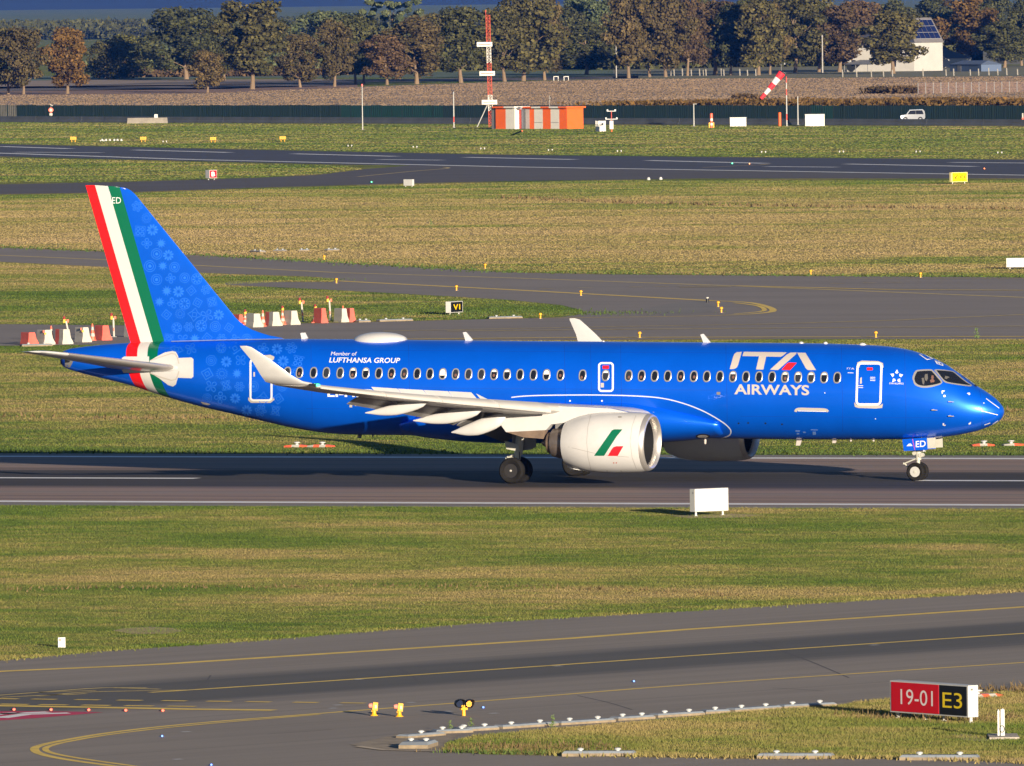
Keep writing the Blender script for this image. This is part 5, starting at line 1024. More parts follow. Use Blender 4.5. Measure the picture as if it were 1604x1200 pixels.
for a, c, lb in (((559, 505), (578, 504.5), 'far grey slab just right of the last red and white barrier'), ((591, 504), (645, 502.6), 'long far grey slab between the barriers and the V1 sign'), ((764, 499.5), (818, 498.5), 'far grey slab right of the V1 sign'), ((32, 543), (82, 542), 'low grey slab under the left barriers by the tail'), ((395, 395), (412, 395.5), 'far grey slab in the dry field, first of four'), ((430, 394), (447, 394), 'far grey slab in the dry field, second of four'), ((468, 393.5), (485, 393.3), 'far grey slab in the dry field, third of four'), ((510, 393), (530, 392.5), 'far grey slab in the dry field, last of four')): slab(a, c, lb, 2, 0.5, 0.13)
# red and white marker bars with white knobs
def bar(a, c, lb, n=4, knobs=(0.5,), r=0.10, first=0):
    A, B_ = G(*a), G(*c); d = B_-A; L_ = d.length; t = thing('marker_bar', lb, 'marker', (A+B_)/2, math.atan2(d.y, d.x), 'red and white marker bars')
    for i in range(n):
        x0, x1 = -L_/2+L_*i/n, -L_/2+L_*(i+1)/n; e0 = 0.6 if i == 0 else 1; e1 = 0.6 if i == n-1 else 1
        MB().add([(x0, y*0.3, z) for y, z in ((-1, 0), (1, 0), (0.6, r*e0), (-0.6, r*e0))]+[(x1, y*0.3, z) for y, z in ((-1, 0), (1, 0), (0.6, r*e1), (-0.6, r*e1))], [(3, 2, 1, 0), (4, 5, 6, 7), (0, 1, 5, 4), (1, 2, 6, 5), (2, 3, 7, 6), (3, 0, 4, 7)]).build('segment', (M_ORED, M_WPL)[(i+first) % 2], t)
    for k in knobs: MB().lathe([(0.07, r*0.9), (0.07, r+0.04), (0.14, r+0.08), (0.14, r+0.11), (0, r+0.13)], (-L_/2+L_*k, 0, 0), 'Z', 12).build('knob', M_KNOB, t, 40)
bar((447, 700.3), (483, 700.2), 'red and white bar on the grass under the rear fuselage, left piece', 3, (0.5,)); bar((484, 700.2), (522, 700.2), 'red and white bar on the grass under the rear fuselage, right piece', 4, (0.55,), first=1)
bar((1522, 698.8), (1557, 698.2), 'red and white bar on the grass below the airplane nose', 3, (0.55,)); bar((1571, 698.2), (1603, 697.6), 'red and white bar at the right edge behind the runway', 2, (0.4,), first=1)
bar((1520, 1093), (1563, 1090.5), 'red and white bar behind the holding sign', 4, (0.25,), 0.09, first=1)
# traffic barriers, cones and lamp posts on the closed taxiway
def barrier(x0, x1, base, top, lb, cols, lamp=False):
    w0 = x1-x0; p = G((x0+x1)/2, base); s_ = PPM(p); h = Hpx(p, top); t = thing('traffic_barrier', lb, 'barrier', p, VIEW, 'plastic traffic barriers')
    rs = math.radians(55); W_ = 0.62; Ln = 1.1; n = len(cols)
    prof = [(-0.24, 0), (-0.24, 0.10), (-0.20, 0.32), (-0.19, h*0.97), (-0.17, h), (0.10, h), (0.13, h*0.97), (0.20, 0.34), (0.32, 0.10), (0.32, 0)]
    fx = w0/s_/0.92; pr = [(x*fx/0.62*0.9, z) for x, z in prof]
    for i, m in enumerate(cols):
        b = MB().prism(pr, -0.45+0.9*i/n, -0.45+0.9*(i+1)/n); o = b.build('block', m, t); o.rotation_euler = (0, 0, rs*0.55)
    if lamp: MB().cyl((0.04, -0.45, h*0.75), (0.04, -0.52, h*0.75), 0.06, 0.06, 10).build('lamp', M_YEL, t); MB().box((-0.05, -0.46, h*0.9), (0.07, 0.03, 0.12)).build('handle', M_ORED, t)
def cone(px_, base, top, lb, lamp=False):
    p = G(px_, base); h = Hpx(p, top); hc = h*(0.78 if lamp else 1.0); t = thing('traffic_cone', lb, 'cone', p, VIEW, 'traffic cones')
    MB().box((0, 0, 0.025), (0.42, 0.42, 0.05)).build('base', M_ORED, t)
    for i in range(5):
        a, c = i/5, (i+1)/5; MB().cyl((0, 0, 0.05+(hc-0.05)*a), (0, 0, 0.05+(hc-0.05)*c), 0.17-0.14*a, 0.17-0.14*c, 14, False).build('band', (M_ORED, M_WPL)[i % 2], t, 60)
    if lamp: MB().box((0.03, -0.02, hc+0.05), (0.12, 0.07, 0.16)).build('lamp_box', M_YEL, t); MB().cyl((0, 0, hc+0.1), (0, 0, hc+0.24), 0.07, 0.06, 12).build('lamp', mat('dark_red_lens', (0.22, 0.02, 0.015), 0.25), t)
def lamp_post(px_, base, top, lb, lean=0.0):
    p = G(px_, base); h = Hpx(p, top); t = thing('lamp_post', lb, 'post', p, VIEW, 'leaning lamp posts'); e = Vector((-lean*h, 0, h*0.82))
    MB().box((0, 0, 0.02), (0.3, 0.3, 0.04)).build('foot', M_GREYP, t)
    MB().cyl((0, 0, 0.03), e, 0.06, 0.055, 10).build('pole', M_WPL, t, 60)
    MB().box((e.x*0.4+0.0, -0.06, e.z*0.4), (0.05, 0.02, 0.18)).build('reflector', M_ORED, t)
    MB().box(e+Vector((0.10, 0, 0.02)), (0.12, 0.06, 0.16)).build('reflector_disc', M_ORED, t)
    MB().box(e+Vector((-0.08, -0.02, 0.02)), (0.12, 0.1, 0.2)).build('battery_box', M_YEL, t); MB().cyl(e+Vector((-0.10, 0, 0.1)), e+Vector((-0.10, 0, 0.27)), 0.08, 0.07, 12).build('lamp', MATS['dark_red_lens'], t)
barrier(34, 56, 540.3, 520.5, 'plain red barrier at the far left, behind the tailplane tip', [M_PINK], )
barrier(59, 82, 539.8, 516.5, 'dirty white barrier with a yellow lamp, second from the left', [M_WPL], True)
barrier(88, 110, 539, 515.5, 'barrier half white half red beside the leaning post', [M_WPL, M_PINK])
barrier(119.5, 139, 536, 512.5, 'dirty white barrier between the leaning post and a cone', [M_WPL], True)
barrier(150, 171, 533, 509.5, 'red barrier directly left of the tail fin foot', [M_PINK])
barrier(197, 215, 528, 506, 'white barrier half hidden by the red tail stripe', [M_WPL])
barrier(366, 378, 506, 492.5, 'red barrier peeking out over the fin fillet', [M_PINK]); barrier(387, 408, 512.5, 491, 'white barrier right of the fin, first of the right group', [M_WPL])
barrier(417, 438, 510.5, 488.5, 'barrier with white and red halves in the right group', [M_WPL, M_PINK]); barrier(446, 466, 508.7, 486.5, 'plain white barrier left of the tall post', [M_WPL])
barrier(494.5, 509, 506, 482.5, 'red barrier right beside a tall lamp cone', [M_PINK]); barrier(526, 542, 504.8, 483, 'white barrier of the last pair on the right', [M_WPL]); barrier(539, 553, 504.5, 482.5, 'red barrier at the right end of the row', [M_PINK])
cone(80.5, 538.5, 510.5, 'cone between the second and third left barriers'); cone(145, 533.5, 507, 'cone leaning on the red barrier left of the fin'); cone(384, 509, 486.5, 'lamp-topped cone at the fin leading edge', True)
cone(411.8, 511.5, 486, 'plain cone second from the fin in the right group'); cone(442.6, 508.8, 479, 'lamp-topped cone between two white barriers', True); cone(494, 505.8, 477, 'lamp-topped cone between the two tall posts', True); cone(537.5, 503, 479, 'cone in front of the last barrier pair')
lamp_post(110, 535.5, 496, 'lamp post tilted to the left by the left barriers', 0.16); lamp_post(178.5, 528, 491.5, 'upright lamp post next to the tail fin', 0.02); lamp_post(474.5, 504.5, 467, 'left of the two tall lamp posts right of the fin', 0.05); lamp_post(518, 502, 464, 'right of the two tall lamp posts right of the fin', 0.05)
# yellow elevated taxiway edge lights
def edge_light(px_, py_, lb, h=0.34):
    t = thing('edge_light', lb, 'light', G(px_, py_), VIEW, 'yellow elevated edge lights')
    MB().cyl((0, 0, 0), (0, 0, 0.02), 0.14, 0.14, 12).build('base_plate', M_GREYP, t)
    MB().cyl((0, 0, 0.02), (0, 0, h*0.62), 0.05, 0.05, 10).build('stem', M_YEL, t, 60); MB().lathe([(0.06, h*0.62), (0.10, h*0.7), (0.10, h*0.86), (0.06, h), (0, h)], (0, 0, 0), 'Z', 12).build('head', M_YEL, t, 40)
for px_, py_, lb in ((527, 444, 'yellow edge light at the tip of the thin grass strip'), (715, 455.5, 'yellow edge light above the V1 sign'), (910, 463.5, 'yellow edge light right of the V1 sign on the yellow line'), (1125, 481, 'upper of two yellow edge lights on the pale patch'), (1130, 490, 'lower of two yellow edge lights on the pale patch'),
                     (846.5, 499.5, 'yellow edge light below the grass island tip'), (1002, 529.5, 'yellow edge light just above the fuselage roof'), (1372, 529, 'yellow edge light above the forward cabin door'), (1442, 435, 'yellow edge light on the far edge of the middle taxiway'), (508, 407.5, 'yellow edge light at the far taxiway edge, left one'), (760, 421, 'yellow edge light at the far taxiway edge, middle one'), (1270, 431, 'yellow edge light at the far taxiway edge, right one')): edge_light(px_, py_, lb)
t = thing('marker_stub', 'dark stub with a white band on the pale taxiway patch', 'marker', G(1108, 474), VIEW); MB().cyl((0, 0, 0), (0, 0, 0.25), 0.1, 0.08, 10).build('post', M_SBLK, t); MB().cyl((0, 0, 0.25), (0, 0, 0.33), 0.09, 0.08, 10).build('cap', M_WPL, t)
# small inset lights on the far runway
for px_, py_, c, lb in ((1147, 256, (0.1, 1.0, 0.5), 'green light dot on the far runway'), (1174, 256.5, (1.0, 0.35, 0.1), 'orange light dot on the far runway'), (582, 285, (0.1, 1.0, 0.4), 'green light dot near the far taxiway edge'), (1542, 264, (1.0, 0.2, 0.05), 'red light dot right of the yellow C1 sign')):
    tag(MB().cyl(G(px_, py_), G(px_, py_, 0.08), 0.07, 0.06, 8).build('inset_light', mat('glow_%d' % int(px_), c, 0.4, emit=c, estr=1.0)), lb, 'light')
# white edge lights in pairs beyond the far runway
seq = ['first', 'second', 'third', 'fourth', 'fifth', 'sixth', 'seventh', 'eighth', 'ninth', 'tenth', 'eleventh']
for i, (px_, py_) in enumerate(((160, 222), (548, 229.5), (650, 231.5), (756, 234), (862, 236.5), (970, 238), (1196, 239.5), (1318, 239), (1438, 239), (1566, 240.5), (258, 223))):
    t = thing('runway_edge_light', 'white light pair beyond the far runway, %s from the left' % {0: 'first', 10: 'second'}.get(i, seq[min(i+1, 10)]), 'light', G(px_, py_), VIEW, 'white light pairs beyond the far runway')
    for x in (-0.22, 0.22): MB().cyl((x, 0, 0), (x, 0, 0.10), 0.05, 0.05, 8).lathe([(0.09, 0.10), (0.10, 0.15), (0.07, 0.2), (0, 0.22)], (x, 0, 0), 'Z', 10).build('lamp', M_SIGNW, t)
for i, (px_, py_) in enumerate(((115, 222.5), (224.5, 222.5), (334, 223), (443, 221.8))):
    t = thing('approach_indicator', 'yellow indicator box on legs, %s from the left beyond the far runway' % seq[i], 'indicator light', G(px_, py_), VIEW, 'yellow indicator boxes')
    MB().box((0, 0, 0.48), (0.75, 1.0, 0.36)).build('box', M_YEL, t); MB().box((0, -0.51, 0.48), (0.55, 0.02, 0.2)).build('window', mat('amber_glass', (0.45, 0.25, 0.02), 0.3), t)
    for x in (-0.22, 0.22): MB().cyl((x, 0, 0), (x, 0, 0.32), 0.05, 0.05, 8).build('leg', M_YEL, t)
for i, px_ in enumerate((160, 166, 172, 179, 184, 190)): tag(MB().lathe([(0.16, 0), (0.18, 0.1), (0.1, 0.25), (0, 0.27)], G(px_, 220.8), 'Z', 10).build('ground_lamp', M_SIGNW), 'white ground lamp, %s in a short row left of the second indicator box' % seq[i], 'light', 'row of white ground lamps')
for px_, py_ in ((1016, 282), (1035, 281.5)): tag(MB().lathe([(0.16, 0), (0.18, 0.1), (0.1, 0.25), (0, 0.27)], G(px_, py_), 'Z', 10).build('ground_lamp', M_SIGNW), 'white ground lamp at the near edge of the far taxiway, %s one' % ('left' if px_ < 1020 else 'right'), 'light')

# ------------------------------------------------------------------ perimeter: wall, fence, masts, shelters
M_FENCE = mat('dark_green_fence', (0.005, 0.018, 0.015), 0.6, var=0.3, scale=0.5, stretch=(3, 3, 0.2))
M_FENCE2 = mat('teal_fence', (0.004, 0.030, 0.022), 0.6, var=0.2, scale=0.5)
M_BEIGE = mat('beige_fence_panel', (0.12, 0.115, 0.09), 0.8, var=0.2, scale=0.8)
M_LOWW = mat('dark_barrier_concrete', (0.055, 0.062, 0.072), 0.9, var=0.2, scale=0.4)
M_POLE = mat('pale_pole_paint', (0.34, 0.33, 0.30), 0.5); M_POLER = mat('red_pole_paint', (0.45, 0.05, 0.03), 0.5)
M_ORG = mat('orange_shelter_paint', (0.66, 0.105, 0.012), 0.55, var=0.06, scale=1); M_SHW = mat('white_shelter_paint', (0.56, 0.53, 0.47), 0.55, var=0.06, scale=1)
fA, fB = G(-120, 186.5), G(1724, 190.0); fd = (fB-fA); FL = fd.length; fz = math.atan2(fd.y, fd.x)
hf = Hpx(G(800, 188.2), 165.0)
fence = thing('perimeter_fence', 'long dark green sheet fence in front of the brown field', 'fence', fA, fz)
PW = 2.5; NP = int(FL/PW)
b = MB(); k = 10; pts = []
for i in range(k+1):
    x = i*PW*0.96/k; y = -0.03 if i % 2 else 0.03; pts.append((x, y))
b.add([(x, y, 0.02) for x, y in pts]+[(x, y, hf) for x, y in pts], [(i, i+1, k+1+i+1, k+1+i) for i in range(k)])
pme = b.build('panel', M_FENCE); pmesh = pme.data; bpy.data.objects.remove(pme)
pmesh2 = pmesh.copy(); pmesh2.materials.clear(); pmesh2.materials.append(M_FENCE2); pmesh3 = pmesh.copy(); pmesh3.materials.clear(); pmesh3.materials.append(M_BEIGE)
po = MB().box((0, 0.04, hf/2), (0.09, 0.09, hf)).build('post', M_FENCE); postm = po.data; bpy.data.objects.remove(po)
rg = random.Random(4)
for i in range(NP):
    xp = -120+(1844)*(i+0.5)/NP
    me = pmesh3 if xp < 48 else pmesh2 if (585 < xp < 760 or 1308 < xp < 1345) else pmesh
    o = bpy.data.objects.new('panel', me); COL.objects.link(o); o.parent = fence; o.location = (i*PW, rg.uniform(-0.02, 0.02), 0); o.scale = (1, 1, rg.uniform(0.985, 1.02))
    o = bpy.data.objects.new('post', postm); COL.objects.link(o); o.parent = fence; o.location = (i*PW-0.05, 0, 0.03)
wA, wB = G(-120, 190.6), G(1724, 197.6); wd = wB-wA; wz = math.atan2(wd.y, wd.x); NB = 46; BL = wd.length/NB
lw = thing('barrier_wall', 'low dark concrete barrier running along the foot of the fence', 'wall', wA, wz)
bo = MB().prism([(-0.30, 0), (-0.28, 0.15), (-0.12, 0.4), (-0.09, 0.85), (0.09, 0.85), (0.12, 0.4), (0.28, 0.15), (0.30, 0)], 0.015, BL-0.015, 'X').build('element', M_LOWW); bme = bo.data; bpy.data.objects.remove(bo)
for i in range(NB):
    o = bpy.data.objects.new('element', bme); COL.objects.link(o); o.parent = lw; o.location = (i*BL, rg.uniform(-0.03, 0.03), 0)
# concrete block left, road sign, car on the perimeter road
p = G(231, 193.2); t = thing('concrete_block', 'long pale concrete block with a white box at the wall on the left', 'concrete block', p, VIEW)
MB().box((0, 0, 0.4), (5.9, 0.7, 0.8), taper=0.97).build('block', mat('weathered_concrete', (0.20, 0.175, 0.14), 0.9, var=0.2, scale=1.5), t); MB().box((1.25, 0.1, 1.05), (0.5, 0.4, 0.5)).build('box', M_SIGNW, t)
p = G(80, 187.5); t = thing('road_sign', 'round red and white road sign on a post before the beige fence', 'road sign', p, VIEW)
MB().cyl((0, 0, 0), (0, 0, 2.2), 0.04, 0.04, 8).build('post', M_GREYP, t); MB().cyl((0, -0.05, 1.45), (0, -0.08, 1.45), 0.36, 0.36, 20).build('disc', M_ORED, t); MB().cyl((0, -0.082, 1.45), (0, -0.09, 1.45), 0.22, 0.22, 16).build('disc_centre', M_WPL, t)
MB().box((0, -0.06, 0.8), (0.45, 0.03, 0.35)).build('plate', M_WPL, t); MB().box((0.08, 0, 2.2), (0.5, 0.1, 0.1), ry=0.5).build('lamp', M_WPL, t)
p = G(1430, 190.5); car = thing('car', 'white car with dark windows driving behind the low barrier', 'car', p, VIEW+math.pi)
M_CARW = mat('white_car_paint', (0.26, 0.27, 0.28), 0.3, coat=0.6)
body = [(-1.55, 0.35), (1.55, 0.35), (1.72, 0.55), (1.70, 0.85), (0.95, 0.98), (0.45, 1.62), (-1.35, 1.66), (-1.58, 1.45), (-1.66, 0.95), (-1.66, 0.55)]
rgs = []
for y, s_, dz in ((-0.84, 0.97, -0.01), (-0.86, 1.0, 0), (-0.55, 1.0, 0.02), (0, 1.0, 0.03), (0.55, 1.0, 0.02), (0.86, 1.0, 0), (0.84, 0.97, -0.01)): rgs.append([(x*s_, y*(1 if z < 1.1 else 0.86), z+dz*(z > 1.2)) for x, z in body])
MB().loft(rgs).build('body', M_CARW, car, 25)
for s_ in (-1, 1):
    MB().prism([(0.75, 1.02), (0.36, 1.52), (-0.35, 1.54), (-0.35, 1.02)], s_*0.872-0.01, s_*0.872+0.005).build('side_window', M_PANE, car); MB().prism([(-0.42, 1.02), (-0.42, 1.54), (-1.28, 1.54), (-1.45, 1.02)], s_*0.872-0.01, s_*0.872+0.005).build('side_window', M_PANE, car)
    for x in (-1.0, 1.05): MB().lathe([(0.18, -0.1), (0.31, -0.1), (0.33, 0), (0.31, 0.1), (0.18, 0.1)], (x, s_*0.78, 0.33), 'Y', 18, True).lathe([(0.18, -0.09), (0, -0.09)], (x, s_*0.78, 0.33), 'Y', 12).build('wheel', M_TYRE, car)
    MB().box((1.70, s_*0.62, 0.72), (0.06, 0.3, 0.14)).build('headlight', M_LETW, car)
MB().add([(-1.655, -0.65, 1.02), (-1.655, 0.65, 1.02), (-1.55, 0.6, 1.5), (-1.55, -0.6, 1.5)], [(0, 1, 2, 3)]).build('rear_window', M_PANE, car)
# lattice mast with antenna boxes
p = G(769, 199); hm = Hpx(p, 24); mast = thing('antenna_mast', 'tall red and white lattice mast with three antenna boxes', 'mast', p, VIEW)
hw = 0.27; NS = 7
for i in range(NS):
    m = (mat('mast_red', (0.42, 0.07, 0.035), 0.55), mat('mast_white', (0.60, 0.55, 0.48), 0.55))[(0, 1, 0, 1, 0, 0, 0)[i] if i < 6 else 0]
    z0_, z1_ = hm*i/NS, hm*(i+1)/NS; lx = lambda z: -0.016*z
    m = [MATS['mast_red'], MATS['mast_white'], MATS['mast_red'], MATS['mast_white'], MATS['mast_white'], MATS['mast_red'], MATS['mast_red']][i] if False else [MATS['mast_red'], MATS['mast_white'], MATS['mast_red'], MATS['mast_red'], MATS['mast_white'], MATS['mast_red'], MATS['mast_red']][i]
    b = MB(); cs = ((-hw, -hw), (hw, -hw), (hw, hw), (-hw, hw))
    for cx, cy in cs: b.cyl((cx+lx(z0_), cy, z0_), (cx+lx(z1_), cy, z1_), 0.05, 0.05, 6)
    for j in range(5):
        za, zb = z0_+(z1_-z0_)*j/5, z0_+(z1_-z0_)*(j+1)/5
        for q in range(4):
            A_, B_ = cs[q], cs[(q+1) % 4]
            if j % 2: A_, B_ = B_, A_
            b.cyl((A_[0]+lx(za), A_[1], za), (B_[0]+lx(zb), B_[1], zb), 0.032, 0.032, 5); b.cyl((cs[q][0]+lx(zb), cs[q][1], zb), (cs[(q+1) % 4][0]+lx(zb), cs[(q+1) % 4][1], zb), 0.025, 0.025, 5)
    b.build('lattice_section', m, mast)
for py_, dx in ((69.5, -0.55), (115, -0.3), (160, -0.1)):
    z = Hpx(p, py_); o = MB().box((dx-0.016*z, -0.55, z), (2.1, 0.35, 0.62)).build('antenna_box', M_SHW, mast); MB().box((dx-0.016*z, -0.732, z), (1.7, 0.012, 0.10)).build('red_stripe', MATS['mast_red'], o)
zz = Hpx(p, 163); MB().cyl((-1.9, -0.4, 0.0), (-0.4, -0.1, zz), 0.07, 0.06, 8).build('brace', M_POLE, mast)
MB().cyl((-0.5, 0, hm*0.985), (-0.53, 0, hm*1.03), 0.04, 0.04, 8).cyl((-0.53, 0, hm*1.03), (-0.53, 0, hm*1.045), 0.09, 0.07, 8).build('warning_lamp', M_POLER, mast)
# two striped shelters
def shelter(name, lb, px0, px1, base, top, cols, roof=True, depth=2.4):
    a, c = G(px0, base), G(px1, base); d = c-a; L_ = d.length; h = Hpx(a, top); t = thing(name, lb, 'shelter', a, math.atan2(d.y, d.x)); n = len(cols); x = 0
    tot = sum(w for _, w in cols)
    for m, w in cols:
        wd_ = L_*w/tot; MB().box((x+wd_/2, depth/2, h*0.47), (wd_-0.03, depth, h*0.94)).build('panel', m, t); x += wd_
    x = -0.25*roof
    if roof:
        for m, w in cols: wd_ = (L_+0.55)*w/tot; MB().box((x+wd_/2, depth/2-0.1, h*0.965), (wd_-0.01, depth+0.6, h*0.07)).build('roof_edge', m, t); x += wd_
    return t, L_, h
t, L_, h = shelter('equipment_shelter', 'smaller orange and white shelter right beside the lattice mast', 776.5, 806.5, 202.3, 166.8, [(M_ORG, 1.15), (M_SHW, 1.05)])
MB().box((-0.55, 1.2, h*0.45), (0.9, 2.0, h*0.9)).build('side_cabinet', M_GREYP, t); MB().box((-0.6, 0.15, h*0.93), (0.5, 0.3, 0.25)).build('junction_box', M_GREYP, t)
for i, x in enumerate((0.1, 0.55, 1.0)): MB().box((L_+x+0.1, 1.3, h*0.44), (0.36, 1.0, h*0.86)).build('cabinet', (M_POLER, mat('grey_cabinet', (0.18, 0.18, 0.2), 0.5), M_GREYP)[i], t)
MB().box((L_+0.35, 0.4, h*0.93), (0.9, 0.3, 0.3)).build('junction_box', mat('grey_cabinet', (0.18, 0.18, 0.2), 0.5), t)
t, L_, h = shelter('equipment_shelter', 'larger orange and white striped shelter with overhanging roof', 824.5, 888.5, 202, 167, [(M_ORG, 1.0), (M_SHW, 1.1), (M_ORG, 1.0), (M_SHW, 1.1), (M_ORG, 1.0)], depth=3.0)
MB().cyl((L_*0.38, 1.5, h), (L_*0.38, 1.5, h+1.5), 0.03, 0.025, 6).build('rooftop_aerial', M_POLE, t); MB().box((L_*0.38, 1.5, h+1.1), (0.25, 0.1, 0.12)).build('aerial_box', M_POLE, t)
for x in (0.30, 0.70): MB().box((L_*x, -0.025, h*0.29), (L_*0.19, 0.03, 0.05)).build('door_rail', M_GREYP, t)
tag(MB().cyl(G(818, 205), G(818, 205, 0.6), 0.12, 0.1, 8).build('ground_stub', M_ORG), 'short orange stub in front of the larger shelter', 'marker')
# poles and small instruments
def pole(px_, base, top, lb, bands, r=0.09, cap=None):
    p = G(px_, base); h = Hpx(p, top); t = thing('pole', lb, 'pole', p, VIEW)
    n = len(bands)
    for i, m in enumerate(bands): MB().cyl((0, 0, h*i/n), (0, 0, h*(i+1)/n), r*(1-0.3*i/n), r*(1-0.3*(i+1)/n), 10).build('tube', m, t, 60)
    MB().cyl((0, 0, 0), (0, 0, 0.05), 0.3, 0.28, 10).build('foot', M_GREYP, t)
    if cap: MB().cyl((0, 0, h), (0, 0, h+0.28), 0.13, 0.1, 10).build('lamp', cap, t)
    return t, h
pole(568, 203.5, 135, 'white pole with a red lamp left of the lattice mast', [M_POLE], 0.085, mat('red_lamp', (0.8, 0.03, 0.02), 0.4))
pole(711, 200.5, 147, 'slim pole with red lower bands just left of the mast', [M_POLE, M_POLER, M_POLE, M_POLE, M_POLE, M_POLE], 0.10, M_GREYP)
t, h = pole(1087, 198, 163, 'thin grey pole with a short arm at the fence', [M_POLE], 0.09); MB().box((0.18, 0, h), (0.5, 0.06, 0.06)).build('arm', M_POLE, t)
pole(1250, 196, 151, 'thin grey pole right of the windsock', [M_POLE], 0.09)
t, h = pole(1232.5, 198, 120, 'red and white windsock pole', [M_POLE, M_POLER, M_POLE, M_POLE, M_POLE, M_POLER, M_POLE, M_POLER], 0.1)
ws = thing('windsock', 'red and white striped windsock hanging down to the left', 'windsock', G(1232.5, 198), VIEW); sc = PPM(G(1232.5, 198))
B0 = Vector((-(1232.5-1226)/sc, 0, Hpx(G(1232.5, 198), 114))); B1 = Vector((-(1232.5-1192.5)/sc, -0.1, Hpx(G(1232.5, 198), 154)))
for i in range(5):
    a, c = B0.lerp(B1, i/5)-Vector((0, 0, 0.25*math.sin(math.pi*i/5)*0.3)), B0.lerp(B1, (i+1)/5)-Vector((0, 0, 0.25*math.sin(math.pi*(i+1)/5)*0.3)); MB().cyl(a, c, 0.52-0.06*i, 0.52-0.06*(i+1), 16, False).build('band', (mat('sock_red', (0.72, 0.02, 0.03), 0.7), mat('sock_white', (0.60, 0.57, 0.53), 0.7))[i % 2], ws, 60)
MB().cyl(B0+Vector((0.08, 0, 0.1)), (0, 0, B0.z-0.1), 0.04, 0.04, 6).cyl(B0+Vector((-0.1, 0, 0.3)), B0+Vector((-0.12, 0, 1.2)), 0.05, 0.05, 6).box(B0+Vector((0.35, 0, 1.2)), (0.2, 0.2, 0.25)).build('swivel_arm', M_GREYP, ws)
def cabinet(px0, px1, base, top, lb, split=True):
    a, c = G(px0, base), G(px1, base); L_ = (c-a).length; h = Hpx(a, top); t = thing('utility_cabinet', lb, 'cabinet', (a+c)/2, VIEW)
    MB().box((0, 0, h*0.5), (L_, 0.7, h)).build('body', M_SHW, t); MB().box((0, 0, h+0.03), (L_+0.08, 0.8, 0.06)).build('lid', M_SIGNW, t); MB().box((0, -0.356, h*0.55), (0.035, 0.012, h*0.8)).build('seam', M_GREYP, t)
cabinet(935.5, 946.5, 206, 190, 'narrow white cabinet right of the orange shelter'); cabinet(1147.5, 1165, 198, 184.5, 'low white cabinet below and left of the windsock'); cabinet(1266, 1287, 197.6, 179.5, 'wide white double cabinet right of the windsock pole')
p = G(958, 206.5); t = thing('weather_instrument', 'white sensor post with crossbars next to the narrow cabinet', 'weather sensor', p, VIEW)
MB().cyl((0, 0, 0), (0, 0, 0.35), 0.1, 0.1, 8).build('foot', M_ORG, t); MB().box((0, 0, 0.9), (0.5, 0.4, 1.1)).build('housing', M_SIGNW, t); MB().cyl((0, 0, 1.4), (0, 0, 2.7), 0.06, 0.06, 8).build('mast', M_POLER, t)
for z, w in ((1.65, 1.4), (2.7, 1.0)): MB().box((0, 0, z), (w, 0.1, 0.1)).box((-w/2, 0, z+0.1), (0.2, 0.2, 0.26)).box((w/2, 0, z+0.1), (0.2, 0.2, 0.26)).build('crossbar', M_SIGNW, t)
def marker_post(px_, base, top, lb, bands, extra=False):
    p = G(px_, base); h = Hpx(p, top); t = thing('marker_post', lb, 'marker post', p, VIEW); n = len(bands)
    for i, m in enumerate(bands): MB().cyl((0, 0, h*i/n), (0, 0, h*(i+1)/n), 0.2, 0.2, 12).build('band', m, t, 60)
    MB().lathe([(0.2, h), (0.14, h+0.08), (0, h+0.1)], (0, 0, 0), 'Z', 12).build('cap', bands[-1], t)
    if extra:
        for x in (-0.28, 0.28): MB().box((x, -0.1, 0.35), (0.16, 0.16, 0.7)).build('side_marker', M_YEL, t)
marker_post(1114.5, 200, 178.5, 'orange and white banded post with yellow markers at the fence', [M_ORED, M_SHW, M_ORED, M_SHW, M_ORED, M_ORED][::1], True); marker_post(1221.5, 197.5, 177, 'plain orange post left of the windsock pole', [M_ORG, M_ORG])
t = thing('marker_post', 'reddish post at the far right edge of the fence', 'marker post', G(1602, 195), VIEW); MB().cyl((0, 0, 0), (0, 0, 0.9), 0.15, 0.15, 10).build('band', M_ORED, t); MB().cyl((0, 0, 0.9), (0, 0, 1.5), 0.12, 0.1, 10).build('cap', M_WPL, t)

# ------------------------------------------------------------------ trees, farm, hills, haze
def leafmat(name, c1, c2):
    t = NT(name); oi = t.n('ShaderNodeObjectInfo'); geo = t.n('ShaderNodeNewGeometry')
    r = t.ramp(geo.outputs['Random Per Island'], [(0.0, tuple(x*0.75 for x in c1)), (0.5, c1), (1.0, c2)])
    r = t.mix(1.0, r, t.ramp(oi.outputs['Random'], [(0, (0.82, 0.85, 0.85)), (1, (1.15, 1.1, 1.05))]), 'MULTIPLY')
    n = t.noise(geo.outputs['Position'], 0.35, 3, 0.5); r = t.mix(1.0, r, t.ramp(n, [(0.3, (0.62, 0.66, 0.6)), (0.7, (1.25, 1.2, 1.1))]), 'MULTIPLY')
    t.L.new(r, t.b.inputs['Base Color']); sset(t.b, 'Roughness', 0.85); sset(t.b, 'Specular IOR Level', 0.1)
    tr = t.n('ShaderNodeBsdfTranslucent'); t.L.new(r, tr.inputs[0]); mx = t.n('ShaderNodeMixShader'); mx.inputs[0].default_value = 0.2
    t.L.new(t.b.outputs[0], mx.inputs[1]); t.L.new(tr.outputs[0], mx.inputs[2]); t.L.new(mx.outputs[0], t.N['Material Output'].inputs[0]); return t.m
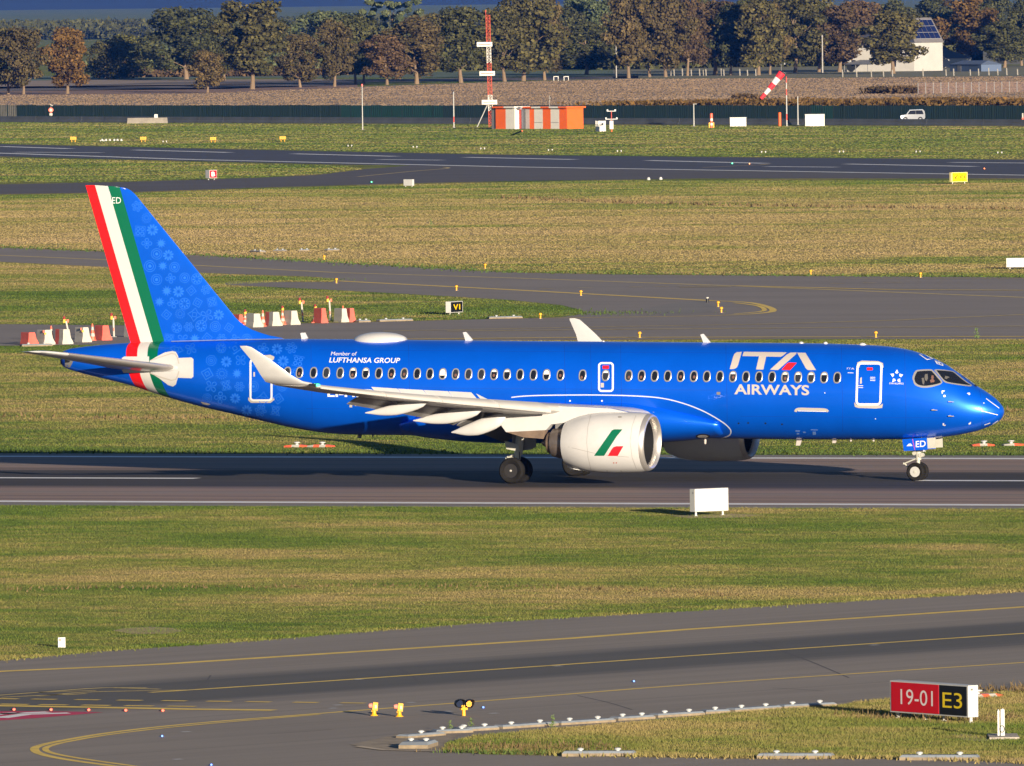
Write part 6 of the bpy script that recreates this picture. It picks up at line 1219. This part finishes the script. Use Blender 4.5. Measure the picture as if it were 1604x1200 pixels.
LM = {'dark': leafmat('dark_green_leaves', (0.062, 0.066, 0.028), (0.105, 0.104, 0.042)), 'brown': leafmat('brown_autumn_leaves', (0.100, 0.078, 0.036), (0.155, 0.112, 0.046)),
      'olive': leafmat('olive_leaves', (0.078, 0.073, 0.029), (0.137, 0.118, 0.045)), 'orange': leafmat('orange_brown_leaves', (0.126, 0.078, 0.028), (0.217, 0.120, 0.035)),
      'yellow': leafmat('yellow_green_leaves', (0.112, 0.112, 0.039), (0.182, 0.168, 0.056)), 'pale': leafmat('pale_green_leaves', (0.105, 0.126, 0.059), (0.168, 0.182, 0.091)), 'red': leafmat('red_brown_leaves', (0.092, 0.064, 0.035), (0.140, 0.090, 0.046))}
M_BARK = mat('bark', (0.17, 0.115, 0.065), 0.9, var=0.3, scale=1.2, stretch=(1, 1, 0.3))
def tree_meshes(seed, kind):
    """unit tree: height 1, crown radius about 0.33; returns trunk and crown meshes"""
    rg = random.Random(seed); rn = np.random.default_rng(seed); tb = MB()
    ct = {'round': 0.18, 'tall': 0.20, 'low': 0.06, 'poplar': 0.10}[kind]; crx = {'round': 0.36, 'tall': 0.33, 'low': 0.42, 'poplar': 0.17}[kind]
    def bend(z): return Vector((0.012*math.sin(z*7+seed), 0.012*math.cos(z*5+seed), z))
    zs_ = [0, 0.1, 0.2, 0.35, 0.5, 0.7]; rad = [0.024, 0.018, 0.016, 0.013, 0.009, 0.004]
    for i in range(5): tb.cyl(bend(zs_[i]), bend(zs_[i+1]), rad[i], rad[i+1], 8, False)
    blobs = []
    nb = 30 if kind != 'poplar' else 22
    for i in range(nb):
        h = ct+(1-ct)*((i+0.5)/nb*0.94+0.02+rg.uniform(-0.05, 0.03)); u = (h-ct)/(1-ct)
        env = crx*(math.sin(math.pi*min(1, 0.12+0.83*u))**0.65)
        a = i*2.4+rg.random(); r = env*rg.uniform(0.2, 1.0); c = Vector((math.cos(a)*r, math.sin(a)*r, h)); s_ = crx*rg.uniform(0.26, 0.42)*(0.8 if kind == 'poplar' else 1.0)
        blobs.append((c, s_))
        if i % 2 == 0 and u < 0.85: z0_ = max(ct*0.9, h-0.16-0.1*rg.random()); tb.cyl(bend(z0_), c, 0.007, 0.002, 5, False)
    V = []; n_each = 210
    for c, s_ in blobs:
        d = rn.normal(size=(n_each, 3)); d /= np.linalg.norm(d, axis=1)[:, None]; rr_ = s_*(0.55+0.5*rn.random(n_each))[:, None]
        p = np.array(c)+d*rr_*np.array([1, 1, 0.75]); nn = d+rn.normal(size=(n_each, 3))*0.55; nn /= np.linalg.norm(nn, axis=1)[:, None]
        a = np.cross(nn, rn.normal(size=(n_each, 3))); a /= np.linalg.norm(a, axis=1)[:, None]; b_ = np.cross(nn, a); L_ = (0.010+0.011*rn.random(n_each))[:, None]
        V.append(np.stack([p-a*L_-b_*L_*0.7, p+a*L_-b_*L_*0.6, p+a*L_*0.8+b_*L_*0.7, p-a*L_*0.7+b_*L_*0.8], 1))
    V = np.concatenate(V).reshape(-1, 3); n = len(V)//4
    me = bpy.data.meshes.new('crown'); me.from_pydata(V.tolist(), [], [(4*i, 4*i+1, 4*i+2, 4*i+3) for i in range(n)]); me.materials.append(LM['dark'])
    tm = bpy.data.meshes.new('trunk'); tm.from_pydata([tuple(v) for v in tb.v], [], tb.f); tm.materials.append(M_BARK)
    return tm, me
TV = {'round': [tree_meshes(s_, 'round') for s_ in (1, 2, 3, 4)], 'tall': [tree_meshes(s_, 'tall') for s_ in (11, 12, 13, 14)], 'low': [tree_meshes(s_, 'low') for s_ in (21, 22)], 'poplar': [tree_meshes(s_, 'poplar') for s_ in (31, 32)]}
WR = {'round': 0.74, 'tall': 0.60, 'low': 0.86, 'poplar': 0.40}
tcount = [0]
def tree(px_, base, top, width, kind, leaf, lb, group='trees behind the brown field', name='tree'):
    p = G(px_, base); h = Hpx(p, top); w = 1.18*width/PPM(p); tcount[0] += 1; k = tcount[0]
    t = thing(name, lb, 'tree', p, k*1.3, group); t.scale = (w/WR[kind], w/WR[kind], h)
    tm, cm = TV[kind][k % len(TV[kind])]
    o = bpy.data.objects.new('trunk', tm); COL.objects.link(o); o.parent = t
    o = bpy.data.objects.new('crown', cm); COL.objects.link(o); o.parent = t; o.material_slots[0].link = 'OBJECT'; o.material_slots[0].material = LM[leaf]
for a in ((12, 148, 48, 62, 'round', 'olive', 'greenish brown tree cut by the left picture edge'), (36, 148, 43, 66, 'round', 'brown', 'brown tree second from the left edge'), (105, 147, 45, 78, 'round', 'orange', 'round orange brown tree third from the left'),
          (166, 124, 64, 62, 'low', 'olive', 'hazy olive bush left of the yellowish one behind the field'), (196, 123, 56, 84, 'low', 'yellow', 'wide hazy yellowish bush between the orange tree and the big dark oak'),
          (290, 124, 12, 110, 'round', 'dark', 'big dark green oak left of the brown topped tree'), (326, 145, 80, 50, 'tall', 'brown', 'small brown tree in front of the big dark oak'), (352, 126, 22, 60, 'round', 'dark', 'dark tree between the two largest left trees'), (394, 140, 2, 92, 'tall', 'olive', 'tallest tree of the left part with brownish top'),
          (470, 137, 54, 68, 'round', 'brown', 'isolated round brown tree right of the tallest left tree'), (524, 136, 32, 56, 'tall', 'brown', 'dark brown tree left of the yellow green one'), (556, 132, 26, 60, 'tall', 'dark', 'dark tree right behind the brown one'), (571, 131, 50, 62, 'round', 'yellow', 'yellow green tree left of the lattice mast'),
          (605, 133, 56, 60, 'tall', 'red', 'reddish brown tree right of the yellow green tree'), (651, 132, 28, 86, 'tall', 'brown', 'broad brown tree left of the mast'), (722, 130, 12, 84, 'tall', 'dark', 'dark tree directly left behind the mast'), (790, 128, 14, 72, 'tall', 'olive', 'olive tree directly behind the mast'), (822, 127, -6, 104, 'round', 'olive', 'largest dark oak right of the mast'), (852, 126, 0, 62, 'tall', 'brown', 'brown shoulder tree at the right of the largest oak'),
          (918, 117, 36, 96, 'round', 'dark', 'round dark green tree standing alone right of the shelters'), (986, 123, -8, 66, 'tall', 'brown', 'tall brown tree right of the round dark green one'), (1018, 121, -10, 58, 'tall', 'olive', 'tall olive tree second right of the round dark green one'), (1043, 121, -6, 66, 'tall', 'brown', 'tall brown tree third right of the round dark green one'), (1078, 119, -2, 52, 'tall', 'red', 'red brown tree left of the fork trunk tree'),
          (1122, 118, 2, 82, 'tall', 'red', 'broad red brown tree left of the windsock'), (1146, 118, 8, 56, 'tall', 'dark', 'dark tree behind the broad red brown one'), (1190, 118, -4, 72, 'tall', 'olive', 'tall olive tree just left of the windsock'), (1206, 117, 4, 50, 'tall', 'brown', 'brown tree above the windsock'), (1246, 114, -4, 76, 'tall', 'olive', 'large tree right of the windsock'), (1316, 113, 10, 78, 'tall', 'red', 'dark red brown tree left of the white house'), (1284, 113, 2, 60, 'tall', 'dark', 'dark tree behind the lone utility pole'),
          (1397, 115.5, 18, 88, 'tall', 'olive', 'tree standing in front of the white house'), (1516, 103, -3, 86, 'round', 'orange', 'bright orange brown tree right of the solar roof'), (1573, 106, 34, 66, 'tall', 'dark', 'dark tree right of the orange brown one'), (1600, 103, 2, 60, 'round', 'dark', 'dark green tree cut by the right picture edge'), (1640, 104, 4, 70, 'round', 'olive', 'olive tree just beyond the right picture edge')): tree(*a)
BGT = 'hazy trees behind the front tree row'
for a in ((585, 108, -6, 42, 'poplar', 'pale', 'left one of the pale poplars rising behind the left trees'), (616, 108, -10, 48, 'poplar', 'pale', 'middle one of the pale poplars behind the left trees'), (645, 108, -6, 46, 'poplar', 'pale', 'right one of the pale poplars behind the left trees'), (905, 105, -6, 56, 'tall', 'pale', 'pale green tree behind the round dark green one'), (945, 105, -2, 60, 'tall', 'pale', 'hazy pale tree between the dark round tree and the tall brown ones'),
          (500, 108, 18, 90, 'round', 'pale', 'hazy pale tree behind the isolated brown tree'), (545, 108, 22, 80, 'round', 'pale', 'hazy pale tree behind the dark brown trees'), (440, 108, 34, 70, 'round', 'pale', 'hazy pale tree right behind the tallest left tree'), (690, 106, 24, 80, 'round', 'olive', 'hazy tree filling the gap left of the mast'), (884, 106, 12, 60, 'tall', 'dark', 'dark tree filling the gap right of the largest oak'), (1100, 102, -4, 80, 'round', 'dark', 'dark background tree behind the red brown ones'), (1170, 102, -4, 80, 'round', 'dark', 'dark background tree behind the windsock'), (1225, 102, -8, 80, 'round', 'olive', 'background tree right behind the windsock top'), (1270, 101, -8, 80, 'round', 'olive', 'background tree behind the utility pole'), (1345, 98, 2, 90, 'round', 'red', 'red brown background tree behind the house roof'), (1400, 96, 2, 80, 'round', 'dark', 'dark background tree behind the house tree'), (1460, 94, -2, 80, 'round', 'dark', 'dark background tree above the solar roof'), (1555, 94, -8, 80, 'round', 'dark', 'dark green background tree at the right'), (1030, 103, -10, 90, 'round', 'dark', 'dark background tree behind the tall brown row'), (975, 104, -4, 70, 'round', 'dark', 'dark background tree at the start of the tall brown row')): tree(*a, group=BGT)
# understory and hedges: masses of leaves nobody could count
def leafmass(name, label, line, h0, h1, depth, n, leaf, seed, size=0.5):
    rn = np.random.default_rng(seed); P = [G(*q) for q in line]; seg = [(b_-a).length for a, b_ in zip(P[:-1], P[1:])]; V = []
    for (a, c), l in zip(zip(P[:-1], P[1:]), seg):
        m = int(n*l/sum(seg)); t = rn.random(m); q = np.array(a)[None]*(1-t[:, None])+np.array(c)[None]*t[:, None]
        ht = h0+(h1-h0)*(0.5+0.5*np.sin(t*l*0.21+seed)*np.sin(t*l*0.083+2*seed)); q[:, 2] = rn.random(m)**0.8*ht; q[:, :2] += rn.normal(size=(m, 2))*depth
        nn = rn.normal(size=(m, 3)); nn /= np.linalg.norm(nn, axis=1)[:, None]; u = np.cross(nn, rn.normal(size=(m, 3))); u /= np.linalg.norm(u, axis=1)[:, None]; v = np.cross(nn, u); s_ = size*(0.5+rn.random(m))[:, None]
        V.append(np.stack([q-u*s_-v*s_*0.6, q+u*s_-v*s_*0.5, q+v*s_], 1))
    V = np.concatenate(V).reshape(-1, 3); k = len(V)//3; me = bpy.data.meshes.new(name); me.from_pydata(V.tolist(), [], [(3*i, 3*i+1, 3*i+2) for i in range(k)])
    o = link(name, me, LM[leaf]); o['kind'] = 'stuff'; return tag(o, label, 'foliage')
leafmass('undergrowth', 'dark undergrowth behind the trunks of the right tree row', [(960, 109), (1100, 106), (1330, 103), (1700, 98)], 4, 9, 4, 26000, 'dark', 3, 0.7)
leafmass('undergrowth', 'hazy undergrowth behind the left tree row', [(420, 112), (700, 110), (900, 108), (980, 107)], 5, 10, 6, 18000, 'dark', 5, 0.8)
leafmass('undergrowth', 'bluish shrubs between the left trees', [(215, 119), (330, 117), (460, 114)], 3, 8, 4, 9000, 'pale', 6, 0.7)
leafmass('reed_strip', 'tall reddish dry strip at the foot of the left trees', [(200, 121), (420, 119), (600, 116)], 0.8, 1.6, 4, 6000, 'red', 7, 0.5)
leafmass('reed_strip', 'standing dry maize behind the fence on the right', [(1000, 172), (1250, 171), (1750, 168)], 1.0, 1.6, 5, 16000, 'orange', 9, 0.28)
leafmass('bramble', 'dark red bramble in the brown field right of the windsock', [(1405, 147), (1432, 146)], 1.0, 2.2, 1.2, 700, 'red', 10, 0.3)
leafmass('bramble', 'reddish scrub in the brown field below the windsock', [(1160, 158), (1180, 157)], 0.7, 1.3, 1.0, 260, 'red', 12, 0.3)
leafmass('bramble', 'scrub in the field left of the big bramble', [(1365, 147), (1385, 146.5)], 0.6, 1.3, 1.0, 260, 'red', 13, 0.3)
leafmass('hedge', 'clipped dark green hedge right of the white house', [(1428, 105.5), (1500, 104.5)], 1.6, 1.7, 0.6, 2600, 'dark', 14, 0.3)
leafmass('distant_wood', 'hazy distant wood on the left under the blue hill', [(-200, 62), (100, 60), (260, 60), (500, 56)], 4.5, 8, 40, 26000, 'dark', 15, 0.9)
leafmass('distant_wood', 'second distant wood behind the right trees', [(480, 56), (900, 52), (1300, 50), (1800, 48)], 5, 9, 40, 30000, 'dark', 16, 1.0)
# posts and field fences
ORD = ['first', 'second', 'third', 'fourth', 'fifth', 'sixth', 'seventh', 'eighth', 'ninth', 'tenth', 'eleventh', 'twelfth', 'thirteenth', 'last']
for i, px_ in enumerate([1051, 1056, 1069, 1083, 1096, 1102, 1106, 1130, 1134, 1159, 1171, 1184, 1320, 1342, 1365, 1384, 1398, 1446, 1482, 1494, 1520, 1533, 1549, 1563, 1577, 1594]):
    p = G(px_, 118.8 if px_ < 1250 else 121-(px_-1320)*0.012); h = 1.25+0.35*((i*7) % 5)/5
    tag(MB().box(p+Vector((0, 0, h/2)), (0.22, 0.18, h), rz=VIEW, ry=0.05*((i*3) % 3-1)).build('fence_post', mat('grey_wood_post', (0.22, 0.20, 0.165), 0.9, var=0.2, scale=2)), 'grey pasture fence post, %s from the left before the tree trunks' % ORD[i] if px_ < 1250 else 'grey pasture fence post, %s from the left before the farm' % ORD[i-12], 'post', 'pasture posts on the left' if px_ < 1250 else 'pasture posts on the right')
def bigpole(px_, base, top, lb, r=0.16):
    p = G(px_, base); h = Hpx(p, top); t = thing('utility_pole', lb, 'pole', p, VIEW); MB().cyl((0, 0, 0), (0, 0, h), r, r*0.7, 8).build('shaft', mat('grey_concrete_pole', (0.30, 0.28, 0.25), 0.8), t); MB().box((0, 0, h*0.97), (0.5, 0.12, 0.12)).build('cap_bracket', M_GREYP, t)
bigpole(1288.5, 114, 55, 'tall grey utility pole between trees right of the windsock'); bigpole(965.5, 122, 70, 'slim pole left of the tall brown trees', 0.13)
mesh_f = thing('mesh_fence', 'rusty low mesh fence at the right in the brown field', 'fence', G(1438, 147), 0.0)
a, c = G(1438, 147), G(1700, 143); d = c-a; mesh_f.rotation_euler = (0, 0, math.atan2(d.y, d.x)); NN = 22
hm_ = 1.9
for i in range(NN):
    MB().box((d.length*i/NN, 0, hm_/2), (0.09, 0.09, hm_)).build('post', M_GREYP, mesh_f)
    q = MB()
    for j in range(7): q.box((d.length*(i+0.5)/NN, 0, 0.15+j*hm_/7.5), (d.length/NN, 0.02, 0.05))
    for j in range(8): q.box((d.length*(i+j/8)/NN, 0, hm_/2), (0.035, 0.02, hm_))
    o = q.build('mesh_panel', mat('rusty_mesh', (0.16, 0.10, 0.085), 0.8), mesh_f); o['kind'] = 'stuff'
for px_, lb in ((871, 'left of two pale gate frames at the field edge'), (887, 'right of two pale gate frames at the field edge')):
    p = G(px_, 126.5); t = thing('gate_frame', lb, 'gate', p, VIEW)
    for x in (-0.45, 0.45): MB().box((x, 0, 0.45), (0.12, 0.12, 0.9)).build('post', M_SHW, t)
    MB().box((0, 0, 0.85), (1.0, 0.1, 0.12)).build('rail', M_SHW, t)
# white farmhouse with solar panels
hc = G(1432, 111.5); sc = PPM(hc); hx = Vector((math.cos(VIEW), math.sin(VIEW), 0)); hy = Vector((-hx.y, hx.x, 0))
house = thing('farmhouse', 'white farmhouse with slate roof and solar panels behind a tree', 'house', hc)
LA, LB = 104/sc, 46/sc; al = math.radians(24)
c1 = Vector((0, 0, 0)); dA = -hx*math.cos(al)+hy*math.sin(al); dB = hx*math.cos(al*1.4)+hy*math.sin(al*1.4)
A_ = dA*(LA/math.cos(al)); B_ = dB*(LB/math.cos(al*1.4)); H_ = Hpx(hc, 67.0); RH_ = Hpx(hc, 28)-H_
k0, k1, k2, k3 = c1+A_, c1, c1+B_, c1+A_+B_
up = Vector((0, 0, 1))
M_HW = mat('white_house_render', (0.33, 0.315, 0.285), 0.85, var=0.06, scale=0.5); M_SLATE = mat('dark_slate', (0.030, 0.033, 0.045), 0.6, var=0.2, scale=0.8); M_TILE = mat('grey_tile', (0.13, 0.12, 0.115), 0.7, var=0.15, scale=1)
MB().add([k0, k1, k2, k3]+[q+up*H_ for q in (k0, k1, k2, k3)], [(0, 1, 5, 4), (1, 2, 6, 5), (2, 3, 7, 6), (3, 0, 4, 7)]).build('wall', M_HW, house)
ov = 0.35; e0, e1, e2, e3 = [q+up*H_+(q-(k0+k1+k2+k3)/4).normalized()*ov for q in (k0, k1, k2, k3)]
back = (dA+dB).normalized(); r1 = (e1.lerp(e2, 0.0))+dA*(16/sc)+hy*4.0+up*RH_; r2 = r1+B_*0.93; r0 = r1+dA*(LA*0.30)
roof = MB().add([e0, e1, r0, r1], [(0, 1, 3, 2)]).add([e0, e3, r2, r1, r0], [(0, 1, 2, 3, 4)]).add([e2, e3, r2], [(0, 1, 2)]).build('roof', M_SLATE, house)
rf2 = MB().add([e1, e2, r2, r1], [(0, 1, 2, 3)]).build('roof_slope', M_TILE, house)
nrm = (e2-e1).cross(r1-e1).normalized()
if nrm.dot(c_f) > 0: nrm = -nrm
M_SOL = mat('solar_glass', (0.008, 0.014, 0.055), 0.25, spec=0.6)
for i in range(5):
    for j in range(3):
        def S_(u, v): return e1.lerp(e2, u).lerp(r1.lerp(r2, u), v)+nrm*0.10
        u0, v0 = 0.10+i*0.172, 0.16+j*0.255; q = [S_(u0, v0), S_(u0+0.155, v0), S_(u0+0.155, v0+0.23), S_(u0, v0+0.23)]
        MB().add(q+[x-nrm*0.05 for x in q], [(0, 1, 2, 3), (7, 6, 5, 4), (0, 4, 5, 1), (1, 5, 6, 2), (2, 6, 7, 3), (3, 7, 4, 0)]).build('solar_panel', M_SOL, house)
for i in range(4):
    v = (0.15, 0.40, 0.655, 0.91)[i]; MB().cyl(e1.lerp(e2, 0.09).lerp(r1.lerp(r2, 0.09), v)+nrm*0.06, e1.lerp(e2, 0.96).lerp(r1.lerp(r2, 0.96), v)+nrm*0.06, 0.06, 0.06, 6).build('panel_rail', M_FRAME, house)
for u, z, w, h in ((0.25, 3.6, 1.1, 1.3), (0.62, 3.6, 1.1, 1.3), (0.9, 1.2, 1.0, 1.3), (0.3, 1.0, 1.0, 2.0)):
    q = c1+A_*u+up*z-A_.cross(up).normalized()*0.0; nA = A_.cross(up).normalized(); nA = -nA if nA.dot(c_f) > 0 else nA; ex = A_.normalized()*w/2
    wdw = MB().add([q-ex+nA*0.03, q+ex+nA*0.03, q+ex+up*h+nA*0.03, q-ex+up*h+nA*0.03], [(0, 1, 2, 3)]).build('window', M_PANE, house)
# lean-to canopy in front of the left wall
q0 = G(1319, 112.5)-hc; q1 = G(1366, 112.5)-hc; hz0, hz1 = Hpx(G(1340, 112.5), 100.5), Hpx(G(1340, 112.5), 94)
cn = MB().add([q0+up*hz0-hy*1.0, q1+up*hz0-hy*1.0, q1+up*hz1+hy*3.0, q0+hx*1.8+up*hz1+hy*3.0]+[v-up*0.12 for v in (q0+up*hz0-hy*1.0, q1+up*hz0-hy*1.0, q1+up*hz1+hy*3.0, q0+hx*1.8+up*hz1+hy*3.0)], [(0, 1, 2, 3), (7, 6, 5, 4), (0, 4, 5, 1), (1, 5, 6, 2), (2, 6, 7, 3), (3, 7, 4, 0)]).build('canopy', mat('grey_sheet_roof', (0.20, 0.21, 0.24), 0.6), house)
for f_ in (0.08, 0.45, 0.85): MB().cyl(q0.lerp(q1, f_)-hy*0.8, q0.lerp(q1, f_)-hy*0.8+up*hz0, 0.09, 0.09, 6).build('canopy_post', M_GREYP, house)
# outbuilding with dark hipped roof, shed, orange brick house behind
def shed(px0, px1, base, eave, ridge, lb, wm, rm, depth=6.0, inset=0.25, name='outbuilding'):
    a, c = G(px0, base), G(px1, base); L_ = (c-a).length; h = Hpx(a, eave); r = Hpx(a, ridge); d = c-a; t = thing(name, lb, 'building', a, math.atan2(d.y, d.x))
    MB().add([(0, 0, 0), (L_, 0, 0), (L_, depth, 0), (0, depth, 0), (0, 0, h), (L_, 0, h), (L_, depth, h), (0, depth, h)], [(0, 1, 5, 4), (1, 2, 6, 5), (2, 3, 7, 6), (3, 0, 4, 7)]).build('wall', wm, t)
    o = 0.25; MB().add([(-o, -o, h), (L_+o, -o, h), (L_+o, depth+o, h), (-o, depth+o, h), (L_*inset, depth/2, r), (L_*(1-inset), depth/2, r)], [(0, 1, 5, 4), (1, 2, 5), (2, 3, 4, 5), (3, 0, 4), (3, 2, 1, 0)]).build('roof', rm, t)
    MB().box((L_*0.3, -0.02, h*0.45), (L_*0.12, 0.06, h*0.8)).build('door', M_GREYP, t); return t, L_, h, r
t, L_, h, r = shed(1425, 1479, 106.0, 91.5, 75.5, 'low outbuilding with dark hipped roof in front of the house', M_HW, M_SLATE, 7.0, 0.42)
MB().box((L_*0.55, 3.5, r+0.1), (0.6, 0.5, 1.2)).build('chimney', M_TILE, t)
shed(1488, 1537, 112.0, 101, 95, 'blue grey low shed at the right of the hedge', mat('blue_grey_sheet', (0.06, 0.09, 0.15), 0.6), mat('blue_sheet_roof', (0.085, 0.11, 0.16), 0.6), 5.0, 0.1, 'shed')
shed(1150, 1262, 103, 88, 72, 'red brick house hidden behind the tree trunks', mat('red_brick_wall', (0.24, 0.045, 0.035), 0.85, var=0.2, scale=1), mat('dark_roof', (0.06, 0.04, 0.04), 0.8), 8.0, 0.2, 'brick_house')
shed(1540, 1640, 101, 78, 40, 'dark slate roofed barn at the right picture edge', M_HW, M_SLATE, 9.0, 0.45, 'barn')
tag(MB().box(G(1490, 105)+Vector((0, 0, Hpx(G(1490, 105), 90))), (1.9, 0.6, 0.35), rz=VIEW).build('awning', mat('pale_orange_awning', (0.5, 0.28, 0.17), 0.7)), 'small pale orange awning right of the house wall', 'awning')
# wooded hills
def hill(name, y0, x0, x1, depth, hfun, m, seed):
    rn = random.Random(seed); nx, ny = 140, 14; V = []
    for j in range(ny+1):
        for i in range(nx+1):
            x = x0+(x1-x0)*i/nx; t = j/ny; e = math.sin(math.pi*min(1, t*1.0)*0.5)**0.8 if t < 0.6 else math.sin(math.pi*(0.3+(t-0.6)*0.5)); V.append((x, y0+depth*t-0.38*0*(x), hfun(x)*e*(1+0.04*math.sin(x*0.013+j))))
    F = [(j*(nx+1)+i, j*(nx+1)+i+1, (j+1)*(nx+1)+i+1, (j+1)*(nx+1)+i) for j in range(ny) for i in range(nx)]
    b = MB(); b.add(V, F); return struct(b.build(name, m, None, 'all'))
M_HILL = mat('wooded_hillside', (0.007, 0.012, 0.008), 0.95, var=0.35, scale=0.02, bump=1.0, bscale=0.06, coords='Object', detail=8)
hill('wooded_hill', 12500, -14000, 3000, 3000, lambda x: 250+40*math.sin(x*0.0007+1)+24*math.sin(x*0.0021), M_HILL, 1)

# air: one even haze round camera and land
hv = bpy.data.materials.new('air'); hv.use_nodes = True; N_ = hv.node_tree.nodes; N_.remove(N_['Principled BSDF'])
pv = N_.new('ShaderNodeVolumePrincipled'); pv.inputs['Color'].default_value = (0.03, 0.22, 1.0, 1); pv.inputs['Density'].default_value = 0.000021; pv.inputs['Anisotropy'].default_value = 0.0
hv.node_tree.links.new(pv.outputs[0], N_['Material Output'].inputs['Volume'])
b = MB(); b.box((-5000, 7600, 174), (19000, 17000, 350)); hz = b.build('haze', hv); hz['kind'] = 'stuff'; tag(hz, 'bluish distant haze over the fields and hills', 'haze')
